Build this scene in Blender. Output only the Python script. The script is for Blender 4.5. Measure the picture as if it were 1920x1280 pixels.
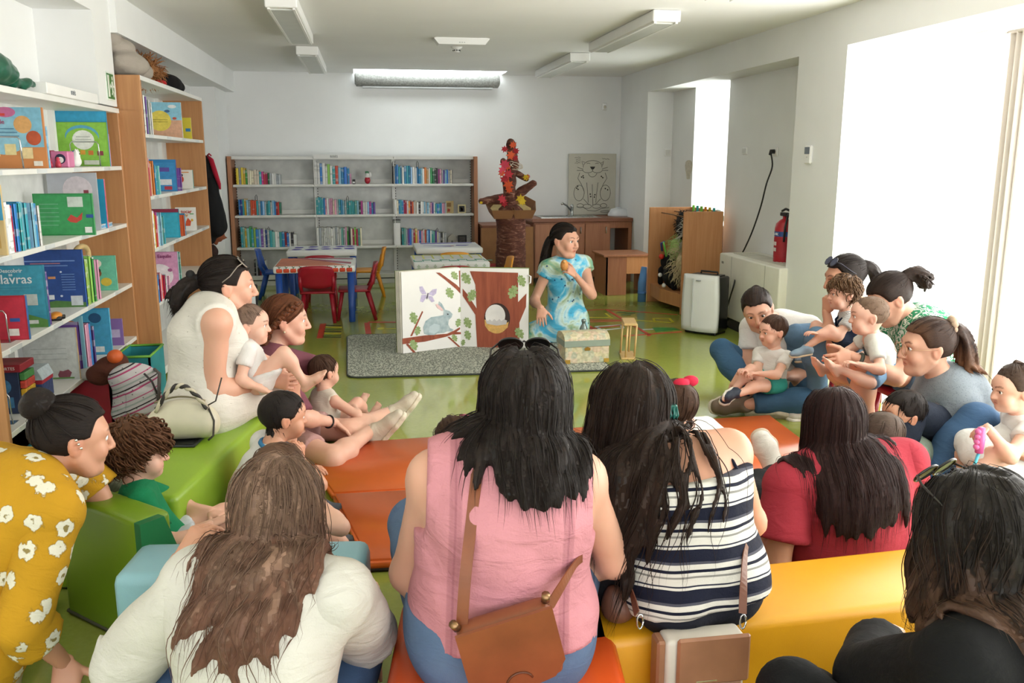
import bpy, bmesh, math, random
import numpy as np
from mathutils import Vector, Matrix

for o in list(bpy.data.objects):
    bpy.data.objects.remove(o)
SC = bpy.context.scene
COL = SC.collection
RAD = math.radians

# ------------------------------------------------------------------ camera
CAM_H, CAM_F, CAM_PITCH, CAM_YAW = 1.5, 1650.0, RAD(11.74), RAD(9.3)
cd = bpy.data.cameras.new('camera'); cam = bpy.data.objects.new('camera', cd); COL.objects.link(cam)
cam.location = (0, 0, CAM_H); cam.rotation_euler = (math.pi/2-CAM_PITCH, 0, -CAM_YAW)
cd.sensor_width = 36; cd.lens = 36*CAM_F/1920; cd.clip_start = .05
SC.camera = cam
# ------------------------------------------------------------------ sky and exposure
W = bpy.data.worlds.new('sky'); SC.world = W; W.use_nodes = True
W.node_tree.nodes['Background'].inputs[0].default_value = (.96, .98, 1, 1)
W.node_tree.nodes['Background'].inputs[1].default_value = 2.3
BLIND_GLOW = 4.2
SLIT_GLOW = 3.5
SKYLIGHT_GLOW = 4.0
SC.view_settings.view_transform = 'Standard'
SC.view_settings.look = 'None'
SC.view_settings.gamma = 1
SC.view_settings.use_curve_mapping = False
SC.view_settings.exposure = 0.68

# ------------------------------------------------------------------ geometry helpers
def ray(px, py):
    u = (px-960)/CAM_F; v = (640-py)/CAM_F
    cp, sp, c, s = math.cos(CAM_PITCH), math.sin(CAM_PITCH), math.cos(CAM_YAW), math.sin(CAM_YAW)
    x, y, z = u, cp+v*sp, -sp+v*cp
    return np.array([c*x+s*y, -s*x+c*y, z])
EYE = np.array([0, 0, CAM_H])
def aty(px, py, y): d = ray(px, py); return EYE+d*(y/d[1])      # photo point on the vertical plane Y = y
def atz(px, py, z=0): d = ray(px, py); return EYE+d*((z-CAM_H)/d[2])
def atx(px, py, x): d = ray(px, py); return EYE+d*(x/d[0])
def nrm(v): v = np.asarray(v, float); return v/(np.linalg.norm(v)+1e-12)
def V3(*a): return np.array(a, float)

ORG = {}
def place(name, me, mats, parent=None, origin=None):
    """mesh in world coordinates -> object whose origin sits at the thing's base"""
    for m in (mats if isinstance(mats, (list, tuple)) else [mats]): me.materials.append(m)
    o = bpy.data.objects.new(name, me); COL.objects.link(o)
    if parent is not None:
        org = ORG[parent.name]; o.parent = parent
    else:
        if origin is None:
            co = np.empty(len(me.vertices)*3); me.vertices.foreach_get('co', co); co = co.reshape(-1, 3)
            lo, hi = co.min(0), co.max(0); origin = ((lo[0]+hi[0])/2, (lo[1]+hi[1])/2, lo[2])
        org = Vector(origin); o.location = org
    me.transform(Matrix.Translation(-Vector(org)))
    ORG[o.name] = Vector(org)
    return o
def empty(name, loc, label=None, cat=None, group=None):
    o = bpy.data.objects.new(name, None); COL.objects.link(o); o.location = Vector(loc); o.empty_display_size = .1
    ORG[o.name] = Vector(loc)
    if label: tag(o, label, cat, group)
    return o
def tag(o, label, cat, group=None):
    o['label'] = label; o['category'] = cat
    if group: o['group'] = group
    return o
def struct(o): o['kind'] = 'structure'; return o

class MB:
    def __init__(s): s.v = []; s.f = []; s.m = []; s.sm = []; s.M = None
    def add(s, vs, fs, mi=0, smooth=False):
        b = len(s.v)
        if s.M is not None: vs = [s.M @ Vector(p) for p in vs]
        s.v += [tuple(p) for p in vs]
        for f in fs: s.f.append(tuple(b+i for i in f)); s.m.append(mi); s.sm.append(smooth)
    def box(s, lo, hi, ch=0.0, mi=0):
        (x0, y0, z0), (x1, y1, z1) = lo, hi
        if x0 > x1: x0, x1 = x1, x0
        if y0 > y1: y0, y1 = y1, y0
        if z0 > z1: z0, z1 = z1, z0
        if ch <= 0:
            s.add([(x0,y0,z0),(x1,y0,z0),(x1,y1,z0),(x0,y1,z0),(x0,y0,z1),(x1,y0,z1),(x1,y1,z1),(x0,y1,z1)],
                  [(3,2,1,0),(4,5,6,7),(0,1,5,4),(1,2,6,5),(2,3,7,6),(3,0,4,7)], mi); return
        c = min(ch, .49*min(x1-x0, y1-y0, z1-z0))
        bm = bmesh.new(); bmesh.ops.create_cube(bm, size=1)
        for v in bm.verts: v.co = Vector(((x0+x1)/2+v.co.x*(x1-x0), (y0+y1)/2+v.co.y*(y1-y0), (z0+z1)/2+v.co.z*(z1-z0)))
        bmesh.ops.bevel(bm, geom=bm.edges[:], offset=c, segments=1 if c < .012 else 3, affect='EDGES', profile=.5)
        s.bm(bm, mi, c >= .012)
    def bm(s, bm, mi=0, smooth=False):
        bm.verts.index_update()
        s.add([v.co.copy() for v in bm.verts], [[v.index for v in f.verts] for f in bm.faces], mi, smooth); bm.free()
    def tube(s, pts, r, n=8, mi=0, cap=True, smooth=True):
        pts = [Vector(p) for p in pts]; k = len(pts); rs = r if isinstance(r, (list, tuple, np.ndarray)) else [r]*k
        vs = []; ref = None
        for i, p in enumerate(pts):
            t = (pts[min(i+1, k-1)]-pts[max(i-1, 0)]).normalized()
            if ref is None:
                ref = Vector((0, 0, 1)) if abs(t.z) < .9 else Vector((1, 0, 0))
            a = (ref-t*ref.dot(t)).normalized(); ref = a; b = t.cross(a)
            for j in range(n):
                th = 2*math.pi*j/n; vs.append(p+(a*math.cos(th)+b*math.sin(th))*rs[i])
        fs = [(i*n+j, i*n+(j+1) % n, (i+1)*n+(j+1) % n, (i+1)*n+j) for i in range(k-1) for j in range(n)]
        if cap: fs += [tuple(range(n))[::-1], tuple((k-1)*n+j for j in range(n))]
        s.add(vs, fs, mi, smooth)
    def lathe(s, c, prof, n=20, mi=0, smooth=True, cap=True):
        vs = []; k = len(prof)
        for r, z in prof:
            for j in range(n):
                th = 2*math.pi*j/n; vs.append((c[0]+r*math.cos(th), c[1]+r*math.sin(th), c[2]+z))
        fs = [(i*n+j, i*n+(j+1) % n, (i+1)*n+(j+1) % n, (i+1)*n+j) for i in range(k-1) for j in range(n)]
        if cap: fs += [tuple(range(n))[::-1], tuple((k-1)*n+j for j in range(n))]
        s.add(vs, fs, mi, smooth)
    def prism(s, poly, o, ax, ay, depth, mi=0, ch=0):
        """poly (2d) in plane o+ax*x+ay*y, thickness along ax x ay"""
        o, ax, ay = Vector(o), Vector(ax).normalized(), Vector(ay).normalized(); n = ax.cross(ay)
        k = len(poly); a = [o+ax*x+ay*y for x, y in poly]; b = [p+n*depth for p in a]
        area = sum(poly[i][0]*poly[(i+1) % k][1]-poly[(i+1) % k][0]*poly[i][1] for i in range(k))
        if area < 0: a.reverse(); b.reverse()
        fs = [tuple(range(k))[::-1], tuple(range(k, 2*k))]+[(i, (i+1) % k, k+(i+1) % k, k+i) for i in range(k)]
        s.add(a+b, fs, mi)
    def ball(s, c, r, n=12, m=8, mi=0):
        r = r if isinstance(r, (tuple, list)) else (r, r, r); vs = [(c[0], c[1], c[2]-r[2])]
        for i in range(1, m):
            ph = -math.pi/2+math.pi*i/m
            for j in range(n):
                th = 2*math.pi*j/n; vs.append((c[0]+r[0]*math.cos(ph)*math.cos(th), c[1]+r[1]*math.cos(ph)*math.sin(th), c[2]+r[2]*math.sin(ph)))
        vs.append((c[0], c[1], c[2]+r[2])); fs = [(0, 1+(j+1) % n, 1+j) for j in range(n)]
        for i in range(m-2):
            for j in range(n): fs.append((1+i*n+j, 1+i*n+(j+1) % n, 1+(i+1)*n+(j+1) % n, 1+(i+1)*n+j))
        L = len(vs)-1; b = 1+(m-2)*n; fs += [(b+j, b+(j+1) % n, L) for j in range(n)]
        s.add(vs, fs, mi, True)
    def mesh(s, name):
        me = bpy.data.meshes.new(name); me.from_pydata(s.v, [], s.f)
        me.polygons.foreach_set('material_index', s.m); me.polygons.foreach_set('use_smooth', s.sm); me.update()
        return me
    def build(s, name, mats, parent=None, origin=None):
        return place(name, s.mesh(name), mats, parent, origin)
def box1(name, lo, hi, m, parent=None, ch=0.0):
    b = MB(); b.box(lo, hi, ch); return b.build(name, m, parent)

# ------------------------------------------------------------------ materials
MATS = {}
def srgb(h):
    h = h.lstrip('#'); c = [int(h[i:i+2], 16)/255 for i in (0, 2, 4)]
    return tuple(x/12.92 if x <= .04045 else ((x+.055)/1.055)**2.4 for x in c)
class NT:
    def __init__(s, m): s.t = m.node_tree; s.n = s.t.nodes; s.l = s.t.links; s.b = s.n['Principled BSDF']
    def new(s, ty, **kw):
        n = s.n.new(ty)
        for k, v in kw.items():
            if k.startswith('i_'):
                kk = k[2:]; n.inputs[int(kk) if kk.isdigit() else kk.replace('_', ' ')].default_value = v
            else: setattr(n, k, v)
        return n
    def link(s, a, b): s.l.new(a, b)
    def coord(s, kind='Object'): return s.new('ShaderNodeTexCoord').outputs[kind]
    def attr(s, name): return s.new('ShaderNodeAttribute', attribute_name=name)
    def ramp(s, fac, stops, interp='LINEAR'):
        r = s.new('ShaderNodeValToRGB'); r.color_ramp.interpolation = interp; e = r.color_ramp.elements
        while len(e) < len(stops): e.new(.5)
        for i, (p, c) in enumerate(stops):
            e[i].position = p; e[i].color = tuple(c)+(1,) if len(c) == 3 else c
        s.link(fac, r.inputs[0]); return r.outputs[0]
    def noise(s, vec=None, scale=5, detail=3, rough=.5, dist=0):
        n = s.new('ShaderNodeTexNoise', i_Scale=scale, i_Detail=detail, i_Roughness=rough, i_Distortion=dist)
        if vec is not None: s.link(vec, n.inputs['Vector'])
        return n
    def mapping(s, vec, scale=(1, 1, 1), rot=(0, 0, 0), loc=(0, 0, 0)):
        m = s.new('ShaderNodeMapping'); m.inputs['Scale'].default_value = scale; m.inputs['Rotation'].default_value = rot; m.inputs['Location'].default_value = loc
        s.link(vec, m.inputs[0]); return m.outputs[0]
    def mix(s, fac, a, b, mode='MIX'):
        m = s.new('ShaderNodeMix', data_type='RGBA', blend_type=mode)
        for k, x in ((0, fac), (6, a), (7, b)):
            if hasattr(x, 'links'): s.link(x, m.inputs[k])
            else: m.inputs[k].default_value = x if k == 0 else tuple(x)+((1,) if len(x) == 3 else ())
        return m.outputs[2]
    def math(s, op, a, b=0.0, clamp=False):
        m = s.new('ShaderNodeMath', operation=op, use_clamp=clamp)
        for k, x in ((0, a), (1, b)):
            if hasattr(x, 'links'): s.link(x, m.inputs[k])
            else: m.inputs[k].default_value = x
        return m.outputs[0]
    def color(s, out): s.link(out, s.b.inputs['Base Color'])
    def bump(s, h, strength=.3, dist=.01):
        b = s.new('ShaderNodeBump', i_Strength=strength, i_Distance=dist); s.link(h, b.inputs['Height']); s.link(b.outputs[0], s.b.inputs['Normal'])
def mk(name, col='#808080', rough=.5, metal=0, spec=None):
    m = bpy.data.materials.new(name); m.use_nodes = True; t = NT(m); c = srgb(col) if isinstance(col, str) else col
    t.b.inputs['Base Color'].default_value = (*c, 1); t.b.inputs['Roughness'].default_value = rough; t.b.inputs['Metallic'].default_value = metal
    if spec is not None: t.b.inputs['Specular IOR Level'].default_value = spec
    MATS[name] = m; return m, t
def plain(col, rough=.5, metal=0, var=.12, scale=8, bump=0):
    """procedural colour with a little mottling"""
    key = f'{col}_{rough}_{metal}_{var}_{scale}_{bump}'
    if key in MATS: return MATS[key]
    m, t = mk('plain_'+key, col, rough, metal); MATS[key] = m
    c = srgb(col); n = t.noise(t.coord(), scale, 4)
    t.color(t.ramp(n.outputs[0], [(.3, tuple(x*(1-var) for x in c)), (.7, tuple(min(1, x*(1+var)) for x in c))]))
    if bump: t.bump(n.outputs[0], bump, .01)
    return m
def wood(name, a, b, axis=2, scale=1.0, rough=.45):
    if name in MATS: return MATS[name]
    m, t = mk(name, a, rough); s = [26, 26, 26]; s[axis] = 1.6
    v = t.mapping(t.coord(), tuple(x*scale for x in s)); n = t.noise(v, 1.0, 5, .6, 1.2)
    t.color(t.ramp(n.outputs[0], [(.3, srgb(a)), (.7, srgb(b))])); t.bump(n.outputs[0], .05, .004); return m
def text_mesh(mb, body, o, ax, ay, size, depth=.0012, mi=0, align='CENTER', bold=0):
    """lettering as real thin geometry"""
    cu = bpy.data.curves.new('t', 'FONT'); cu.body = body; cu.size = size; cu.align_x = align; cu.align_y = 'CENTER'; cu.extrude = depth; cu.offset = bold; cu.resolution_u = 2
    ob = bpy.data.objects.new('t', cu); COL.objects.link(ob); dg = bpy.context.evaluated_depsgraph_get()
    me = ob.evaluated_get(dg).to_mesh()
    ax, ay, o = Vector(ax).normalized(), Vector(ay).normalized(), Vector(o); n = ax.cross(ay)
    mb.add([o+ax*v.co.x+ay*v.co.y+n*v.co.z for v in me.vertices], [list(p.vertices) for p in me.polygons], mi)
    ob.evaluated_get(dg).to_mesh_clear(); bpy.data.objects.remove(ob); bpy.data.curves.remove(cu)
# ------------------------------------------------------------------ soft-body modelling: signed distance shapes -> one continuous mesh
class Cone:            # tapered limb with round ends
    def __init__(s, a, b, ra, rb, k=.02): s.a, s.b, s.ra, s.rb, s.k = np.array(a, np.float32), np.array(b, np.float32), ra, rb, k
    def __call__(s, p):
        ab = s.b-s.a; t = np.clip(((p-s.a)@ab)/(ab@ab+1e-12), 0, 1)
        q = p-s.a-t[..., None]*ab; return np.sqrt(np.einsum('...i,...i', q, q))-(s.ra+(s.rb-s.ra)*t)
    def bb(s): r = max(s.ra, s.rb); return np.minimum(s.a, s.b)-r, np.maximum(s.a, s.b)+r
    def grow(s, g): return Cone(s.a, s.b, s.ra+g, s.rb+g, s.k)
class Ell:             # ellipsoid; R rows = local axes in world
    def __init__(s, c, r, R=None, k=.02): s.c, s.r, s.R, s.k = np.array(c, np.float32), np.array(r, np.float32), (np.eye(3, dtype=np.float32) if R is None else np.array(R, np.float32)), k
    def __call__(s, p):
        q = ((p-s.c)@s.R.T)/s.r; a = np.sqrt(np.einsum('...i,...i', q, q)); q = q/s.r; b = np.sqrt(np.einsum('...i,...i', q, q))+1e-9
        return a*(a-1)/b
    def bb(s): r = s.r.max(); return s.c-r, s.c+r
    def grow(s, g): return Ell(s.c, s.r+g, s.R, s.k)
class Seg:             # elliptic tapered segment: width rx (along R[0]) and depth ry (along R[1])
    def __init__(s, a, b, A, B, R, k=.03): s.a, s.b, s.A, s.B, s.R, s.k = np.array(a, np.float32), np.array(b, np.float32), np.array(A, np.float32), np.array(B, np.float32), np.array(R, np.float32), k
    def __call__(s, p):
        ab = s.b-s.a; t = np.clip(((p-s.a)@ab)/(ab@ab), 0, 1); q = p-s.a-t[..., None]*ab
        w = s.A+(s.B-s.A)*t[..., None]; x = (q@s.R[0])/w[..., 0]; y = (q@s.R[1])/w[..., 1]; m = np.minimum(w[..., 0], w[..., 1]); z = (q@s.R[2])/m
        return (np.sqrt(x*x+y*y+z*z)-1)*m
    def bb(s): r = max(s.A.max(), s.B.max()); return np.minimum(s.a, s.b)-r, np.maximum(s.a, s.b)+r
    def grow(s, g): return Seg(s.a, s.b, s.A+g, s.B+g, s.R, s.k)
def smin(a, b, k):
    h = np.clip(.5+.5*(b-a)/k, 0, 1); return b+(a-b)*h-k*h*(1-h)
def sdf_at(prims, p):
    d = np.full(p.shape[:-1], 9.0)
    for q in prims: d = np.minimum(d, q(p))
    return d
def wrinkle(p, seed, amp, freq=16, ani=(1, 1, 1)):
    rs = np.random.RandomState(seed); out = np.zeros(p.shape[:-1], np.float32)
    for i in range(5):
        d = rs.normal(size=3)*np.array(ani); d = (d/np.linalg.norm(d)*freq*(.6+.25*i)).astype(np.float32); e = (rs.normal(size=3)*freq*.5).astype(np.float32)
        x = np.sin(p@d+1.6*np.sin(p@e+rs.rand()*6)+rs.rand()*6); out += (.62-np.abs(x) if i % 2 else x*.7)/(1+.4*i)
    return amp*out/1.6
def field(prims, lo, hi, h, cuts=(), subs=(), wr=None, keep=()):
    n = np.maximum(((hi-lo)/h).astype(int)+2, 3); D = np.full(n, .5, np.float32); f4 = np.float32
    for q in prims:
        a, b = q.bb(); i0 = np.clip(((a-lo)/h-4-q.k/h).astype(int), 0, n); i1 = np.clip(((b-lo)/h+5+q.k/h).astype(int), 0, n)
        if (i1 <= i0).any(): continue
        g = np.stack(np.meshgrid(*[(lo[j]+h*np.arange(i0[j], i1[j])).astype(f4) for j in range(3)], indexing='ij'), -1)
        sl = tuple(slice(i0[j], i1[j]) for j in range(3)); D[sl] = smin(D[sl], q(g), q.k)
    if wr or cuts or keep:
        m = np.abs(D) < max(.03, 4*h); ii = np.argwhere(m); g = (lo+h*ii).astype(f4); v = D[m]
        if wr: v = v+wr(g)
        D[m] = v
        ii = np.argwhere(D < 3*h); g = (lo+h*ii).astype(f4); m = tuple(ii.T); v = D[m]
        for c, nn in cuts: v = np.maximum(v, (g-np.array(c, f4))@np.array(nn, f4))       # removes the side the normal points to
        for f in keep: v = np.maximum(v, f(g))
        D[m] = v
    for q in subs:
        a, b = q.bb(); i0 = np.clip(((a-lo)/h-4).astype(int), 0, n); i1 = np.clip(((b-lo)/h+5).astype(int), 0, n)
        if (i1 <= i0).any(): continue
        g = np.stack(np.meshgrid(*[(lo[j]+h*np.arange(i0[j], i1[j])).astype(f4) for j in range(3)], indexing='ij'), -1)
        sl = tuple(slice(i0[j], i1[j]) for j in range(3)); D[sl] = -smin(-D[sl], q(g), q.k)
    return D
CO = np.array([(i, j, k) for i in (0, 1) for j in (0, 1) for k in (0, 1)])
EDG = [(a, b) for a in range(8) for b in range(a+1, 8) if abs(CO[a]-CO[b]).sum() == 1]
def surfnet(D, lo, h):
    S = D < 0; c = sum(S[i:S.shape[0]-1+i, j:S.shape[1]-1+j, k:S.shape[2]-1+k].astype(np.int8) for i, j, k in CO)
    act = (c > 0) & (c < 8); idx = np.argwhere(act)
    if len(idx) == 0: return np.zeros((0, 3)), np.zeros((0, 4), int)
    v = np.stack([D[idx[:, 0]+o[0], idx[:, 1]+o[1], idx[:, 2]+o[2]] for o in CO], 1)
    pos = np.zeros((len(idx), 3)); cnt = np.zeros((len(idx), 1))
    for a, b in EDG:
        m = (v[:, a] < 0) != (v[:, b] < 0); t = np.where(m, v[:, a]/(v[:, a]-v[:, b]+1e-15), 0)[:, None]
        pos += m[:, None]*(CO[a]+t*(CO[b]-CO[a])); cnt += m[:, None]
    P = lo+h*(idx+pos/cnt); vid = np.full(act.shape, -1); vid[act] = np.arange(len(idx)); F = []
    for ax in range(3):
        o1, o2 = [(1, 2), (2, 0), (0, 1)][ax]
        sl = [slice(None)]*3; sl[ax] = slice(0, -1); s0 = S[tuple(sl)]; sl[ax] = slice(1, None); s1 = S[tuple(sl)]
        e = np.argwhere(s0 != s1); ok = (e[:, o1] > 0) & (e[:, o2] > 0) & (e[:, o1] < act.shape[o1]) & (e[:, o2] < act.shape[o2]); e = e[ok]
        fl = s0[tuple(e.T)]
        def V(d1, d2):
            q = e.copy(); q[:, o1] -= d1; q[:, o2] -= d2; return vid[tuple(q.T)]
        q = np.stack([V(1, 1), V(0, 1), V(0, 0), V(1, 0)], 1); q[~fl] = q[~fl][:, ::-1]; F.append(q)
    F = np.concatenate(F); F = F[(F >= 0).all(1)]
    return P, F
def solid(prims, h, **kw):
    lo = np.min([q.bb()[0] for q in prims], 0)-3*h-.01; hi = np.max([q.bb()[1] for q in prims], 0)+3*h+.01
    if 'box' in kw:
        b = kw.pop('box'); lo = np.maximum(lo, b[0]); hi = np.minimum(hi, b[1])
    return surfnet(field(prims, lo, hi, h, **kw), lo, h)
def np_mesh(name, P, F, loc=None, col=None, smooth=True):
    me = bpy.data.meshes.new(name); n = len(P); k = F.shape[1] if len(F) else 4
    me.vertices.add(n); me.vertices.foreach_set('co', np.ascontiguousarray(P, dtype=np.float32).ravel())
    me.loops.add(F.size); me.loops.foreach_set('vertex_index', F.ravel().astype(np.int32))
    me.polygons.add(len(F)); me.polygons.foreach_set('loop_start', np.arange(0, F.size, k, dtype=np.int32))
    me.update(calc_edges=True)
    me.polygons.foreach_set('use_smooth', np.full(len(F), smooth))
    if loc is not None:
        a = me.attributes.new('loc', 'FLOAT_VECTOR', 'POINT'); a.data.foreach_set('vector', np.ascontiguousarray(loc, dtype=np.float32).ravel())
    if col is not None:
        a = me.attributes.new('tint', 'FLOAT_COLOR', 'POINT'); c = np.ones((n, 4), np.float32); c[:, :3] = col; a.data.foreach_set('color', c.ravel())
    me.validate(); return me
def merge(parts):
    P = []; F = []; b = 0
    for p, f in parts: P.append(p); F.append(f+b); b += len(p)
    return np.concatenate(P), np.concatenate(F)

def skin_mat(base):
    key = 'skin'+base
    if key in MATS: return MATS[key]
    m, t = mk(key, base, .52); MATS[key] = m; c = srgb(base)
    n = t.noise(t.coord(), 22, 3); n2 = t.noise(t.coord(), 6, 2)
    v = t.mix(n2.outputs[0], tuple(x*y for x, y in zip(c, (1.04, .95, .93))), tuple(min(1, x*y) for x, y in zip(c, (1.0, 1.03, 1.03))))
    t.color(t.mix(1.0, v, t.attr('tint').outputs['Color'], 'MULTIPLY')); t.bump(n.outputs[0], .04, .003)
    t.b.inputs['Subsurface Weight'].default_value = .12; t.b.inputs['Subsurface Scale'].default_value = .01; t.b.inputs['Subsurface Radius'].default_value = (1, .35, .2)
    return m
def hair_mat(a, b, tip=None):
    key = 'hair'+a+b+str(tip)
    if key in MATS: return MATS[key]
    m, t = mk(key, a, .5); MATS[key] = m; A = t.attr('loc').outputs['Vector']
    v = t.mapping(A, (7, .9, 7)); n = t.noise(v, 3.0, 5, .75)
    c = t.ramp(n.outputs[0], [(.36, srgb(a)), (.70, srgb(b))])
    if tip:
        s = t.new('ShaderNodeSeparateXYZ'); t.link(A, s.inputs[0]); c = t.mix(t.ramp(s.outputs[1], [(.35, (0, 0, 0)), (1, (1, 1, 1))]), c, srgb(tip))
    t.color(c); t.bump(n.outputs[0], .6, .004); t.b.inputs['Specular IOR Level'].default_value = .22
    return m
def cloth_mat(name, col, rough=.85, weave=220, fn=None, bump=.12, var=.08):
    if name in MATS: return MATS[name]
    m, t = mk(name, col, rough, spec=.25); A = t.attr('loc').outputs['Vector']; c = srgb(col)
    n = t.noise(A, 7, 4); out = t.ramp(n.outputs[0], [(.3, tuple(x*(1-var) for x in c)), (.7, tuple(min(1, x*(1+var)) for x in c))])
    if fn: out = fn(t, A, out)
    t.color(out); w = t.noise(A, weave, 2); fo = t.noise(t.mapping(A, (9, 9, 22)), 1.0, 3, .5, 1.2); t.bump(t.math('ADD', t.math('MULTIPLY', w.outputs[0], .12), t.math('ADD', fo.outputs[0], n.outputs[0])), bump*4, .012)
    return m

def ik(a, target, l1, l2, hint):
    a, target, hint = map(lambda x: np.asarray(x, float), (a, target, hint)); d = target-a; L = np.linalg.norm(d); u = d/(L+1e-9)
    if L > l1+l2-.004:
        k = min(L, (l1+l2)*1.12)/(l1+l2)*1.002; l1 *= k; l2 *= k; target = a+u*min(L, l1+l2-.002); L = np.linalg.norm(target-a)
    if L < abs(l1-l2)+.02: L = abs(l1-l2)+.02; target = a+u*L
    x = (l1*l1-l2*l2+L*L)/(2*L); h = math.sqrt(max(l1*l1-x*x, 0)); w = hint-a; w = w-u*(w@u)
    return a+u*x+nrm(w)*h, target

class Fig:
    """one person: joints in world coordinates"""
    def __init__(s, name, label, P, N, yaw, head=None, face=(None, 0, 0), scale=1.0, girth=1.0, child=False, slouch=.03, skin='#e3b195',
                 arms=None, legs=None, sw=.165, hw=.088, headscale=None, bust=1.0, group=None, shoulder_yaw=None, tilt=None, cat='person', lod=None):
        s.lod = lod or float(np.clip(P[1]/3.7, 1.0, 1.4))
        s.P, s.N = np.array(P, float), np.array(N, float); s.s, s.g, s.child, s.skin = scale, girth, child, skin; s.name = name
        f0 = V3(math.sin(RAD(yaw)), math.cos(RAD(yaw)), 0); s.u = nrm(s.N-s.P); s.r = nrm(np.cross(f0, s.u)); s.f = np.cross(s.u, s.r)
        if shoulder_yaw is None: s.sr, s.sf = s.r, s.f
        else:
            f1 = V3(math.sin(RAD(shoulder_yaw)), math.cos(RAD(shoulder_yaw)), 0); s.sr = nrm(np.cross(f1, s.u)); s.sf = np.cross(s.u, s.sr)
        if tilt: s.sr = nrm(s.sr+s.u*tilt)
        s.hs = headscale or (.87*1 if child else 1.0)
        fy = yaw if face[0] is None else face[0]; a, b, c = RAD(fy), RAD(face[1]), RAD(face[2])
        hf = V3(math.sin(a)*math.cos(b), math.cos(a)*math.cos(b), math.sin(b)); hr = V3(math.cos(a), -math.sin(a), 0); hu = np.cross(hr, hf)
        s.hr = hr*math.cos(c)+hu*math.sin(c)*-1; s.hu = np.cross(s.hr, hf); s.hf = hf
        s.H = np.array(head, float) if head is not None else s.N+s.u*.13*s.s+s.f*.03+V3(0, 0, .04)
        s.HR = np.array([s.hr, s.hf, s.hu]); s.TR = np.array([s.r, s.f, s.u]); s.SR = np.array([s.sr, s.sf, s.u])
        L = np.linalg.norm(s.N-s.P); s.L = L; sc, g = s.s, s.g
        s.sl = slouch
        def sp(t): return s.P+(s.N-s.P)*t-s.f*slouch*math.sin(math.pi*min(max(t, 0), 1))
        s.sp = sp
        prof = [(-.02, .165, .118), (.16, .16, .118), (.40, .128, .102), (.70, .148, .115), (.9, .12, .085)] if not child else \
               [(-.02, .135, .115), (.2, .142, .122), (.45, .142, .122), (.72, .138, .11), (.9, .105, .085)]
        s.prof = prof; s.torso = []
        for (t0, x0, y0), (t1, x1, y1) in zip(prof, prof[1:]):
            s.torso.append(Seg(sp(t0), sp(t1), (x0*sc*g, y0*sc*g), (x1*sc*g, y1*sc*g), s.TR if t1 < .6 else s.SR, .05*sc))
        s.sh = {k: sp(.9)+s.sr*q*sw*sc*(1+.3*(g-1))+V3(0, 0, 0) for k, q in (('L', -1), ('R', 1))}
        s.hip = {k: s.P+s.r*q*hw*sc*g for k, q in (('L', -1), ('R', 1))}
        s.torso.append(Cone(s.sh['L'], s.sh['R'], .05*sc, .05*sc, .06*sc))
        s.torso += [Cone(sp(.96), s.sh[k], .05*sc, .05*sc, .05*sc) for k in 'LR']
        if not child:
            for q in (-1, 1): s.torso.append(Ell(sp(.66)+s.sr*q*.072*g+s.sf*.085*g*bust, (.062*g, .058*bust*g, .06*g), s.SR, .04))
        for k, q in (('L', -1), ('R', 1)): s.torso.append(Ell(s.P+s.r*q*.075*sc*g-s.f*.055*sc*g-s.u*.03*sc, (.088*sc*g, .09*sc*g, .09*sc*g), s.TR, .05*sc))
        la, lb, lt, ls = (.29, .25, .42, .40) if not child else (.30, .26, .36, .34)
        la, lb, lt, ls = [x*sc for x in (la, lb, lt, ls)]
        s.arm, s.leg = {}, {}
        for k in 'LR':
            if arms and k in arms:
                hint, wr = arms[k][:2]; e, w = ik(s.sh[k], wr, la, lb, hint); s.arm[k] = (e, w, (arms[k][2] if len(arms[k]) > 2 else {}))
            if legs and k in legs:
                hint, an = legs[k][:2]; kn, a2 = ik(s.hip[k], an, lt, ls, hint); s.leg[k] = (kn, a2, (legs[k][2] if len(legs[k]) > 2 else {}))
        ag = (.5+.5*g); s.limbs = []; s.armp = {}; s.legp = {}
        for k, (e, w, o) in s.arm.items():
            fat = (1.28 if child else 1.0)*ag
            s.armp[k] = [Cone(s.sh[k], e, .048*sc*fat, .038*sc*fat, .03*sc), Cone(e, w, .038*sc*fat, .0255*sc*fat, .03*sc),
                         Ell(e+(w-e)*.25, np.array((.042, .042, .042))*sc*fat, None, .03*sc)]; s.limbs += s.armp[k]
        for k, (kn, an, o) in s.leg.items():
            fat = (1.2 if child else 1.0)*ag
            s.legp[k] = [Cone(s.hip[k], kn, .086*sc*fat, .056*sc*fat, .05*sc), Cone(kn, an, .053*sc*fat, .034*sc*fat, .03*sc),
                         Ell(kn+(an-kn)*.3-nrm(np.cross(np.cross(kn-s.hip[k], an-kn), an-kn))*.012*sc, np.array((.055, .055, .055))*sc*fat, None, .05*sc)]; s.limbs += s.legp[k]
        s.root = empty(name, (s.P[0], s.P[1], 0), label, cat, group)
        s.headp, s.heads = s.head_prims()
        s.cloth = []            # prims already worn, for draping hair and straps
    def hl(s, x, y, z): return s.H+(s.hr*x+s.hf*y+s.hu*z)*s.hs
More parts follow.
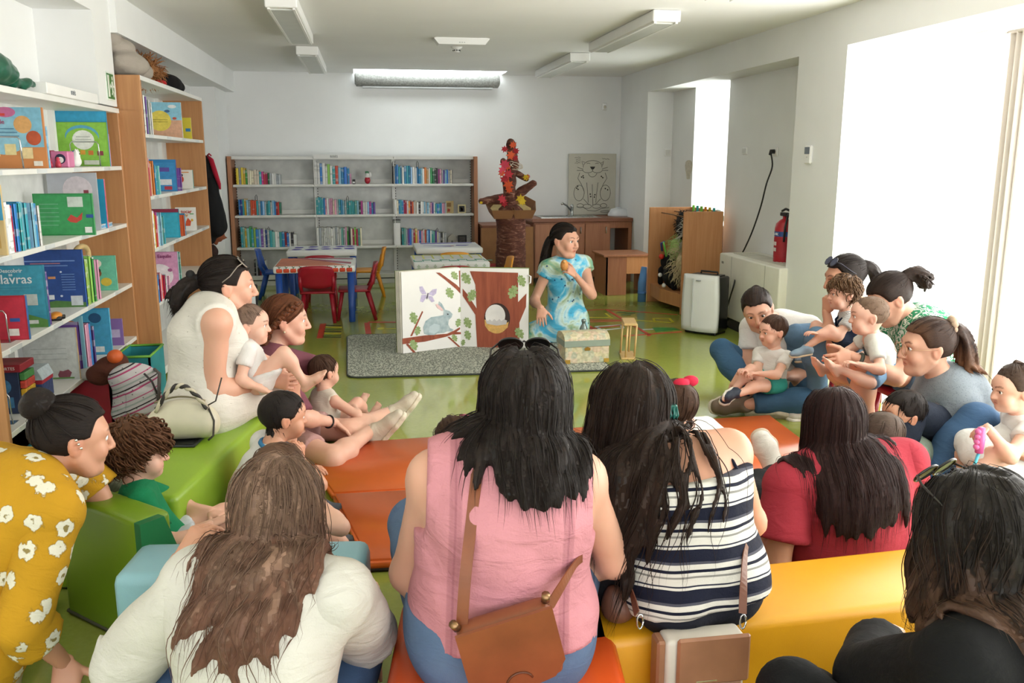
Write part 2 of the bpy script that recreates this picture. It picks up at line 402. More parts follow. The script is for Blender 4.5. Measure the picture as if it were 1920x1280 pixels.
    def head_prims(s):
        h, k = s.hl, s.hs; R = s.HR; c = s.child
        def E(x, y, z, a, b, d, kk=.012): return Ell(h(x, y, z), np.array((a, b, d))*k, R, kk*k)
        def C(p, q, ra, rb, kk=.01): return Cone(h(*p), h(*q), ra*k, rb*k, kk*k)
        pr = [E(0, -.014, .032, .076, .097, .086, .02)]
        if not c:
            pr += [Seg(h(0, .022, .005), h(0, .04, -.075), np.array((.066, .062))*k, np.array((.046, .042))*k, R, .03*k), E(0, .066, -.094, .024, .02, .018, .02),
                   E(-.034, .062, -.03, .028, .026, .03, .02), E(.034, .062, -.03, .028, .026, .03, .02),
                   C((0, .088, .015), (0, .106, -.026), .0085, .0115, .012), E(-.012, .094, -.031, .008, .011, .008, .006), E(.012, .094, -.031, .008, .011, .008, .006),
                   C((-.04, .072, .03), (.04, .072, .03), .013, .013, .02), C((-.06, .0, -.045), (-.04, .04, -.088), .018, .016, .03), C((.06, .0, -.045), (.04, .04, -.088), .018, .016, .03)]
            my, mz = .0815, -.058
        else:
            pr += [Seg(h(0, .02, .005), h(0, .038, -.06), np.array((.07, .064))*k, np.array((.052, .045))*k, R, .03*k), E(0, .066, -.077, .022, .018, .016, .02),
                   E(-.04, .055, -.038, .032, .03, .034, .02), E(.04, .055, -.038, .032, .03, .034, .02), E(0, .06, .04, .05, .03, .04, .03),
                   C((0, .088, .002), (0, .099, -.022), .008, .0115, .012), E(-.01, .09, -.025, .008, .009, .007, .006), E(.01, .09, -.025, .008, .009, .007, .006)]
            my, mz = .0815, -.05
        s.mouth = (my, mz)
        pr += [E(0, my, mz+.004, .025, .0085, .0055, .008), E(0, my-.001, mz-.007, .021, .009, .0065, .008)]
        for q in (-1, 1):
            pr.append(Ell(h(q*.078, -.012, -.006), np.array((.009, .019, .03))*k, R, .008*k)); pr.append(Ell(h(q*.084, -.02, .004), np.array((.006, .013, .021))*k, R, .006*k))
        nr = (.052 if not c else .058)*(.5+.5*s.g)*(1 if not c else s.s)
        pr += [Cone(s.N+(s.H-s.N)*-.12, h(0, -.03, -.055), nr*1.12, nr*.95, .035)]
        subs = [Ell(h(q*.032, .098, .0085), np.array((.0165, .018, .0068))*k, R, .007*k) for q in (-1, 1)]
        subs += [Ell(h(0, my+.012, mz-.0015), np.array((.02, .012, .0014))*k, R, .002*k)]
        subs += [Ell(h(q*.0905, -.008, -.004), np.array((.006, .009, .015))*k, R, .004*k) for q in (-1, 1)]
        return pr, subs
    def hand_prims(s, k):
        e, w, o = s.arm[k]; z = s.s*(1.12 if s.child else 1.0)*o.get('size', 1); d = nrm(o.get('dir', w-e)); n = np.asarray(o.get('palm', (0, 0, -1)), float); n = nrm(n-d*(n@d))
        q = 1 if k == 'R' else -1; side = np.cross(d, n)*q; c = o.get('curl', .35); spread = o.get('spread', .12); fat = 1.18 if s.child else 1.0
        pr = [Seg(w-d*.005*z, w+d*.075*z, np.array((.027, .017))*z, np.array((.04, .0125))*z, np.array([side, n, d]), .012*z),
              Ell(w+d*.035*z+side*.026*z+n*.008*z, np.array((.02, .02, .03))*z, np.array([side, n, d]), .012*z)]
        tips = []
        for i, (off, ln) in enumerate(((.030, .066), (.0105, .075), (-.0095, .070), (-.0285, .055))):
            p = w+d*(.078-.004*abs(i-1))*z+side*off*z; dd = nrm(d+side*spread*(1-i*.67)); a = 0.0
            for j, (fr, r0, r1) in enumerate(((.45, .0088, .0082), (.3, .0082, .0075), (.25, .0075, .0062))):
                a += c*(1.0 if j == 0 else 1.15)*(.9+.08*i); v = nrm(dd*math.cos(a)+n*math.sin(a)); p2 = p+v*ln*fr*z
                pr.append(Cone(p, p2, r0*z*fat, r1*z*fat, .0025*z)); p = p2
            tips.append((p, v, n))
        p = w+d*.02*z+side*.026*z+n*.006*z; th = o.get('thumb', .9); a = nrm(d*.75+side*th+n*.25)
        for j, (ln, r0, r1) in enumerate(((.042, .0125, .0105), (.03, .0105, .0092), (.026, .0092, .007))):
            a = nrm(a+(d*.25-side*.12+n*c*.55)*(j > 0)); p2 = p+a*ln*z; pr.append(Cone(p, p2, r0*z*fat, r1*z*fat, .004*z)); p = p2
        tips.append((p, a, n))
        return pr, tips
    def foot_prims(s, k, bare=True):
        kn, an, o = s.leg[k]; z = s.s*(1.15 if s.child else 1); sh = nrm(an-kn); d = nrm(o.get('toe', s.f)); up = np.asarray(o.get('up', -sh), float); up = nrm(up-d*(up@d)); side = np.cross(d, up)
        R = np.array([side, d, up]); heel = an-up*.045*z-d*.035*z; ball = an-up*.055*z+d*.115*z; toe = an-up*.058*z+d*.165*z
        pr = [Cone(heel, ball, .032*z, .03*z, .02*z), Cone(an-up*.01*z, ball, .032*z, .024*z, .03*z), Seg(ball-d*.02*z, toe, np.array((.042, .024))*z, np.array((.036, .016))*z, np.array([side, up, d]), .02*z)]
        tips = []
        if bare:
            for i, off in enumerate((-.03, -.013, .003, .017, .03)):
                q = (1 if k == 'R' else -1); p = toe+side*off*q*z-d*.012*abs(off)/.03*z*(off > 0); pr.append(Cone(p, p+d*.022*z, (.0125 if i == 0 else .009)*z, (.011 if i == 0 else .008)*z, .003*z))
        return pr, (heel, ball, toe, side, d, up)
    # ---- meshes
    def body(s, feet='', res=.0145, deflate=.0, hands=True, lips=(.93, .62, .60), brow=(.22, .15, .12), nails=None, extra=(), faceres=.0052, brows=True, hide_legs=False):
        tor = [q.grow(-deflate) for q in s.torso]; k = s.hs; limbs = s.limbs
        core = tor+limbs+list(extra); hp, tips = [], []
        fine = []
        for a in s.arm:
            p, t = s.hand_prims(a); hp += p; tips += t; fine.append((p, s.arm[a][1]))
        fp = []
        for a in s.leg:
            if a in feet: p, _ = s.foot_prims(a); fp += p; fine.append((p, None))
        allp = core+s.headp
        parts = []
        # head and neck, fine
        lo = np.min([q.bb()[0] for q in s.headp], 0)-.02; hi = np.max([q.bb()[1] for q in s.headp], 0)+.02
        nk = nrm(s.H-s.N); pc = s.N+(s.H-s.N)*.12
        Dp, Fp = solid(s.headp, faceres*(k if s.child else 1)*s.lod, subs=s.heads); parts.append((Dp, Fp)); nh = len(Dp)
        Bp, Bf = solid(core+[s.headp[-1]]+fp, res*(.85 if s.child else 1.1)); parts.append((Bp, Bf))
        for p, w in fine:
            parts.append(solid(p, .0042*(.8 if s.child else 1)*s.lod))
        P, F = merge(parts); col = np.ones((len(P), 3))
        q = (P-s.H)@s.HR.T/k; x, y, z = q[:, 0], q[:, 1], q[:, 2]; my, mz = s.mouth; isH = np.arange(len(P)) < nh
        def blob(cx, cy, cz, a, b, c): return np.clip(1.35-(((x-cx)/a)**2+((y-cy)/b)**2+((z-cz)/c)**2), 0, 1)*isH
        def paint(m, c): col[:] = col*(1-m[:, None])+np.array(c)*m[:, None]
        for sx in (-1, 1):
            paint(.35*blob(sx*.04, .07, -.03, .028, .05, .022), (1.02, .82, .8))
            paint(.5*blob(sx*.082, -.012, -.004, .02, .03, .03), (1.02, .8, .76))
            if brows:
                for t in np.linspace(0, 1, 6): paint(.95*blob(sx*(.015+.032*t), .085-.02*t*t, .031+.006*math.sin(t*2.4), .0065, .03, .0036), brow)
            paint(.85*blob(sx*.032, .085, .0135, .0175, .03, .0042), (.32, .22, .19)); paint(.25*blob(sx*.032, .085, .002, .016, .03, .004), (.75, .6, .58))
        paint(.3*blob(0, .105, -.026, .014, .02, .012), (1.0, .83, .8))
        paint(.85*blob(0, my+.008, mz-.0015, .021, .02, .0105), lips); paint(.85*blob(0, my+.01, mz-.0015, .019, .02, .0022), (.45, .22, .2))
        for p, v, n in tips:
            c = p-np.array(n)*.006*s.s; d2 = ((P-c)**2).sum(1); m = np.clip(1.4-d2/(.0065*s.s)**2, 0, 1)*~isH; paint(.9*m, nails or (1.0, .86, .83))
        d = np.min([((P-w[1])**2).sum(1) for w in s.arm.values()], 0) if s.arm else np.full(len(P), 9.)
        paint(.18*np.clip(1-d/.02, 0, 1), (1.02, .82, .78))
        me = np_mesh('body', P, F, None, col); o = place('body', me, skin_mat(s.skin), s.root)
        for sx in (-1, 1): s.eye(sx, o)
        return o
    def eye(s, sx, parent, iris=(.09, .05, .03)):
        c = s.hl(sx*.032, .0745 if not s.child else .0735, .0085); r = .0125*s.hs; b = MB(); b.ball((0, 0, 0), r, 16, 12)
        v = np.array(b.v); yy = v[:, 2].copy(); R = s.HR; P = c+np.stack([v[:, 0], yy, -v[:, 1]], 1)@R; a = yy/r
        col = np.where(a[:, None] > .93, (.01, .01, .01), np.where(a[:, None] > .80, iris, (.86, .84, .82)))
        me = bpy.data.meshes.new('eye'); me.from_pydata([tuple(p) for p in P], [], b.f); at = me.attributes.new('tint', 'FLOAT_COLOR', 'POINT')
        at.data.foreach_set('color', np.concatenate([col, np.ones((len(P), 1))], 1).astype(np.float32).ravel()); me.polygons.foreach_set('use_smooth', [True]*len(me.polygons))
        place('eye', me, eye_mat(), parent)
    def torso_loc(s, P): return (P-s.P)@s.TR.T
    def garment(s, name, prims, mat, h=.0125, cuts=(), amp=.004, freq=14, seed=1, ani=(1, 1, 1), subs=(), keep=(), label=None, grow=0, parent=None, wearing=True):
        pr = [q.grow(grow) for q in prims] if grow else list(prims)
        P, F = solid(pr, h*(.8 if s.child else 1), cuts=cuts, subs=subs, keep=keep, wr=(lambda p: wrinkle(p@s.TR.T, seed, amp, freq, ani)) if amp else None)
        if len(P) == 0: print('EMPTY garment', name, s.name); return None
        o = place(name, np_mesh(name, P, F, s.torso_loc(P)), mat, parent or s.root)
        if wearing: s.cloth += pr
        if label: o['label'] = label
        return o
    def sleeve(s, k, frac, g=.014, flare=.008):
        """prims and the cut for a sleeve reaching frac (0..1 upper arm, 1..2 forearm)"""
        e, w, o = s.arm[k]; U, Fo = s.armp[k][0], s.armp[k][1]
        if frac <= 1:
            end = s.sh[k]+(e-s.sh[k])*frac; d = nrm(e-s.sh[k]); r1 = U.ra+(U.rb-U.ra)*frac
            return [Cone(s.sh[k], end+d*.03*s.s, U.ra+g, r1+g+flare, .03)], (end, d)
        end = e+(w-e)*(frac-1); d = nrm(w-e); r1 = Fo.ra+(Fo.rb-Fo.ra)*(frac-1)
        return [Cone(s.sh[k], e, U.ra+g, U.rb+g+flare*.5, .03), Cone(e, end+d*.03*s.s, Fo.ra+g+flare*.5, r1+g+flare, .03)], (end, d)
    def top(s, name, mat, sleeve=.5, g=.012, hem=-.06, amp=.005, sleeves='LR', flare=.01, neck=.0, **kw):
        """a shirt: torso shapes let out, sleeves cut square, hem at a fraction of the torso"""
        z = s.s; pr = [q.grow(g*z) for q in s.torso]; P0 = s.sp(0)+s.u*hem*s.L; cuts = [(P0, -s.u)]
        parts = [(pr, cuts)]
        D = []; Ps = []
        keep = ()
        if sleeve == 0: keep = [lambda p, k=k, q=q: np.minimum((p-s.sh[k])@(s.sr*q)-.018*z, (p-s.sp(.62))@s.u) for k, q in (('L', -1), ('R', 1))]
        P, F = solid(pr, kw.get('h', .0125)*(.8 if s.child else 1), cuts=cuts+list(kw.get('cuts', ())), subs=kw.get('subs', ()), keep=keep, wr=lambda p: wrinkle(p@s.TR.T, kw.get('seed', 3), amp, kw.get('freq', 14), kw.get('ani', (1, 1, 1))))
        Ps.append((P, F)); s.cloth += pr
        for k in sleeves:
            if k in s.arm and sleeve > 0:
                sp, c = s.sleeve(k, sleeve, g*z+.002, flare*z); s.cloth += sp
                if len(sp) > 1: Ps.append(solid(sp[1:], .0125*(.8 if s.child else 1), cuts=[c], wr=lambda p: wrinkle(p@s.TR.T, 5, amp*.8, 18))); sp = sp[:1]; c = (s.sh[k]-V3(0, 0, 9), V3(0, 0, -1))
                Ps.append(solid(sp+[Cone(s.sh[k]-s.sr*(1 if k == 'R' else -1)*.05*z, s.sh[k], .05*z, .05*z+g*z, .04*z)], .0125*(.8 if s.child else 1), cuts=[c], wr=lambda p: wrinkle(p@s.TR.T, 5, amp*.8, 18)))
        P, F = merge(Ps); o = place(name, np_mesh(name, P, F, s.torso_loc(P)), mat, s.root)
        if kw.get('label'): o['label'] = kw['label']
        return o
    def trousers(s, mat, frac=1.9, g=.012, name='trousers', waist=.2, amp=.005, flare=.006, seed=4, legs='LR'):
        z = s.s; Ps = []; pel = [q.grow(g*z) for q in s.torso[:2]+s.torso[-2:]]; allp = list(pel)
        for k in legs:
            if k not in s.leg: continue
            kn, an, o = s.leg[k]; T, S = s.legp[k][0], s.legp[k][1]
            if frac <= 1: end = s.hip[k]+(kn-s.hip[k])*frac; d = nrm(kn-s.hip[k]); lp = [Cone(s.hip[k], end+d*.04*z, T.ra+g*z, T.ra+(T.rb-T.ra)*frac+g*z+flare*z, .04*z)]
            else: end = kn+(an-kn)*(frac-1); d = nrm(an-kn); lp = [Cone(s.hip[k], kn, T.ra+g*z, T.rb+g*z, .04*z), Cone(kn, end+d*.04*z, S.ra+g*z+flare*z, S.ra+(S.rb-S.ra)*(frac-1)+g*z+flare*z, .03*z)]
            allp += lp
            if len(lp) > 1: Ps.append(solid(lp[:1], .0135*(.8 if s.child else 1), wr=lambda p: wrinkle(p@s.TR.T, seed, amp, 20)))
            Ps.append(solid(lp[-1:]+([s.legp[k][2].grow(g*z)] if frac > 1.4 else []), .0135*(.8 if s.child else 1), cuts=[(end, d)], wr=lambda p: wrinkle(p@s.TR.T, seed, amp, 20)))
        Ps.append(solid(pel, .0135*(.8 if s.child else 1), cuts=[(s.sp(waist), s.u)], wr=lambda p: wrinkle(p@s.TR.T, seed, amp, 16)))
        P, F = merge(Ps); s.cloth += allp
        return place(name, np_mesh(name, P, F, s.torso_loc(P)), mat, s.root)
    def shoe(s, k, mat, sole, name='shoe', size=1.0, strap=None):
        kn, an, o = s.leg[k]; _, (heel, ball, toe, side, d, up) = s.foot_prims(k, False); z = s.s*(1.15 if s.child else 1)*size; R = np.array([side, up, d])
        pr = [Seg(heel, ball, np.array((.036, .04))*z, np.array((.043, .034))*z, R, .02*z), Seg(ball, toe, np.array((.043, .034))*z, np.array((.036, .026))*z, R, .02*z), Cone(an-up*.0*z, heel, .042*z, .038*z, .02*z), Cone(an-up*.012*z, ball, .037*z, .03*z, .02*z)]
        bot = heel-up*.036*z
        P, F = solid(pr, .009, cuts=[(bot, -up), (an+up*.018*z, up)]); sh = place(name, np_mesh(name, P, F, (P-heel)@R.T), mat, s.root)
        sp = [Seg(heel-up*.03*z, ball-up*.022*z, np.array((.041, .03))*z, np.array((.047, .03))*z, R, .02*z), Seg(ball-up*.022*z, toe-up*.02*z, np.array((.047, .03))*z, np.array((.04, .03))*z, R, .02*z)]
        P, F = solid(sp, .008, cuts=[(bot-up*.014*z, -up), (bot+up*.012*z, up)]); place('sole', np_mesh('sole', P, F, (P-heel)@R.T), sole, sh)
        if strap:
            b = MB()
            for i in range(5):
                c = an*(1-i/5)+ball*(i/5)+up*(.034-.004*i)*z; b.tube([c-side*.03*z-up*.012*z, c+up*.004*z, c+side*.03*z-up*.012*z], .0035*z, 6)
            for q in (-1, 1): b.tube([an+up*.03*z, an+up*.036*z+side*q*.02*z, an+up*.02*z+side*q*.04*z, an-up*.012*z+side*q*.042*z+d*.01], .003*z, 6)
            b.build('lace', strap, sh)
        return sh
    # ---- hair
    def hair(s, mat, style='long', length=.35, n=210, tie=None, wave=.008, width=.013, vol=.012, part=0.0, tail=.25, fine=100, seed=7, hairline=0.0, bun=0, tail_dir=None, parent=None, top_only=False, grav=1.0, spreadtail=.02, cap=.010, tail_w=1.0, curl=0, back=.55, over=.75, back2=.45, bias=(0, 0, 0)):
        rs = np.random.RandomState(seed); k = s.hs; c0 = V3(0, -.014, .032); R0 = V3(.078, .099, .088)
        inv = lambda P: (P-s.H)@s.HR.T/k
        fl = .40+hairline
        def inface(q):          # q local
            d = (q-c0)/R0; d = d/np.linalg.norm(d, axis=-1, keepdims=True)
            line = np.where(np.abs(d[..., 0]) < .55, .50-.25*np.abs(d[..., 0])+hairline, .36+hairline)
            return ((d[..., 1] > .12) & (d[..., 2] < line) & (d[..., 1] > .12+.2*(d[..., 2] > .2)))|((d[..., 2] < -.30) & (d[..., 1] > -.25))|(d[..., 2] < -.62)
        # cap under the strands
        capm = Ell(s.hl(*c0), (R0+cap)*k, s.HR, .02); capm.k = .02
        def facecut(p):
            q = inv(p); dz = q[..., 2]-c0[2]; dy = q[..., 1]; ax = np.abs(q[..., 0])
            front = dy-(.066-.32*ax-.25*np.maximum(.045-dz, 0)-hairline*.1)         # forward of hairline
            low = np.where(dz < .042+.10*ax*0+hairline*.09, front, -1.0)
            side = np.minimum(.022-np.abs(dz+.045)*0+.0-dz-.03, dy+.012+.35*dz)     # around and under the ear
            under = -(dz+.066)
            return np.maximum.reduce([low*k, np.minimum(-dz-.018, dy+.018)*k, under*k])
        P, F = solid([capm], .0095*(.85 if s.child else 1), keep=[facecut], wr=lambda p: wrinkle(p, seed, .0025, 60))
        q = inv(P)-c0; th = np.arctan2(q[:, 0], q[:, 2])
        loc = np.stack([th*3, q[:, 1]*4+.3, q[:, 0]*8], 1)
        parts = [(P, F, loc)]
        col = s.headp[:1]+s.headp[-1:]+(s.cloth or s.torso)+[q for a in s.armp.values() for q in a[:2]]+s.torso[-5:-2]
        colh = [Ell(s.hl(*c0), R0*k*.99, s.HR), s.headp[-1]]
        # roots
        d = rs.normal(size=(n*6, 3)); d /= np.linalg.norm(d, axis=1, keepdims=True); q = c0+d*R0*1.01; q = q[~inface(q)]
        q = q[:n+fine]; d = (q-c0)/R0; m = len(q); P = s.H+(q*k)@s.HR; off = (.002+vol*rs.rand(m))*k**.5
        isf = np.arange(m) >= n
        lens = length*(.78+.3*rs.rand(m)); step = .019 if length > .12 else .010
        if style == 'short': step = .010
        if style == 'curly': step = .006
        nrm_l = d/R0; nrm_l /= np.linalg.norm(nrm_l, axis=1, keepdims=True)
        if style == 'tied':
            T = s.hl(*tie); v = T-P
        elif style in ('short', 'curly'):
            sw = V3(.0, -.25, .55); v = ((q-c0)-sw*V3(.08, .1, .09)); v = (v*V3(1, 1, 1))@s.HR
            if style == 'short': v = v+(s.hf*.03-s.hu*.05)*(1)
        else:
            sx = np.sign(q[:, 0]-part); sx[sx == 0] = 1; lat = np.clip((q[:, 1]+.05)/.10, .03, 1); vl = np.stack([sx*.8*lat, np.full(m, -back), .1-.9*(1-lat)], 1); v = vl@s.HR
        ng = nrm_l@s.HR; v = v-ng*(v*ng).sum(1, keepdims=True); v /= np.linalg.norm(v, axis=1, keepdims=True)+1e-9
        K = int(max(lens.max()/step, 4)) if style != 'tied' else 15
        path = [P+ng*off[:, None]*.3]; cur = path[0].copy(); wph = rs.rand(m, 2)*6.28; wfr = 18+14*rs.rand(m); normals = [ng]
        def push(pp, cur, off, snap=None):
            dd = sdf_at(pp, cur); need = dd < off
            if snap is not None: need = need | (snap & (dd < off+.05))
            g = None
            if need.any():
                c = cur[need]; gr = np.stack([sdf_at(pp, c+np.eye(3)[j]*.004)-dd[need] for j in range(3)], 1); gr /= np.linalg.norm(gr, axis=1, keepdims=True)+1e-9
                cur[need] = c+gr*np.clip(off[need]-dd[need], -.012, .03)[:, None]; g = gr
            return need, g
        hit = np.zeros(m)
        for i in range(K):
            if style == 'tied':
                to = T-cur; dist = np.linalg.norm(to, axis=1, keepdims=True); v = to/(dist+1e-9); st = np.minimum(step*1.15, dist*.9)[:, 0]; snap = None
            else:
                g = (V3(0, 0, -1.0)*grav+np.array(bias)-s.sf*back2*2*hit[:, None]) if style == 'long' else V3(0, 0, -.35)
                v = v*(.60 if style == 'long' else .72)+g*(.42 if style == 'long' else .3)+rs.normal(size=(m, 3))*.02; v /= np.linalg.norm(v, axis=1, keepdims=True)+1e-9; st = lens/K
                snap = ((cur-s.H)@s.hu/k > (.05 if style == 'long' else -.2))
            cur = cur+v*st[:, None]
            pp = (col if i > K*.22 else colh) if style == 'long' else colh
            need, gr = push(pp, cur, off, snap)
            nn = normals[-1]; hit = need*(((cur-s.H)@s.hu/k) < -.06)*1.0
            if gr is not None:
                vv = v[need]; dn = (vv*gr).sum(1, keepdims=True)
                v[need] = vv-gr*np.where(snap[need][:, None], dn, np.minimum(dn, 0)) if snap is not None else vv-gr*np.minimum(dn, 0); nn = nn.copy(); nn[need] = gr
            normals.append(nn); path.append(cur.copy())
        path = np.stack(path, 1); normals = np.stack(normals, 1)
        if wave and style != 'tied':
            t = np.linspace(0, 1, path.shape[1])[None, :, None]; ln = lens[:, None, None]; cl = np.round(np.arctan2(q[:, 0], q[:, 1])*3+q[:, 2]*20)[:, None, None]
            w = np.sin(t*ln*30+cl*2.4)*normals*.5+np.sin(t*ln*26+cl*1.7)*np.cross(normals, np.broadcast_to(s.hu, normals.shape))
            path = path+w*wave*np.minimum(t*2, 1)+normals*(rs.rand(m, 1, 1)-.3)*wave*.35
        mpath = path
        if curl:
            t = np.linspace(0, 1, path.shape[1])[None, :, None]; a = np.cross(normals, np.broadcast_to(s.hu, normals.shape)); fr = lens[:, None, None]*(95+50*rs.rand(m, 1, 1))
            path = path+(np.cos(t*fr+wph[:, :1, None])*a+np.sin(t*fr+wph[:, :1, None])*normals)*curl*np.minimum(t*4, 1)+normals*curl*.6
        rid = np.stack([np.arctan2(q[:, 0]-part, q[:, 2]-.01)*2, q[:, 1]*3], 1); mrad = .0105 if style == 'long' else .009; masses = [(mpath-normals*mrad*(.95 if style == 'long' else .8)*(k if s.child else 1), mrad, rid)]
        ov = np.where((rs.rand(m) < over) & (off >= np.quantile(off, .0 if style != 'long' else .25)))[0]; thin = width*(.18+.26*rs.rand(len(ov)))*(k if s.child else 1)
        if curl: thin = np.full(len(ov), width)
        parts.append(s.locks(path[ov]+normals[ov]*.0022, normals[ov], thin, rs, flat=.7, sides=3, ids=rid[ov]))
        if style == 'tied':
            mt = int(110*tail_w); tot = tail; ts = .02; Kt = max(int(tot/ts), 5)
            td = nrm(tail_dir if tail_dir is not None else (-s.hf*.8+s.hu*.1))
            if bun:
                pth = []
                for j in range(46):
                    ax = nrm(td+.6*rs.normal(size=3)); x = nrm(np.cross(ax, V3(.3, .5, .8))); y = np.cross(ax, x); tt = np.linspace(0, 3.4, 14)+rs.rand()*6.28; rr = bun*(.85+.2*rs.rand())
                    pth.append(T+td*bun*.55+rr*(np.cos(tt)[:, None]*x+np.sin(tt)[:, None]*y)+ax*rs.normal()*bun*.2)
                pth = np.stack(pth); masses.append((np.concatenate([pth, T+(pth-T)*.5]), .010, rs.rand(92, 2)*3)); nn = pth-(T+td*bun*.55); nn /= np.linalg.norm(nn, axis=2, keepdims=True); parts.append(s.locks(pth+nn*.006, nn, np.full(46, bun*.09), rs, flat=.7, sides=4))
            else:
                cur = T+rs.normal(size=(mt, 3))*.010*tail_w**.5; v = np.repeat(td[None], mt, 0)+rs.normal(size=(mt, 3))*.15; path = [cur.copy()]; of = .006+.02*rs.rand(mt)*tail_w; ll = tot*(.7+.35*rs.rand(mt))
                for i in range(Kt):
                    v = v*.80+V3(0, 0, -1)*.24*grav+rs.normal(size=(mt, 3))*spreadtail; v /= np.linalg.norm(v, axis=1, keepdims=True); cur = cur+v*(ll/Kt)[:, None]
                    push(col, cur, of); path.append(cur.copy())
                path = np.stack(path, 1); nn = np.repeat(rs.normal(size=(mt, 1, 3)), path.shape[1], 1); nn /= np.linalg.norm(nn, axis=2, keepdims=True)
                t = np.linspace(0, 1, path.shape[1])[None, :, None]; path = path+np.sin(t*7+np.round(rs.rand(mt, 1, 1)*3)*2)*nn*wave*.6
                masses.append((path, .0085, ((path[:, 3]-path[:, 3].mean(0))@np.stack([s.hr, s.hf], 1))*30)); parts.append(s.locks(path, nn, width*.4*(.6+.7*rs.rand(mt)), rs, flat=.7, sides=4))
        for pth, rad, ids in masses: parts.append(s.hairmass(pth, rad*(k if s.child else 1), ids))
        P = np.concatenate([p[0] for p in parts]); F = []; b = 0
        for p in parts: F.append(p[1]+b); b += len(p[0])
        o = place('hair', np_mesh('hair', P, np.concatenate(F), np.concatenate([p[2] for p in parts])), mat, parent or s.root)
        return o
    def hairmass(s, path, rad, ids, h=None):
        """smooth hair body wrapped round the strands, streaked along them"""
        m, K, _ = path.shape; h = h or max(rad*.75, .0062); T = np.linspace(0, 1, K)[None, :].repeat(m, 0); R = rad*np.clip((1-T)*3+.25, 0, 1)
        sk = 2 if m > 400 else 1; pts = path[::sk].reshape(-1, 3).astype(np.float32); rr = R[::sk].ravel().astype(np.float32)
        lo = pts.min(0)-rad-4*h; n = ((pts.max(0)+rad+4*h-lo)/h).astype(int)+2; D = np.full(n, .05, np.float32); base = ((pts-lo)/h).round().astype(int); w = int(rad/h)+2
        fl = D.ravel(); st = np.array([n[1]*n[2], n[2], 1])
        for dx in range(-w, w+1):
            for dy in range(-w, w+1):
                for dz in range(-w, w+1):
                    if dx*dx+dy*dy+dz*dz > (w+.5)**2: continue
                    q = base+(dx, dy, dz); e = (lo+q*h-pts).astype(np.float32); d = np.sqrt(np.einsum('ij,ij->i', e, e))-rr; np.minimum.at(fl, q@st, d)
        D = fl.reshape(n)
        for ax in range(3): D = (np.roll(D, 1, ax)+2*D+np.roll(D, -1, ax))/4
        P, F = surfnet(D, lo, h); from mathutils.kdtree import KDTree
        kd = KDTree(m*K); pp = path.reshape(-1, 3)
        for i, p in enumerate(pp): kd.insert(p, i)
        kd.balance(); idx = np.array([kd.find(p)[1] for p in P]); sid, tt = idx//K, (idx % K)/(K-1)
        return P, F, np.stack([ids[sid, 0], tt, ids[sid, 1]], 1)
    def locks(s, path, normals, wid, rs, flat=.35, sides=6, ids=None):
        m, K, _ = path.shape; tan = np.gradient(path, axis=1); tan /= np.linalg.norm(tan, axis=2, keepdims=True)+1e-9
        n = normals-tan*(normals*tan).sum(2, keepdims=True); n /= np.linalg.norm(n, axis=2, keepdims=True)+1e-9; b = np.cross(tan, n)
        t = np.linspace(0, 1, K); prof = np.clip(np.minimum((t*6+.35), 1)*np.minimum((1-t)*3+.03, 1), .03, 1)
        r = wid[:, None]*prof[None]*.5; th = np.linspace(0, 2*np.pi, sides, endpoint=False)
        fl = np.where(wid < .002, 1.0, flat)[:, None]
        ring = path[:, :, None, :]+b[:, :, None, :]*(np.cos(th)[None, None, :, None]*r[:, :, None, None])+n[:, :, None, :]*(np.sin(th)[None, None, :, None]*(r*fl)[:, :, None, None])
        P = ring.reshape(-1, 3); base = (np.arange(m)*K*sides)[:, None, None]; i = np.arange(K-1)[None, :, None]*sides; j = np.arange(sides)[None, None, :]; j2 = (j+1) % sides
        F = np.stack([base+i+j, base+i+j2, base+i+sides+j2, base+i+sides+j], -1).reshape(-1, 4)
        idv = rs.rand(m)*20 if ids is None else ids[:, 0]+rs.normal(size=m)*.05
        loc = np.stack([np.broadcast_to(np.cos(th)[None, None]*.6+idv[:, None, None], (m, K, sides)), np.broadcast_to(t[None, :, None], (m, K, sides)), np.broadcast_to(idv[:, None, None], (m, K, sides))], -1).reshape(-1, 3)
        return P, F, loc
def eye_mat():
    if 'eye' in MATS: return MATS['eye']
    m, t = mk('eye', '#ffffff', .12); t.color(t.attr('tint').outputs['Color']); return m
# ------------------------------------------------------------------ the room
YW, ZC, XR, XL = 11.2, 2.51, 3.24, -1.5
m_wall, t = mk('wall paint', '#e4e7e6', .85)
n = t.noise(t.coord(), 1.6, 4, .55); t.color(t.ramp(n.outputs[0], [(.3, srgb('#eaebe9')), (.75, srgb('#f1f2f0'))])); n2 = t.noise(t.coord(), 140, 2); t.bump(n2.outputs[0], .05, .002)
m_ceil, t = mk('ceiling paint', '#e3e3df', .9); n = t.noise(t.coord(), 1.0, 3); t.color(t.ramp(n.outputs[0], [(.3, srgb('#eeeeeb')), (.7, srgb('#f4f4f1'))]))
m_floor, t = mk('lime vinyl', '#95a045', .1)
c = t.coord(); n = t.noise(c, 1.2, 5, .6); n2 = t.noise(c, 55, 3)
base = t.ramp(n.outputs[0], [(.3, srgb('#8b9640')), (.7, srgb('#99a34b'))]); t.color(t.mix(.10, base, t.ramp(n2.outputs[0], [(.35, srgb('#7c8638')), (.65, srgb('#acb562'))])))
t.link(t.ramp(t.noise(c, 3, 4).outputs[0], [(.3, (.07,)*3), (.7, (.15,)*3)]), t.b.inputs['Roughness']); t.bump(t.noise(c, 6, 2).outputs[0], .02, .004)
m_white = plain('#efefec', .5, 0, .02)
m_whitemetal = plain('#e9e9e4', .4, 0, .03)

fl = struct(box1('floor', (-2.4, -1.6, -.1), (5.2, 11.6, 0), m_floor))
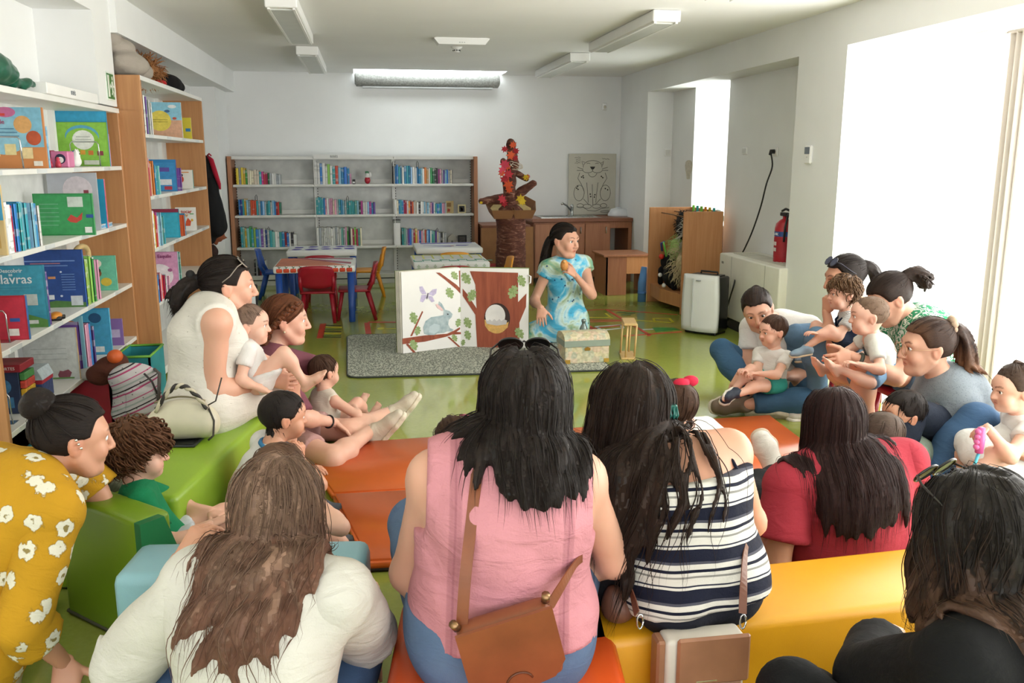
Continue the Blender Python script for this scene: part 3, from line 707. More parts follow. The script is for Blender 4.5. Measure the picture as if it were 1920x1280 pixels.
# far wall with the raised strip window of the light well above it
SX0, SX1, SY = -.1, 1.7, 10.72
b = MB(); b.box((-2.4, YW, 0), (4.6, YW+.2, ZC)); b.box((-2.4, YW, ZC), (.12, YW+.2, 3.2)); b.box((1.5, YW, ZC), (4.6, YW+.2, 3.2)); b.box((.12, YW, 2.86), (1.5, YW+.2, 3.2))
struct(b.build('wall_far', m_wall))
b = MB(); b.box((-2.4, -1.6, ZC), (SX0, YW, ZC+.12)); b.box((SX1, -1.6, ZC), (4.2, YW, ZC+.12)); b.box((SX0, -1.6, ZC), (SX1, SY, ZC+.12))
b.box((SX0-.06, SY-.06, ZC+.12), (SX0, YW, 3.1)); b.box((SX1, SY-.06, ZC+.12), (SX1+.06, YW, 3.1)); b.box((SX0-.06, SY-.06, ZC+.12), (SX1+.06, SY, 3.1))
struct(b.build('ceiling', m_ceil))
m_glow, t = mk('daylight pane', '#ffffff', .6); t.b.inputs['Emission Color'].default_value = (.90, .96, 1, 1); t.b.inputs['Emission Strength'].default_value = SKYLIGHT_GLOW
w = struct(box1('window_1', (SX0, SY, 3.02), (SX1, YW, 3.05), m_glow))
f = MB(); f.box((.1, YW+.05, 2.5), (.16, YW+.1, 2.88)); f.box((1.46, YW+.05, 2.5), (1.52, YW+.1, 2.88)); f.box((.1, YW+.05, 2.84), (1.52, YW+.1, 2.9)); f.build('window_frame', m_whitemetal, w)
box1('pane', (.14, YW+.11, 2.48), (1.48, YW+.12, 2.9), m_glow, w)
# grey roll below the light well
b = MB(); p0, p1 = V3(-.09, 11.09, 2.43), V3(1.66, 11.09, 2.43)
b.tube([p0, p0+V3(.02, 0, 0), p1-V3(.02, 0, 0), p1], [.055, .085, .085, .055], 20)
m_conc, t = mk('grey felt', '#8f918c', .95); n = t.noise(t.coord(), 45, 6, .7); t.color(t.ramp(n.outputs[0], [(.3, srgb('#7d7f7a')), (.7, srgb('#b2b3ae'))])); t.bump(n.outputs[0], .5, .01)
o = tag(empty('rolled_shade', (.8, 11.09, 2.29)), 'grey felt-like rolled shade under the ceiling light well', 'shade')
b.build('roll', m_conc, o); box1('mounting_strip', (.0, 11.05, 2.33), (1.57, 11.2, 2.347), plain('#b9bcba', .5), o)

# left wall: beam, niche above the first bookcase, recess behind the second one
NY0, NY1 = 5.72, 6.1
b = MB()
b.box((XL-.5, NY1, 2.27), (XL, 10.4, ZC)); b.box((-2.1, 10.4, 0), (-1.6, YW, ZC)); b.box((-1.7, 10.4, 2.27), (XL, YW, ZC)); b.box((-2.1, NY1, 0), (-1.86, 10.4, ZC))
b.box((-2.1, -1.6, 0), (-1.86, NY1, ZC)); b.box((-1.9, -1.6, 2.345), (XL-.04, NY0, ZC)); b.box((-1.9, NY0, 1.82), (XL-.04, NY1, ZC))
struct(b.build('wall_left', m_wall))
# right wall
b = MB()
b.box((XR, 10.1, 0), (3.9, YW, ZC)); b.box((XR, 6.46, 2.25), (3.9, 10.1, ZC)); b.box((3.55, 6.46, 0), (3.75, 8.47, 2.25)); b.box((3.55, 9.4, 0), (4.7, 10.1, 2.25))
b.box((XR, 5.77, 0), (3.9, 6.46, ZC)); b.box((XR, -1.6, 2.25), (3.9, 5.77, ZC)); b.box((3.9, 8.0, 2.25), (4.7, 10.1, ZC))
b.box((XR, -1.6, 0), (3.9, .3, ZC))
struct(b.build('wall_right', m_wall))
stain = plain('#cfc9b8', .9, 0, .15, 30)
b = MB(); c = atx(1291, 318, 3.549); b.prism([(.10*math.cos(a)*(1+.3*math.sin(3*a)), .13*math.sin(a)*(1+.2*math.cos(2*a))) for a in np.linspace(0, 6.1, 18)], c, (0, -1, 0), (0, 0, 1), -.002); struct(b.build('trim_1', stain))
# slit opening: daylight from the side
m_glow2, t = mk('slit daylight', '#ffffff', .6); t.b.inputs['Emission Color'].default_value = (.93, .97, 1, 1); t.b.inputs['Emission Strength'].default_value = SLIT_GLOW
struct(box1('window_2', (4.62, 8.0, .0), (4.66, 9.4, 2.25), m_glow2))
# big right window with roller blinds, blown out by the daylight behind
m_blind, t = mk('blind', '#ffffff', .9); t.b.inputs['Emission Color'].default_value = (1, .985, .96, 1); t.b.inputs['Emission Strength'].default_value = BLIND_GLOW
m_curt, t = mk('blind edge', '#cfc6bc', .9); t.b.inputs['Emission Color'].default_value = (1, .955, .92, 1); t.b.inputs['Emission Strength'].default_value = 0.0
wr = struct(empty('window_3', (3.56, 3, 0)))
g = MB(); g.box((3.86, .3, .0), (3.9, 5.77, .06)); g.box((3.86, .3, 2.2), (3.9, 5.77, 2.25))
for y in (.3, 1.9, 3.5, 5.1, 5.71): g.box((3.86, y, 0), (3.9, y+.06, 2.25))
g.build('window_frame', m_whitemetal, wr)
box1('pane', (3.875, .3, .02), (3.885, 5.77, 2.25), mk('window glass', '#ffffff', .05)[0], wr)
for i, (y0, y1) in enumerate(((4.72, 5.66), (3.02, 4.5), (1.5, 2.96), (.35, 1.46))):
    b = MB(); ys = np.linspace(y0, y1, 7)
    for a, c in zip(ys, ys[1:]): b.add([(3.60, a, .04), (3.60, c, .04), (3.60, c, 2.18), (3.60, a, 2.18)], [(0, 3, 2, 1)])
    o = tag(empty('roller_blind', (3.6, (y0+y1)/2, 0)), ['white roller blind nearest the thermostat column, glowing with daylight', 'white roller blind behind the seated mothers, glowing with daylight', 'white roller blind at the right edge of the view', 'white roller blind out past the right edge of the view'][i], 'blind', 'roller blinds on the big window')
    b.build('fabric', m_blind, o)
    b = MB(); b.tube([(3.585, y0, 2.195), (3.585, y1, 2.195)], .035, 14); b.build('roller', m_white, o)
    b = MB(); b.box((3.59, y0, .03), (3.61, y1, .055)); b.build('hem_bar', m_white, o)
b = MB()
for y0, y1 in ((4.5, 4.72),):
    pts = [(3.63+.012*math.sin(i*1.9), y0+(y1-y0)*i/14) for i in range(15)]
    for (xa, ya), (xb, yb) in zip(pts, pts[1:]): b.add([(xa, ya, .03), (xb, yb, .03), (xb, yb, 2.2), (xa, ya, 2.2)], [(0, 3, 2, 1)], 0, True)
    b.tube([(3.63, y0, 2.2), (3.63, y1, 2.2)], .012, 8)
tag(b.build('curtain', m_curt), 'narrow cream curtain strip between the two roller blinds', 'curtain')

# baseboards
m_base = plain('#d9dbd8', .5)
struct(box1('baseboard_far', (1.4, YW-.015, 0), (3.24, YW, .08), m_base)); struct(box1('baseboard_right', (3.535, 6.46, 0), (3.55, 8.47, .08), m_base))

# ------------------------------------------------------------------ ceiling fittings
m_diff = plain('#c9ccc6', .35, 0, .04)
for x, y0, lab in ((-.49, 6.0, 'long white ceiling lamp, front one of the left row'), (-.49, 8.62, 'long white ceiling lamp, rear one of the left row'), (2.1, 6.17, 'long white ceiling lamp, middle one of the right row'), (2.1, 8.72, 'long white ceiling lamp, rear one of the right row'), (2.12, 3.5, 'long white ceiling lamp cut off by the top edge')):
    o = empty('ceiling_lamp', (x, y0+.9, 2.43), lab, 'ceiling lamp', 'linear ceiling lamps')
    b = MB(); b.box((x-.1, y0, 2.43), (x+.1, y0+1.82, 2.508), .006); b.build('housing', m_white, o)
    b = MB(); b.box((x-.07, y0+.06, 2.422), (x+.07, y0+1.76, 2.432)); b.build('diffuser', m_diff, o)
    for q in (-.078, .078): box1('trim_rail', (x+q-.008, y0+.02, 2.42), (x+q+.008, y0+1.8, 2.43), m_white, o)
c = atz(865, 77, 2.49)
o = empty('emergency_light', (c[0], c[1], 2.45), 'flat white emergency light on the ceiling in front of the smoke detector', 'light')
b = MB(); b.prism([(-.24, .0), (-.2, -.05), (.2, -.05), (.24, .0), (.2, .012), (-.2, .012)], (c[0], c[1]-.07, 2.505), (1, 0, 0), (0, 0, 1), -.16); b.build('housing', m_white, o)
b = MB()
for q in (-.02, .0, .02): b.box((c[0]+q-.005, c[1]-.072, 2.468), (c[0]+q+.005, c[1]-.069, 2.474))
b.build('indicator', plain('#9aa09c', .4), o)
c = atz(856, 92, 2.47)
o = empty('smoke_detector', (c[0], c[1], 2.43), 'round white smoke detector on the ceiling', 'detector')
b = MB(); b.lathe((c[0], c[1], 2.51), [(.055, 0), (.055, -.02), (.045, -.035), (.03, -.04), (.028, -.065), (.012, -.07)][::-1], 20); b.build('housing', m_white, o)
b = MB()
for i in range(8):
    a = i*math.pi/4; b.box((c[0]+.03*math.cos(a)-.006, c[1]+.03*math.sin(a)-.006, 2.452), (c[0]+.03*math.cos(a)+.006, c[1]+.03*math.sin(a)+.006, 2.462))
b.build('vent_slot', plain('#3a3d3b', .6), o)
# motion sensor on far wall
c = aty(1133, 200, YW); o = empty('motion_sensor', c-V3(0, .03, .03), 'small white motion sensor high on the far wall', 'sensor')
b = MB(); b.box((c[0]-.03, c[1]-.035, c[2]-.045), (c[0]+.03, c[1], c[2]+.045), .01); b.build('housing', m_white, o); b = MB(); b.ball((c[0], c[1]-.035, c[2]-.005), (.018, .01, .02)); b.build('lens', plain('#d8d2c0', .2), o)

# ------------------------------------------------------------------ wall fittings
def plate(name, label, cat, c, w, h, m, axis='x', sign=-1, ch=.006, th=.014):
    """cover plate on a wall; axis = wall normal"""
    b = MB()
    if axis == 'x': b.box((c[0]+sign*th, c[1]-w/2, c[2]-h/2), (c[0], c[1]+w/2, c[2]+h/2), ch)
    else: b.box((c[0]-w/2, c[1]+sign*th, c[2]-h/2), (c[0]+w/2, c[1], c[2]+h/2), ch)
    o = empty(name, (c[0], c[1], c[2]-h/2), label, cat); b.build('cover_plate', m, o); return o
c = atx(1252, 286, 3.55); c = aty(1252, 286, 10.1)
o = plate('wall_switch', 'white double switch plate left of the red alarm plate', 'switch', c, .085, .085, m_white, 'y'); box1('rocker', (c[0]-.03, c[1]-.02, c[2]-.03), (c[0]-.002, c[1]-.013, c[2]+.03), plain('#dcdcd6', .4), o); box1('rocker', (c[0]+.002, c[1]-.02, c[2]-.03), (c[0]+.03, c[1]-.013, c[2]+.03), plain('#dcdcd6', .4), o)
c = c+V3(.093, 0, 0)
o = plate('alarm_button', 'white plate with a dark red alarm button beside the switch', 'button', c, .085, .085, m_white, 'y'); box1('push_button', (c[0]-.016, c[1]-.022, c[2]-.03), (c[0]+.018, c[1]-.013, c[2]+.03), plain('#8a1f22', .3), o)
c = atx(1398, 283, 3.55)
o = plate('wall_socket', 'white blank socket plate on the niche wall', 'socket', c, .11, .07, m_white); box1('socket_insert', (3.532, c[1]-.04, c[2]-.022), (3.537, c[1]+.04, c[2]+.022), plain('#dedfda', .4), o)
c = atx(1456, 284, 3.55); SOCK = c
o = plate('wall_socket', 'white socket plate with a black plug in the niche', 'socket', c, .08, .08, m_white); b = MB(); b.tube([(3.537, c[1], c[2]), (3.53, c[1], c[2])], .022, 16); b.build('socket_insert', plain('#dedfda', .4), o)
m_blk = plain('#17181a', .45)
cord = [SOCK+V3(-.02, 0, 0), SOCK+V3(-.05, .0, -.01)]
for px, py, d in ((1448, 312, .07), (1437, 345, .09), (1427, 385, .1), (1412, 430, .11), (1398, 462, .12), (1388, 482, .14), (1382, 500, .2)): cord.append(atx(px, py, 3.55-d))
for px, py in ((1377, 530), (1368, 560), (1362, 585)): cord.append(atx(px, py, 3.15))
cord.append(atz(1366, 608, .02)); cord.append(atz(1358, 614, .02))
cv = []
P = [Vector(p) for p in cord]
for i in range(len(P)-1):
    a, b_, c_, d_ = P[max(i-1, 0)], P[i], P[i+1], P[min(i+2, len(P)-1)]
    for k in range(6):
        tt = k/6; cv.append(.5*((2*b_)+(c_-a)*tt+(2*a-5*b_+4*c_-d_)*tt**2+(3*b_-a-3*c_+d_)*tt**3))
o = empty('power_cord', cord[-1]-V3(0, 0, .02), 'long black power cord hanging from the niche socket to the floor', 'cord')
b = MB(); b.tube(cv, .007, 8); b.build('cable', m_blk, o); b = MB(); b.tube([SOCK+V3(-.012, 0, 0), SOCK+V3(-.05, 0, 0), SOCK+V3(-.06, 0, -.03)], [.02, .02, .012], 12); b.build('plug', m_blk, o)
c = atx(1519, 290, XR)
o = plate('thermostat', 'white wall thermostat with grey display on the column', 'thermostat', c, .095, .135, m_white, 'x', -1, .01, .025)
box1('display', (XR-.028, c[1]-.036, c[2]+.005), (XR-.024, c[1]+.036, c[2]+.055), plain('#69727a', .25), o); box1('logo_mark', (XR-.0265, c[1]-.006, c[2]-.02), (XR-.0245, c[1]+.006, c[2]-.014), plain('#999e9a', .4), o)
# emergency exit sign, left wall pier
p = atx(206, 162, XL-.04); gm, wm = plain('#2f7a3c', .4), plain('#e9f2e6', .4)
X_ = XL-.036
o = empty('exit_sign', (X_, p[1], p[2]-.09), 'green emergency exit sign with running figure and arrow', 'sign')
b = MB(); b.box((X_-.004, p[1]-.082, p[2]-.085), (X_, p[1]+.082, p[2]+.085)); b.build('border', wm, o); b = MB(); b.box((X_, p[1]-.072, p[2]-.075), (X_+.002, p[1]+.072, p[2]+.075)); b.build('panel', gm, o)
b = MB(); ox = (X_+.0021, p[1], p[2]); ax, ay = (0, 1, 0), (0, 0, 1)
def pic(pts): b.prism(pts, ox, ax, ay, .001)
pic([(-.066, -.065), (-.03, -.065), (-.03, .065), (-.066, .065)])
pic([(-.022, .0), (-.002, .018), (-.002, .006), (.02, .006), (.02, -.006), (-.002, -.006), (-.002, -.018)])
pic([(.04+.013*math.cos(a), .05+.013*math.sin(a)) for a in np.linspace(0, 6.2, 12)])
pic([(.022, .03), (.045, .035), (.055, .01), (.068, .005), (.066, -.004), (.052, -.002), (.048, .005), (.046, -.02), (.06, -.035), (.056, -.06), (.046, -.06), (.048, -.04), (.034, -.026), (.025, -.05), (.01, -.05), (.01, -.04), (.018, -.038), (.03, -.005), (.033, .02), (.024, .018), (.018, .004), (.01, .006)])
b.build('pictogram', wm, o)

# fire extinguisher
c = atx(1474, 450, 3.42); R_ = .08
base = V3(3.40, c[1], atx(1470, 497, 3.43)[2]); topz = atx(1470, 404, 3.43)[2]; hh = topz-base[2]
o = empty('fire_extinguisher', base, 'red fire extinguisher hung on the niche wall', 'extinguisher')
b = MB(); b.lathe(base, [(.06, 0), (.075, .012), (.078, .03), (.078, hh-.1), (.07, hh-.06), (.04, hh-.03), (.02, hh-.02), (.02, hh)], 24); b.build('cylinder', plain('#b3202c', .28, 0, .05), o)
def band(z0, z1, m, nm, r=.0788):
    b = MB(); b.lathe(base, [(r, z0), (r, z1)], 24, cap=False); b.build(nm, m, o)
band(hh*.60, hh*.70, plain('#2b4f8e', .4), 'blue_band'); band(hh*.18, hh*.58, plain('#a81f2a', .5, 0, .1, 30), 'instruction_label', .0786)
b = MB()
for q in (-1, 0, 1):
    for zz in (.30, .42): b.box((base[0]-.080, base[1]+q*.02-.007, base[2]+hh*zz), (base[0]-.0785, base[1]+q*.02+.007, base[2]+hh*zz+.03))
b.build('pictogram', plain('#f2e9e6', .5), o)
b = MB(); text_mesh(b, 'Gás ABC', (base[0]-.0795, base[1], base[2]+hh*.65), (0, -1, 0), (0, 0, 1), .03, .0008); b.build('lettering', plain('#eef0f4', .5), o)
b = MB(); b.box((base[0]-.02, base[1]-.05, topz+.0), (base[0]+.02, base[1]+.06, topz+.03), .005); b.tube([(base[0], base[1]+.06, topz+.04), (base[0], base[1], topz+.06), (base[0], base[1]-.07, topz+.05)], .01, 8); b.build('valve', m_blk, o)
b = MB(); b.tube([(base[0], base[1]-.05, topz+.02), (base[0]-.03, base[1]-.1, topz+.0), (base[0]-.05, base[1]-.11, topz-.08), (base[0]-.05, base[1]-.1, topz-.2)], .009, 8); b.build('hose', m_blk, o)
b = MB(); b.box((3.5, base[1]-.03, topz-.1), (3.55, base[1]+.03, topz-.02)); b.build('bracket', m_whitemetal, o)

# fan coil heater under the niche
HX = 3.17
hy0, hy1 = 6.42, 7.62; hz0, hz1 = .1, .66
o = empty('fan_coil_heater', (3.36, 7.0, 0), 'cream fan coil heater standing in the niche below the extinguisher', 'heater')
cream = plain('#e6e4d6', .4, 0, .03)
b = MB(); b.box((HX, hy0, hz0), (3.55, hy1, hz1), .015); b.build('casing', cream, o)
b = MB(); b.box((HX+.03, hy0+.04, .0), (3.52, hy1-.04, hz0)); b.build('plinth', plain('#20221f', .6), o)
for i in range(9): box1('grille_slat', (HX+.09+.022*i, hy0+.1, hz1-.002), (HX+.10+.022*i, hy1-.1, hz1+.005), plain('#cfcdbf', .4), o)
for y in (hy1-.28, hy0+.25): box1('panel_seam', (HX-.002, y, hz0+.01), (HX+.001, y+.005, hz1-.01), plain('#a9a89b', .5), o)
b = MB(); b.box((HX-.003, hy1-.1, hz1-.09), (HX+.001, hy1-.06, hz1-.07)); b.build('badge', plain('#8c8b80', .3), o)

# floor tape games
red, yel, wht, grn = plain('#c8452c', .4), plain('#d2cc2f', .4), plain('#c9d2cf', .4), plain('#2f8a3a', .4)
def strip(b, p, q, w=.03):
    p, q = V3(p[0], p[1], 0), V3(q[0], q[1], 0); d = nrm(q-p); s_ = V3(-d[1], d[0], 0)*w/2
    b.add([tuple(x+V3(0, 0, z)) for z in (.0008, .0022) for x in (p-s_, q-s_, q+s_, p+s_)], [(3, 2, 1, 0), (4, 5, 6, 7), (0, 1, 5, 4), (1, 2, 6, 5), (2, 3, 7, 6), (3, 0, 4, 7)])
def tape(root, m, segs, w=.03):
    for p, q in segs: b = MB(); strip(b, atz(*p), atz(*q), w); b.build('tape_strip', m, root)
r_ = empty('tape_grid', atz(1190, 605), 'red tape grid with yellow, white and green shapes right of the storyteller', 'floor tape')
tape(r_, red, [((1095, 582), (1135, 580)), ((1135, 580), (1270, 590)), ((1138, 581), (1218, 628)), ((1092, 603), (1122, 622)), ((1092, 604), (1190, 601)), ((1100, 617), (1190, 607)), ((1170, 630), (1278, 622)), ((1218, 628), (1215, 630)), ((1090, 600), (1165, 600))], .03)
tape(r_, yel, [((1097, 595), (1150, 595)), ((1135, 587), (1148, 597)), ((1190, 600), (1260, 605)), ((1225, 597), (1258, 597)), ((1225, 597), (1228, 604)), ((1255, 597), (1262, 604))], .025)
tape(r_, wht, [((1117, 612), (1165, 609)), ((1117, 612), (1128, 619)), ((1128, 619), (1168, 615)), ((1165, 609), (1168, 615)), ((1203, 618), (1225, 617))], .03)
b = MB(); b.prism([tuple(atz(*p)[:2]) for p in ((1223, 614), (1262, 614), (1275, 618), (1230, 622))], (0, 0, .0008), (1, 0, 0), (0, 1, 0), .0015); b.build('tape_triangle', grn, r_)
for q in ((1163, 586), (1172, 590), (1180, 587)):
    c = atz(*q); b = MB(); b.prism([(c[0]-.05, c[1]-.02), (c[0]+.05, c[1]-.03), (c[0]+.06, c[1]+.02), (c[0]-.02, c[1]+.03)], (0, 0, .0008), (1, 0, 0), (0, 1, 0), .0015); b.build('tape_piece', plain('#3f6d2a', .5), r_)
r_ = empty('tape_patch', atz(625, 622), 'striped green and yellow tape patch with a red edge near the red chair', 'floor tape')
tape(r_, red, [((606, 607), (600, 634))], .055)
for i, y in enumerate((610, 613.5, 617, 621, 625, 629, 632)): tape(r_, [plain('#3f4a20', .5), yel, plain('#50701f', .5)][i % 3], [((610-(y-608)*.25, y), (641-(y-608)*.05, y+.4))], .032)
r_ = empty('tape_corner', atz(700, 612), 'red tape corner with a thin yellow arrow left of the storybook', 'floor tape')
tape(r_, red, [((688, 605), (691, 626)), ((690, 604), (745, 604))], .05); tape(r_, yel, [((715, 616), (745, 616))], .018)
c = atz(714, 616); b = MB(); b.prism([(c[0]+.035*math.cos(a), c[1]+.05*math.sin(a)) for a in np.linspace(0, 6, 12)], (0, 0, .0008), (1, 0, 0), (0, 1, 0), .0015); b.build('tape_dot', yel, r_)
# ------------------------------------------------------------------ books
def book_mesh(w, d, h, cover, pages):
    """upright book, spine towards -y (local): cover boards, rounded spine, recessed page block"""
    b = MB(); t = min(.003, w*.2); b.box((-w/2, 0, 0), (-w/2+t, d, h)); b.box((w/2-t, 0, 0), (w/2, d, h)); b.box((-w/2+t, .004, .003), (w/2-t, d-.004, h-.004), 0, 1)
    b.add([(-w/2, 0, 0), (-w/4, -.003, 0), (w/4, -.003, 0), (w/2, 0, 0), (w/2, .004, 0), (-w/2, .004, 0), (-w/2, 0, h), (-w/4, -.003, h), (w/4, -.003, h), (w/2, 0, h), (w/2, .004, h), (-w/2, .004, h)],
          [(5, 4, 3, 2, 1, 0), (6, 7, 8, 9, 10, 11), (0, 1, 7, 6), (1, 2, 8, 7), (2, 3, 9, 8), (3, 4, 10, 9), (4, 5, 11, 10), (5, 0, 6, 11)])
    me = b.mesh('book'); return me
m_page = plain('#ece8dc', .8)
CN = {'w': ('#e6e7e4', 'white'), 'c': ('#e3d9c2', 'cream'), 'y': ('#e3c743', 'yellow'), 'g': ('#3f9a4c', 'green'), 'G': ('#1f6b4a', 'dark green'), 'l': ('#9cc65c', 'lime'), 't': ('#3aa3ad', 'teal'), 'b': ('#2f86c6', 'blue'), 'B': ('#1d3f86', 'navy blue'),
      's': ('#8fc3e0', 'sky blue'), 'r': ('#c62f38', 'red'), 'R': ('#8f1f35', 'dark red'), 'm': ('#c2439a', 'magenta'), 'p': ('#e2a3bf', 'pink'), 'v': ('#6a4a9c', 'violet'), 'o': ('#e08434', 'orange'), 'k': ('#2a2b2e', 'black'), 'a': ('#a9b0b5', 'grey'), 'q': ('#7fc4bb', 'mint'), 'n': ('#b98f63', 'tan')}
def cover_mat(code):
    key = 'cover_'+code
    if key in MATS: return MATS[key]
    col = CN[code][0]; m, t = mk(key, col, .38); c = srgb(col)
    oi = t.new('ShaderNodeObjectInfo'); co = t.coord('Object'); v = t.new('ShaderNodeVectorMath', operation='ADD'); t.link(co, v.inputs[0]); t.link(oi.outputs['Random'], v.inputs[1])
    # printed blocks along the spine
    br = t.new('ShaderNodeTexNoise', i_Scale=16.0, i_Detail=1.0); t.link(t.mapping(v.outputs[0], (.15, .15, 1.6)), br.inputs['Vector'])
    hue = t.new('ShaderNodeHueSaturation', i_Saturation=1.0); t.link(t.math('ADD', t.math('MULTIPLY', oi.outputs['Random'], .05), .475), hue.inputs['Hue']); t.link(t.math('ADD', t.math('MULTIPLY', oi.outputs['Random'], .5), .75), hue.inputs['Value']); hue.inputs['Color'].default_value = (*c, 1)
    other = tuple(min(1, x*.4+.45) for x in c) if sum(c) < 1.4 else tuple(x*.55 for x in c)
    f = t.ramp(br.outputs[0], [(.57, (0, 0, 0)), (.6, (1, 1, 1))]); t.color(t.mix(t.math('MULTIPLY', f, .6), hue.outputs[0], other))
    return m
ORD = ['first', 'second', 'third', 'fourth', 'fifth', 'sixth', 'seventh', 'eighth', 'ninth', 'tenth', 'eleventh', 'twelfth', 'thirteenth', 'fourteenth', 'fifteenth', 'sixteenth', 'seventeenth', 'eighteenth', 'nineteenth', 'twentieth', 'twenty-first', 'twenty-second', 'twenty-third', 'twenty-fourth', 'twenty-fifth', 'twenty-sixth', 'twenty-seventh', 'twenty-eighth', 'twenty-ninth', 'thirtieth', 'thirty-first', 'thirty-second', 'thirty-third']
def book_row(codes, start, direction, spine_dir, heights, widths, depth, where, group, seed=0, lean=.0):
    """books side by side from start along direction; spines face spine_dir"""
    rs = random.Random(seed); p = V3(*start); d = nrm(direction); sd = nrm(spine_dir); n = len(codes)
    for i, c in enumerate(codes):
        h = heights[0]+(heights[1]-heights[0])*i/max(n-1, 1); h *= rs.uniform(.93, 1.05); w = rs.uniform(*widths); dp = depth*rs.uniform(.85, 1.0)
        me = book_mesh(w, dp, h, None, None); me.materials.append(cover_mat(c)); me.materials.append(m_page)
        o = bpy.data.objects.new('book', me); COL.objects.link(o)
        yv = -sd; xv = np.cross(yv, V3(0, 0, 1)); ly = rs.uniform(-.012, .012)
        M = Matrix(((xv[0], yv[0], 0), (xv[1], yv[1], 0), (0, 0, 1))).to_4x4()
        q = p+d*w/2+sd*(-.012+rs.uniform(-.01, .01)); o.matrix_world = Matrix.Translation(Vector(q)) @ M; p = p+d*(w+.0015)
        tag(o, f'{CN[c][1]} book, {ORD[i]} of the row {where}', 'book', group)
    return p

# ------------------------------------------------------------------ far bookcase
BY, BB = 10.85, 11.17
wd = wood('bookcase wood', '#a8704f', '#bd8560', 2); wm = m_whitemetal
o = empty('bookcase', (-.12, 11.0, 0), 'long low white steel bookcase with wooden ends on the far wall', 'bookcase')
for x in (-1.585, 1.305): box1('end_panel', (x, BY-.02, 0), (x+.045, BB, 1.525), wd, o, .004)
XS = [-1.54, -.6, .34, 1.305]
for i in range(3):
    x0, x1 = XS[i]+.004, XS[i+1]-.004
    for z in (1.2, .84, .46):
        s_ = MB(); s_.box((x0, BY, z-.028), (x1, BB-.03, z), .003); sh = s_.build('shelf', wm, o)
        box1('back_lip', (x0+.02, BB-.05, z), (x1-.02, BB-.035, z+.05), wm, sh)
        box1('label_strip', (x0+.02, BY-.003, z-.024), (x1-.02, BY, z-.006), plain('#dfe0da', .4), sh)
    sh = box1('base_shelf', (x0, BY, .07), (x1, BB-.03, .12), wm, o, .003); box1('plinth', (x0, BY+.02, 0), (x1, BB-.03, .055), wm, o); box1('kick_gap', (x0, BY+.03, .055), (x1, BB-.05, .07), m_blk, o)
    box1('back_panel', (x0, BB-.03, .1), (x1, BB-.02, 1.5), plain('#d8dad6', .5), o); box1('top_rail', (x0, BY+.01, 1.49), (x1, BY+.03, 1.525), wm, o); box1('top_shelf', (x0, BY+.03, 1.507), (x1, BB-.03, 1.52), wm, o)
for x in XS[1:3]: box1('upright', (x-.02, BB-.06, 0), (x+.02, BB-.02, 1.51), wm, o); box1('divider', (x-.003, BY+.01, .1), (x+.003, BY+.03, 1.5), wm, o)
b = MB()
for x in (XS[0]+.01, XS[1]+.022, XS[2]+.022, XS[3]-.012):
    for k in range(42):
        z = .14+k*.032
        b.box((x-.004, BB-.066, z), (x+.004, BB-.06, z+.016))
s_ = b.build('slot', m_blk, o); s_['kind'] = 'stuff'
tb = box1('sign_board', (-.6, BY-.012, 1.5), (-.05, BY+.008, 1.545), m_white, o); b = MB(); text_mesh(b, 'BEBÉS', (-.36, BY-.013, 1.522), (1, 0, 0), (0, 0, 1), .035, .001); b.build('lettering', plain('#555a5c', .5), tb)
FX = lambda px: aty(px, 400, BY)[0]
def far(codes, px0, z, hs, ws, shelf, bay, seed): book_row(codes, (FX(px0), BY+.03, z), (1, 0, 0), (0, -1, 0), hs, ws, .16, f'on the {shelf} shelf, {bay} bay, far bookcase', 'small books on the far bookcase', seed)
far('yayygccccctmrrGawwaa', 446, 1.2, (.2, .11), (.018, .03), 'top', 'left', 1)
far('wwbwwlwtrsbbb', 592, 1.2, (.25, .19), (.024, .034), 'top', 'middle', 2); far('BBp', 645, 1.2, (.14, .12), (.03, .045), 'top', 'middle-end', 31)
far('kbbtbwbtbswwbbswonwgGkkmpavsbac', 739, 1.2, (.22, .16), (.016, .027), 'top', 'right', 3)
far('bBtysarrrtabsattwsbRrG', 447, .84, (.19, .155), (.017, .025), 'second', 'left', 4)
far('ttttbpwppcpatbsattttqskmwwsmbv', 593, .84, (.20, .14), (.018, .026), 'second', 'middle', 5)
far('wwcbtbrrwoRrwcwkwwswswpvwtbtbppa', 738, .84, (.17, .12), (.015, .022), 'second', 'right', 6)
far('tqyqgtlbsvwBatqwwtbRbwkw', 448, .46, (.25, .16), (.02, .034), 'third', 'left', 7)
far('wawwwwwwwawwqapgkcrlrqc', 592, .46, (.235, .21), (.018, .026), 'third', 'middle', 8)
far('tqavbarypbpwrsbwtqvcakwa', 753, .46, (.21, .15), (.018, .025), 'third', 'right', 9)
far('kakRakw', 470, .12, (.19, .17), (.014, .022), 'bottom', 'left', 10)
# odds and ends on the far bookcase
def prop(name, label, cat, px, z, y=BY+.06): return empty(name, (FX(px), y, z), label, cat)
o = prop('toy_figure', 'small red, white and green toy figure on the top shelf', 'toy', 691, 1.2); x, y, z = ORG[o.name]
b = MB(); b.ball((x, y, z+.045), (.035, .03, .045)); b.build('base', plain('#b5283a', .4), o); b = MB(); b.ball((x, y, z+.1), (.03, .03, .035)); b.ball((x+.035, y, z+.11), (.015, .015, .03)); b.build('body', m_white, o); b = MB(); b.box((x-.025, y-.02, z+.125), (x+.02, y+.02, z+.15), .006); b.build('hat', plain('#3a7a56', .5), o)
o = prop('dvd_case', 'small black box beside the navy books on top shelf', 'box', 666, 1.2); x, y, z = ORG[o.name]; b = MB(); b.box((x-.02, y-.04, z), (x+.014, y+.04, z+.055), .004); b.build('case', m_blk, o); b = MB(); b.box((x-.016, y-.0415, z+.01), (x+.01, y-.04, z+.03)); b.build('sticker', m_white, o)
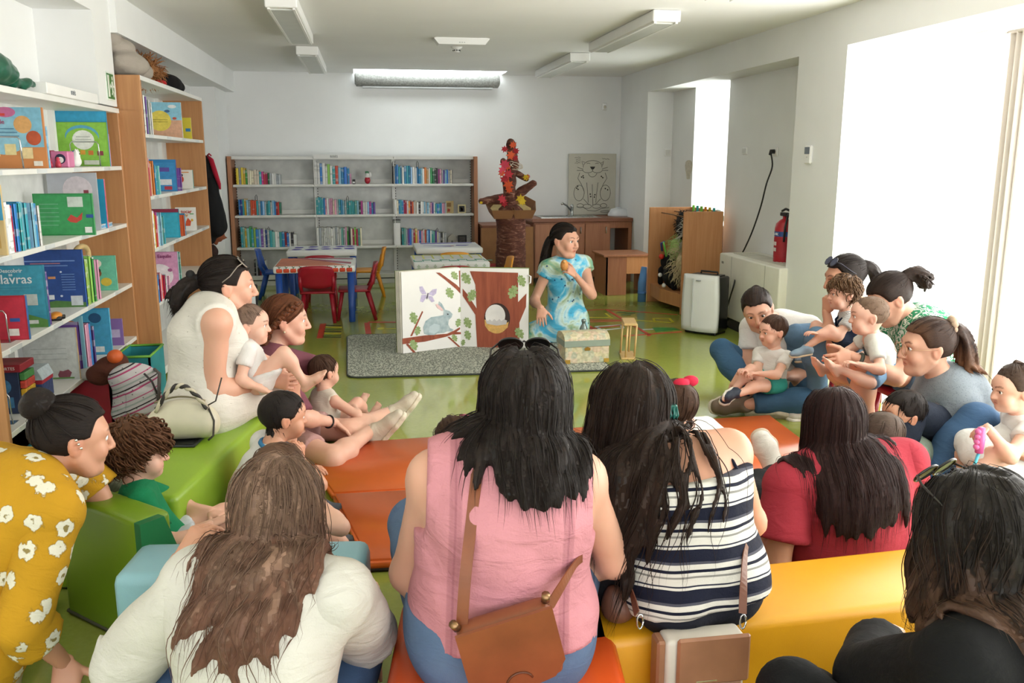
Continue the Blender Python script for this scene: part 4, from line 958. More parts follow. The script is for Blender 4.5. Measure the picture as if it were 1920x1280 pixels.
o = prop('picture_book', 'tan picture book standing open on the second shelf', 'book', 845, .84); x, y, z = ORG[o.name]
b = MB(); b.prism([(-.05, 0), (.02, 0), (.02, .15), (-.05, .15)], (x, y, z), (1, -.2, 0), (0, 0, 1), -.006); b.prism([(.0, 0), (.05, 0), (.05, .15), (0, .15)], (x+.02, y-.005, z), (.5, .8, 0), (0, 0, 1), -.006); b.build('cover', plain('#c9b27f', .6), o); b = MB(); b.prism([(-.035, .02), (-.005, .02), (.0, .05), (-.03, .06)], (x, y-.007, z), (1, -.2, 0), (0, 0, 1), -.001); b.prism([(-.04, .08), (.01, .08), (.01, .13), (-.04, .13)], (x, y-.007, z), (1, -.2, 0), (0, 0, 1), -.001, 1); b.build('cover_print', [plain('#a8442f', .6), plain('#8d6a3c', .6)], o)
o = prop('framed_picture', 'square cream frame with an orange figure on black', 'frame', 867, .84); x, y, z = ORG[o.name]
b = MB(); b.box((x-.05, y, z), (x+.05, y+.015, z+.105), .004); b.build('frame', plain('#d9cc9c', .5), o); b = MB(); b.box((x-.034, y-.002, z+.016), (x+.034, y, z+.088)); b.build('mat', m_blk, o); b = MB(); b.prism([(-.02, .02), (.0, .03), (.018, .02), (.014, .045), (.02, .07), (.004, .06), (-.012, .08), (-.02, .06), (-.012, .045)], (x, y-.002, z), (1, 0, 0), (0, 0, 1), -.001); b.build('figure_print', plain('#d2542a', .5), o)
o = prop('cardboard_house', 'tiny grey cardboard house on the third shelf', 'toy', 848, .46); x, y, z = ORG[o.name]; b = MB(); b.prism([(-.05, 0), (.05, 0), (.05, .08), (0, .13), (-.05, .08)], (x, y, z), (1, 0, 0), (0, 0, 1), -.05); b.build('house_body', plain('#b8b5ab', .8), o); b = MB(); b.box((x-.012, y-.002, z), (x+.012, y+.001, z+.045)); b.build('house_door', plain('#6d6a63', .8), o)
o = prop('framed_photo', 'small black photo frame at the end of third shelf', 'frame', 868, .46); x, y, z = ORG[o.name]; b = MB(); b.box((x-.06, y, z), (x+.05, y+.012, z+.11), .004); b.build('frame', m_blk, o); b = MB(); b.box((x-.04, y-.002, z+.02), (x+.03, y+.0, z+.09)); b.build('photo', plain('#4a4640', .4, 0, .5, 40), o)
o = prop('file_box', 'white magazine file with grey lid, third shelf', 'box', 744, .46); x, y, z = ORG[o.name]; b = MB(); b.box((x-.04, y, z), (x+.04, y+.2, z+.27), .003); b.build('box_body', m_white, o); b = MB(); b.box((x-.045, y-.005, z+.27), (x+.045, y+.2, z+.3)); b.build('lid', plain('#8d918e', .5), o)
for i, (px, z, h) in enumerate(((480, 1.04-.2, .22), (740, 1.2, .25), (785, 1.2, .25), (652, .84, .2), (500, .46, .22), (820, .46, .18))):
    x = FX(px); o = empty('bookend', (x, BY+.1, z), f'grey wire bookend, {ORD[i]} along the far bookcase rows', 'bookend', 'wire bookends'); b = MB(); b.tube([(x-.01, BY+.09, z+.002), (x-.01, BY+.09, z+h), (x+.004, BY+.09, z+h+.02), (x+.012, BY+.09, z+h), (x+.012, BY+.09, z+.002)], .004, 6); b.build('wire', plain('#5b5f60', .35, .8), o); b = MB(); b.box((x-.012, BY+.06, z), (x+.05, BY+.12, z+.002)); b.build('foot_plate', plain('#5b5f60', .35, .8), o)

# ------------------------------------------------------------------ children's tables and chairs
m_blue = plain('#2350a5', .3, 0, .05); m_red = plain('#a3182b', .3, 0, .06); m_org = plain('#e79a25', .3, 0, .05); m_tab = plain('#e4e6e2', .3, 0, .02)
def table(x0, x1, y0, y1, label, h=.535):
    o = empty('kids_table', ((x0+x1)/2, (y0+y1)/2, 0), label, 'table', 'kids tables')
    b = MB(); b.box((x0, y0, h-.065), (x1, y1, h), .016); b.build('table_top', m_tab, o)
    for x in (x0+.045, x1-.045):
        for y in (y0+.05, y1-.05): b = MB(); b.lathe((x, y, 0), [(.028, 0), (.03, .01), (.032, h-.06)], 16); b.build('leg', m_blue, o)
    return o
def flat(root, name, m, poly, z): b = MB(); b.prism(poly, (0, 0, z), (1, 0, 0), (0, 1, 0), .0015); return b.build(name, m, root)
T1 = table(-.86, -.12, 8.22, 8.92, 'kids table with orange cloth and a row of painted pumpkins')
flat(T1, 'orange_sheet', plain('#c9704c', .5), [(-.84, 8.24), (-.2, 8.26), (-.6, 8.9), (-.84, 8.9)], .535)
flat(T1, 'red_stripe', plain('#a03a56', .5), [(-.16, 8.35), (-.16, 8.48), (-.64, 8.9), (-.7, 8.88)], .5362); flat(T1, 'red_stripe', plain('#a03a56', .5), [(-.15, 8.74), (-.15, 8.8), (-.5, 8.9), (-.55, 8.88)], .5362)
for i in range(11):
    x = -.805+i*.063; z = .497; p = MB()
    for q in (-.017, -.008, .0, .009, .018): p.ball((x+q, 8.219, z), (.0105, .004, .019), 8, 6)
    p.build('painted_pumpkin', plain('#d4471f', .5, 0, .2, 60), T1)
    p = MB(); p.prism([(-.004, .017), (.004, .017), (.006, .028), (.016, .03), (.016, .034), (.002, .033), (-.006, .04), (-.014, .036), (-.002, .03)], (x, 8.2185, z), (1, 0, 0), (0, 0, 1), -.002); p.build('painted_stem', plain('#4e6a4a', .6), T1)
T2 = table(-.86, -.12, 9.62, 10.2, 'kids table with purple painted blots, behind the pumpkin table')
mp = plain('#4a3a9a', .5)
for i, (x, y, r) in enumerate(((-.76, 9.78, .05), (-.6, 9.76, .065), (-.45, 9.8, .05), (-.33, 9.82, .05), (-.2, 9.82, .06), (-.75, 10.0, .05), (-.6, 10.05, .05), (-.46, 10.02, .045), (-.3, 10.04, .05), (-.2, 10.06, .05))): flat(T2, 'purple_blot', mp, [(x+r*(1+.18*math.sin(4*a+i))*math.cos(a), y+1.3*r*(1+.15*math.cos(3*a+i))*math.sin(a)) for a in np.linspace(0, 6.0, 16)], .535)
T3 = table(.42, 1.15, 8.32, 9.0, 'kids table with yellow and green taped squares')
my_, mg_ = plain('#c9c94a', .5), plain('#2d8a6a', .5)
for i in range(8): x = .44+i*.095; flat(T3, 'yellow_tape', my_, [(x, 8.66), (x+.016, 8.66), (x+.016, 8.98), (x, 8.98)], .535)
flat(T3, 'yellow_tape', my_, [(.43, 8.965), (1.14, 8.965), (1.14, 8.99), (.43, 8.99)], .5352)
for i in range(9): x = .43+i*.085; flat(T3, 'green_tape', mg_, [(x, 8.42+.1*(i % 2)), (x+.08, 8.42+.1*(i % 2)), (x+.08, 8.47+.1*(i % 2)), (x, 8.47+.1*(i % 2))], .535); flat(T3, 'green_tape', mg_, [(x, 8.42), (x+.012, 8.42), (x+.012, 8.57), (x, 8.57)], .5352)
for i in range(9): x = .47+i*.078; b = MB(); b.prism([(-.02, -.022), (-.008, -.012), (-.02, .0), (-.008, .008), (0, .022), (.008, .008), (.02, 0), (.008, -.012), (.02, -.022)], (x, 8.3185, .5), (1, 0, 0), (0, 0, 1), -.002); b.build('painted_leaf', plain('#b4c2b0', .6), T3)
T4 = table(.52, 1.26, 9.68, 10.35, 'kids table with purple strips, near the tree sculpture')
flat(T4, 'purple_strip', mp, [(.6, 10.2), (1.2, 10.24), (1.2, 10.3), (.6, 10.28)], .535); flat(T4, 'purple_strip', mp, [(.62, 9.98), (.92, 9.86), (.95, 9.93)], .535); flat(T4, 'purple_strip', mp, [(.98, 9.95), (1.1, 9.93), (1.14, 10.0), (1.0, 10.03)], .535); flat(T4, 'red_dot', m_red, [(.94+.02*math.cos(a), 9.9+.03*math.sin(a)) for a in np.linspace(0, 6, 9)], .537)
def chair(x, y, rz, m, label):
    o = empty('kids_chair', (x, y, 0), label, 'chair', 'kids plastic chairs'); M = Matrix.Translation((x, y, 0)) @ Matrix.Rotation(RAD(rz), 4, 'Z')   # front = +y before turning
    def mb(): b = MB(); b.M = M; return b
    b = mb(); b.box((-.16, -.145, .27), (.16, .16, .295), .012); b.build('seat', m, o)
    for sx in (-1, 1):
        b = mb(); b.tube([(sx*.125, .12, .275), (sx*.145, .17, .0)], [.021, .017], 10); b.build('leg', m, o)
        b = mb(); b.tube([(sx*.125, -.11, .275), (sx*.15, -.185, .0)], [.022, .017], 10); b.build('leg', m, o)
        b = mb(); b.tube([(sx*.14, -.12, .275), (sx*.15, -.16, .36), (sx*.15, -.175, .44)], [.02, .018, .016], 8); b.build('back_post', m, o)
    b = mb()      # curved, rounded backrest shell
    nx, nz = 11, 8; vs = []
    for side in (0, 1):
        for j in range(nz):
            v = j/(nz-1)
            for i in range(nx):
                u = i/(nx-1)*2-1; r = 1-.12*max(0, v-.75)*4-.1*max(0, .2-v)*4; z = .345+.195*v-.018*abs(u)**3*(v > .5)-.0*u
                if v < .5: z += .02*(1-u*u)*-(.5-v)*2
                yy = -.15-.04*v-.03*(1-u*u)+(.012 if side else -.006)
                vs.append((u*.165*r, yy, z))
    n_ = nx*nz; fs = []
    for j in range(nz-1):
        for i in range(nx-1):
            a = j*nx+i; fs.append((a, a+1, a+nx+1, a+nx)); fs.append((n_+a+nx, n_+a+nx+1, n_+a+1, n_+a))
    rim = [i for i in range(nx)]+[nx*j+nx-1 for j in range(1, nz)]+[nx*(nz-1)+i for i in range(nx-2, -1, -1)]+[nx*j for j in range(nz-2, 0, -1)]
    for a, c in zip(rim, rim[1:]+rim[:1]): fs.append((c, a, n_+a, n_+c))
    b.add(vs, fs, 0, True); b.build('backrest', m, o)
    return o
chair(-.475, 8.40, 0, m_red, 'red plastic chair with its back to us at the pumpkin table')
chair(-.13, 8.47, 90, m_red, 'red plastic chair in side view at the right of the pumpkin table')
chair(-.49, 9.32, 0, m_red, 'red plastic chair tucked between the pumpkin table and purple table')
chair(-.02, 9.9, 90, m_org, 'orange plastic chair right of the purple blot table')
chair(-.99, 9.9, -90, m_blue, 'blue plastic chair left of the purple blot table')
chair(.79, 8.22, 0, m_red, 'red plastic chair behind the open storybook')
chair(.9, 9.42, 0, m_org, 'orange plastic chair between the two right tables')
chair(1.22, 8.72, 90, m_org, 'orange plastic chair right of the green taped table')
chair(1.38, 10.05, 90, m_red, 'red plastic chair beside the far right table near the tree')

# ------------------------------------------------------------------ sink counter and neighbours
cw = wood('counter wood', '#9a6244', '#ad7653', 2); cw2 = wood('counter top wood', '#7b4a34', '#8d5a40', 0)
o = empty('sink_counter', (2.6, 10.85, 0), 'brown wooden counter with steel sink along the far wall', 'counter')
box1('carcass', (2.0, 10.57, .06), (2.96, 11.17, .735), cw, o); box1('plinth', (2.02, 10.62, 0), (2.94, 11.15, .06), plain('#3a2a22', .6), o); box1('worktop', (1.97, 10.53, .74), (3.235, 11.18, .785), cw2, o, .006); box1('apron', (2.96, 10.57, .66), (3.19, 10.6, .74), cw, o); box1('end_panel', (3.19, 10.57, 0), (3.235, 11.17, .735), cw, o)
for x0, x1 in ((2.01, 2.31), (2.32, 2.63), (2.64, 2.95)):
    d_ = box1('cupboard_door', (x0, 10.55, .07), (x1, 10.572, .72), cw, o, .004); b = MB(); b.tube([(x1-.05, 10.535, .6), (x1-.05, 10.535, .68)], .006, 8); b.build('handle', plain('#b9bab7', .3, .9), d_)
st = plain('#b5b9b8', .22, .95, .05)
b = MB(); b.box((2.1, 10.62, .785), (2.85, 11.08, .793)); b.box((2.14, 10.66, .786), (2.45, 11.04, .7935)); s_ = b.build('sink', st, o); b = MB()
b.box((2.16, 10.68, .7936), (2.44, 11.02, .7945)); b.build('basin', plain('#6d7271', .3, .9), s_)
for i in range(6): box1('drainer_rib', (2.5+i*.055, 10.68, .793), (2.515+i*.055, 11.02, .797), st, s_)
c = aty(1072, 405, 11.0); b = MB(); b.lathe((c[0], 11.0, .79), [(.028, 0), (.026, .01), (.02, .02), (.02, .1), (.024, .105), (.02, .14)], 14); tp = b.build('tap', st, o); b = MB(); b.tube([(c[0], 11.0, .84), (c[0]-.08, 10.93, .92), (c[0]-.15, 10.87, .955), (c[0]-.165, 10.86, .94)], .012, 8); b.build('spout', st, tp)
c = aty(1160, 405, 10.9); o = empty('dish_cover', (c[0], 10.9, .785), 'white rounded plastic tub at the right of the sink', 'tub'); b = MB(); b.lathe((c[0], 10.9, .785), [(.14, 0), (.14, .02), (.1, .09), (.06, .1)], 20); b.build('tub_body', plain('#e3e6ea', .35), o); b = MB(); b.lathe((c[0], 10.9, .884), [(.03, 0), (.035, .012), (.02, .016)], 14); b.build('knob', plain('#d4d8dd', .3), o)
# drawing board leaning on the wall: a loose line drawing of a sitting big cat
o = empty('drawing_board', (2.87, 11.15, .785), 'pale board with a line drawing of a seated animal behind the sink', 'drawing')
b = MB(); b.box((2.56, 11.15, .79), (3.18, 11.175, 1.56), .003); b.build('board', plain('#c6c3b4', .7, 0, .03), o)
def stroke(b, pts, w=.0045, close=False):
    P = [(2.56+.62*x, 11.148, .79+.77*(1-y)) for x, y in pts]
    if close: P.append(P[0])
    b.tube(P, w*.55, 4)
b = MB(); el = lambda cx, cy, rx, ry, a0=0, a1=6.4, n=16: [(cx+rx*math.cos(a), cy+ry*math.sin(a)) for a in np.linspace(a0, a1, n)]
stroke(b, el(.5, .21, .2, .1, 3.0, 6.4)); stroke(b, [(.29, .18), (.27, .12), (.33, .14)]); stroke(b, [(.68, .15), (.73, .12), (.71, .19)])
for q in (-1, 1):
    stroke(b, el(.5+q*.09, .165, .035, .012, 3.3, 6.1, 8)); stroke(b, el(.5+q*.1, .26, .11, .05, 0.2, 3.1, 10)); stroke(b, [(.5+q*.2, .25), (.5+q*.32, .22)]); stroke(b, [(.5+q*.2, .27), (.5+q*.33, .27)]); stroke(b, [(.5+q*.27, .31), (.5+q*.31, .40), (.5+q*.23, .5), (.5+q*.17, .62)])
    stroke(b, [(.5+q*.12, .47), (.5+q*.1, .62), (.5+q*.08, .8)]); stroke(b, el(.5+q*.28, .64, .11, .13, 0, 6.3, 18)); stroke(b, [(.5+q*.18, .74), (.5+q*.06, .84)]); stroke(b, el(.5+q*.1, .86, .09, .035, 0, 6.3, 12)); stroke(b, el(.5+q*.25, .85, .07, .035, 0, 6.3, 12))
stroke(b, el(.5, .28, .1, .1, .4, 2.7, 10)); stroke(b, [(.17, .87), (.3, .87), (.42, .93), (.58, .94), (.7, .9), (.87, .88)]); stroke(b, [(.5, .5), (.51, .7), (.52, .85)]); stroke(b, el(.78, .95, .1, .015, 0, 6.3, 12))
for k in range(4): stroke(b, [(.12+.03*math.sin(k), .065+.03*k), (.15, .055+.03*k), (.17, .07+.03*k), (.2, .05+.03*k), (.24, .065+.028*k)], .003)
stroke(b, [(.7, .075), (.73, .085), (.75, .075), (.78, .09), (.82, .08), (.85, .095)], .004)
b.build('line_drawing', plain('#4b4a45', .8), o)
b = MB()
for x, y in ((.3, .36), (.27, .38), (.31, .39), (.69, .37), (.72, .39), (.19, .53), (.17, .56), (.2, .58), (.78, .57), (.83, .59), (.46, .66), (.47, .7), (.56, .67), (.55, .71)): b.ball((2.56+.62*x, 11.149, .79+.77*(1-y)), (.009, .003, .009), 8, 6)
b.prism([(-.035, .012), (.035, .012), (.02, -.015), (0, -.028), (-.02, -.015)], (2.87, 11.149, .79+.77*.775), (1, 0, 0), (0, 0, 1), -.002); s_ = b.build('ink_spots', plain('#2f2e2b', .8), o); s_['kind'] = 'stuff'
# low cupboard and cardboard behind the tree
o = empty('low_cupboard', (1.66, 10.9, 0), 'brown low cupboard behind the tree sculpture', 'cupboard'); box1('carcass', (1.38, 10.6, 0), (1.95, 11.17, .68), cw, o); box1('worktop', (1.37, 10.58, .68), (1.96, 11.17, .71), cw2, o); box1('cupboard_door', (1.4, 10.585, .05), (1.66, 10.6, .66), cw, o); box1('cupboard_door', (1.67, 10.585, .05), (1.93, 10.6, .66), cw, o)
kraft = plain('#9b6f47', .85, 0, .08, 12)
o = empty('cardboard_sheet', (1.56, 10.4, 0), 'brown cardboard sheet standing behind the tree trunk', 'cardboard'); b = MB(); b.M = Matrix.Translation((1.64, 10.42, 0)) @ Matrix.Rotation(RAD(-3), 4, 'X'); b.box((-.3, 0, 0), (.02, .012, .69)); b.build('panel', kraft, o); b = MB(); b.M = Matrix.Translation((1.66, 10.42, 0)) @ Matrix.Rotation(RAD(-3), 4, 'X'); b.box((.01, .0, 0), (.31, .012, .70)); b.build('panel', kraft, o)

# ------------------------------------------------------------------ tree sculpture
TY = 9.75; tc = aty(958, 480, TY); tx = tc[0]
o = empty('tree_sculpture', (tx, TY, 0), 'papier-mache autumn tree with cardboard collar and red leaves', 'sculpture')
m_bark, t = mk('painted bark', '#5c3226', .85); n = t.noise(t.mapping(t.coord(), (7, 7, 26)), 1.0, 5, .65, 1.5); t.color(t.ramp(n.outputs[0], [(.35, srgb('#4a271d')), (.55, srgb('#6b3c2c')), (.78, srgb('#c49a82'))])); t.bump(n.outputs[0], .9, .02)
def crumple(name, pts, rs_, seed, amp):
    pr = [Cone(a, b_, r0, r1, .03) for a, b_, r0, r1 in zip(pts, pts[1:], rs_, rs_[1:])]
    P, F = solid(pr, .014, wr=lambda p: wrinkle(p, seed, amp, 45)); return place(name, np_mesh(name, P, F), m_bark, o)
z0 = aty(958, 410, TY)[2]
P, F = solid([Cone((tx, TY, .02), (tx, TY, .4), .175, .165, .03), Cone((tx, TY, .4), (tx, TY, z0+.02), .165, .16, .03)], .016, cuts=[((tx, TY, 0.0), (0, 0, -1))], wr=lambda p: wrinkle(p*V3(1, 1, 2.6), 3, .012, 28)); place('trunk', np_mesh('trunk', P, F), m_bark, o)
crumple('upper_trunk', [(tx, TY, z0), (tx-.02, TY, z0+.4), (tx+.02, TY, z0+.6), (tx, TY, aty(957, 268, TY)[2])], [.065, .068, .062, .05], 5, .008)
pL, pR = aty(903, 377, TY-.05), aty(1000, 344, TY-.05)
crumple('branch', [(tx, TY, z0+.24), (tx*.5+pL[0]*.5, TY-.02, pL[2]*.5+(z0+.24)*.5), tuple(pL)], [.05, .045, .035], 6, .007)
crumple('branch', [(tx, TY, z0+.22), (tx*.5+pR[0]*.5, TY-.02, pR[2]*.5+(z0+.22)*.5), tuple(pR)], [.05, .045, .04], 7, .007)
q = aty(987, 335, TY-.05); crumple('branch', [(tx+.02, TY, z0+.52), tuple(q)], [.04, .032], 8, .006); q = aty(943, 302, TY-.05); crumple('branch', [(tx, TY, z0+.55), tuple(q)], [.04, .035], 9, .006)
b = MB()
rs = random.Random(5); twine = plain('#d8cdb8', .8)
for k in range(3):
    c = aty(968, 312, TY-.07); b.tube([(c[0]+.07*math.cos(a+k), c[1]-.02*math.sin(3*a), c[2]+.035*math.sin(a*1.0+k*.4)+.01*k) for a in np.linspace(0, 6.0, 16)], .004, 5)
b.build('twine', twine, o)
# folded cardboard collar: two open trays
for sgn, (cx, w) in ((-1, (-.115, .23)), (1, (.115, .23))):
    b = MB(); x = tx+cx; zb = z0; hgt = .11
    poly = [(-w/2, -.19), (w/2, -.19), (w/2+.0, .12), (w*.1, .2), (-w*.35, .2), (-w/2-.04, .05)]
    if sgn > 0: poly = [(-px, py) for px, py in poly][::-1]
    ins = [(px*.82, py*.85) for px, py in poly]
    flare = [(px*1.12, py*1.1) for px, py in poly]; n6 = len(poly)
    vs = [(x+a, TY+c, zb) for a, c in ins]+[(x+a, TY+c, zb+hgt) for a, c in flare]+[(x+a*.97, TY+c*.97, zb+hgt) for a, c in flare]+[(x+a*.97, TY+c*.97, zb+.01) for a, c in ins]
    vs = [(a, c, z+(c-TY+.19)*.32) for a, c, z in vs]
    fs = [tuple(range(n6))[::-1]]+[(i, (i+1) % n6, n6+(i+1) % n6, n6+i) for i in range(n6)]+[(n6+i, n6+(i+1) % n6, 2*n6+(i+1) % n6, 2*n6+i) for i in range(n6)]+[(2*n6+i, 2*n6+(i+1) % n6, 3*n6+(i+1) % n6, 3*n6+i) for i in range(n6)]+[tuple(3*n6+i for i in range(n6))]
    b.add(vs, fs); tr = b.build('cardboard_tray', plain('#8a5f3c', .85, 0, .06), o)
    b = MB(); b.prism([(a*.93, c*.93) for a, c in ins], (x, TY, zb+.03+.06), (1, 0, 0), (0, .95, .31), .012); b.build('tray_lining', plain('#d8c183', .9, 0, .1, 20), tr)
leafp = [(0, -.05), (.012, -.02), (.04, -.03), (.03, -.005), (.05, .02), (.025, .02), (.015, .055), (0, .03), (-.015, .055), (-.025, .02), (-.05, .02), (-.03, -.005), (-.04, -.03), (-.012, -.02)]
lm = {'r': plain('#b32430', .7), 'o': plain('#d9562a', .7), 'y': plain('#e2bf2c', .7), 'p': plain('#c9384f', .7)}
for px, py, c, s_, rot in ((946, 280, 'r', .8, 20), (962, 272, 'o', .9, -20), (967, 283, 'r', .8, 60), (957, 291, 'o', 1.1, 90), (946, 309, 'p', 1.2, 40), (941, 318, 'p', 1.0, 120), (952, 313, 'o', .8, -50), (940, 325, 'o', .8, 70), (953, 327, 'r', 1.2, 10), (946, 335, 'r', 1.1, 160), (953, 345, 'o', 1.2, 180), (955, 355, 'o', .9, 200), (941, 374, 'r', 1.1, 30), (945, 381, 'r', .9, 100), (976, 372, 'y', 1.1, 180), (979, 378, 'y', .9, 150), (986, 333, 'y', .8, 40), (989, 331, 'r', .6, 80), (902, 380, 'y', .4, 0), (966, 296, 'r', .7, 130)):
    c0 = aty(px, py, TY-.085-.02*rs.random()); b = MB(); b.M = Matrix.Translation(Vector(c0)) @ Matrix.Rotation(RAD(rot), 4, 'Y') @ Matrix.Rotation(RAD(90), 4, 'X') @ Matrix.Rotation(RAD(rs.uniform(-30, 30)), 4, 'X')
    b.prism([(x*s_, y*s_) for x, y in leafp], (0, 0, 0), (1, 0, 0), (0, 1, 0), .003); b.build('leaf', lm[c], o)

# ------------------------------------------------------------------ costume stand, bench box, blue noodle
th = wood('theatre wood', '#bd8150', '#cc9463', 2)
o = empty('costume_stand', (3.15, 8.55, 0), 'wooden costume stand with hanging wigs and masks beside the dehumidifier', 'stand')
box1('side_panel', (3.0, 8.12, 0), (3.4, 8.145, 1.0), th, o, .003); box1('side_panel', (2.93, 8.95, 0), (3.4, 8.975, 1.0), th, o, .003); box1('back_panel', (3.38, 8.145, .05), (3.4, 8.95, 1.0), th, o)
b = MB(); b.add([(2.96, 8.95, .07), (2.93, 8.55, .07), (3.0, 8.145, .07), (3.38, 8.145, .07), (3.38, 8.95, .07), (2.96, 8.95, .2), (2.93, 8.55, .2), (3.0, 8.145, .2), (3.38, 8.145, .2), (3.38, 8.95, .2)], [(4, 3, 2, 1, 0), (5, 6, 7, 8, 9), (0, 1, 6, 5), (1, 2, 7, 6), (2, 3, 8, 7), (3, 4, 9, 8), (4, 0, 5, 9)]); b.build('base_shelf', th, o)
for x in (3.06, 3.2, 3.33): b = MB(); b.tube([(x, 8.145, .97-.1*(3.33-x)), (x, 8.95, .97-.1*(3.33-x))], .006, 6); b.build('line', plain('#8c6a4c', .7), o)
pegc = ['#3aa6a0', '#e0c12e', '#e0902e', '#79c043', '#3aa6a0', '#79c043']
for i in range(6):
    y = 8.2+.11*i; b = MB(); b.box((3.32, y-.006, .95), (3.345, y+.008, 1.03), .003); b.build('clothes_peg', plain(pegc[i], .4), o)
def tuft(name, label, cat, c, r, mat, n=160, ln=.12, w=.008, seed=1, grav=.5, core=True):
    """shaggy thing: core plus curling strands"""
    rs = np.random.RandomState(seed); c = np.array(c); r = np.array(r); d = rs.normal(size=(n, 3)); d /= np.linalg.norm(d, axis=1, keepdims=True); p = c+d*r; path = [p]; v = d.copy()
    for i in range(9): v = v*.8+V3(0, 0, -grav)*.3+rs.normal(size=(n, 3))*.22; v /= np.linalg.norm(v, axis=1, keepdims=True); p = p+v*ln/9; path.append(p)
    path = np.stack(path, 1); nn = np.repeat(d[:, None], 10, 1); P, F, loc = Fig.locks(None, path, nn, np.full(n, w), rs, .5, 5)
    b = MB(); b.ball(tuple(c), tuple(r*1.02), 18, 12); P0 = np.array(b.v); fs = np.array([f if len(f) == 4 else (*f, f[-1]) for f in b.f])
    o_ = empty(name, (c[0], c[1], c[2]-r[2]), label, cat)
    me = np_mesh('strands', P, F, loc); place('strands', me, mat, o_); P1, F1 = solid([Ell(c, r*1.0)], min(.012, r.min()/4), wr=lambda p_: wrinkle(p_, seed, r.min()*.15, 40)); place('core', np_mesh('core', P1, F1, P1), mat, o_); return o_
tuft('wig', 'pale straw coloured curly wig hanging in the costume stand', 'wig', (3.1, 8.35, .48), (.07, .09, .13), hair_mat('#c2ae80', '#efe2bd'), 200, .16, .007, 2)
tuft('wig', 'grey-white curly wig at the top of the costume stand', 'wig', (3.12, 8.3, .78), (.06, .09, .12), hair_mat('#b5b1a8', '#e6e3da'), 150, .1, .008, 3)
tuft('wig', 'lime green curly wig in the middle of the costume stand', 'wig', (3.08, 8.5, .62), (.06, .08, .1), hair_mat('#93b055', '#cbe29a'), 150, .09, .008, 4)
tuft('feather_boa', 'black feather boa hanging at the top of the costume stand', 'boa', (3.12, 8.5, .85), (.05, .09, .13), hair_mat('#0d0d0f', '#26262a'), 150, .05, .008, 5)
o2 = empty('puppet', (3.05, 8.62, .2), 'black hand puppet with white eyes and a red nose', 'puppet')
P, F = solid([Ell((3.05, 8.62, .46), (.08, .14, .1)), Ell((3.06, 8.55, .32), (.09, .15, .12)), Cone((3.03, 8.75, .36), (3.02, 8.8, .24), .05, .03), Cone((3.03, 8.42, .36), (3.03, 8.4, .24), .05, .03)], .012, wr=lambda p: wrinkle(p, 4, .01, 30)); place('puppet_body', np_mesh('puppet_body', P, F, P), cloth_mat('black felt', '#131316'), o2)
b = MB(); b.ball((2.96, 8.62, .52), .028); b.build('nose', plain('#d9321f', .5), o2)
for y, z in ((8.63, .33), (8.5, .24)): b = MB(); b.ball((2.955, y, z), .022); b.build('eye', m_white, o2); 
o2 = empty('headband', (3.02, 8.7, .5), 'bright green and purple headband with pegs in the costume stand', 'headband'); b = MB(); b.tube([(3.0, 8.58, .52), (2.99, 8.62, .62), (2.99, 8.66, .66)], .01, 8); b.build('green_strip', plain('#67c03a', .4), o2); b = MB(); b.tube([(3.02, 8.78, .56), (3.0, 8.76, .64), (3.01, 8.7, .66)], .012, 8); b.build('purple_strip', plain('#5a5aa8', .5), o2)
o = empty('bench_box', (2.85, 9.75, 0), 'low wooden bench box in front of the sink counter', 'bench')
box1('seat_board', (2.57, 9.42, .43), (3.12, 9.95, .455), cw, o, .004); box1('side_board', (2.60, 9.44, 0), (2.84, 9.465, .43), cw, o, .003); box1('side_board', (2.6, 9.44, 0), (2.625, 9.93, .43), cw, o); box1('front_rail', (2.84, 9.44, .24), (3.1, 9.46, .43), th, o); box1('side_board', (3.08, 9.46, 0), (3.1, 9.93, .43), cw, o)
o = empty('foam_noodle', (2.9, 8.99, 0), 'blue foam tube standing beside the costume stand', 'foam tube'); b = MB(); b.tube([(2.88, 8.98, .0), (2.88, 8.985, .2), (2.9, 8.99, .37)], [.045, .045, .03], 14); b.build('tube', plain('#5c8fc9', .6), o); b = MB(); b.tube([(2.88, 8.98, .08), (2.88, 8.98, .11)], .047, 14); b.build('band', plain('#4a7ab5', .6), o)
o = empty('storage_crate', (3.62, 8.75, 0), 'plain wooden crate in the slit opening under the brown bag', 'crate'); b = MB(); b.box((3.42, 8.5, 0), (3.8, 8.95, .6), .006); b.build('crate_body', cw, o); b = MB(); b.box((3.41, 8.49, .56), (3.81, 8.96, .6)); b.build('crate_rim', cw2, o)
o = empty('cloth_bag', (3.56, 8.7, .6), 'brown cloth bag with dark green top behind the costume stand', 'bag'); P, F = solid([Ell((3.56, 8.68, .72), (.11, .14, .13)), Ell((3.56, 8.68, .66), (.12, .15, .07))], .012, cuts=[((0, 0, .602), (0, 0, -1))], wr=lambda p: wrinkle(p, 3, .012, 25)); place('bag_body', np_mesh('bag_body', P, F, P), cloth_mat('brown bag', '#5a4438'), o); P, F = solid([Ell((3.55, 8.66, .9), (.08, .1, .08)), Ell((3.57, 8.74, .85), (.07, .08, .07))], .011, wr=lambda p: wrinkle(p, 5, .014, 30)); place('bag_top', np_mesh('bag_top', P, F, P), cloth_mat('green bag', '#2f4a38'), o)

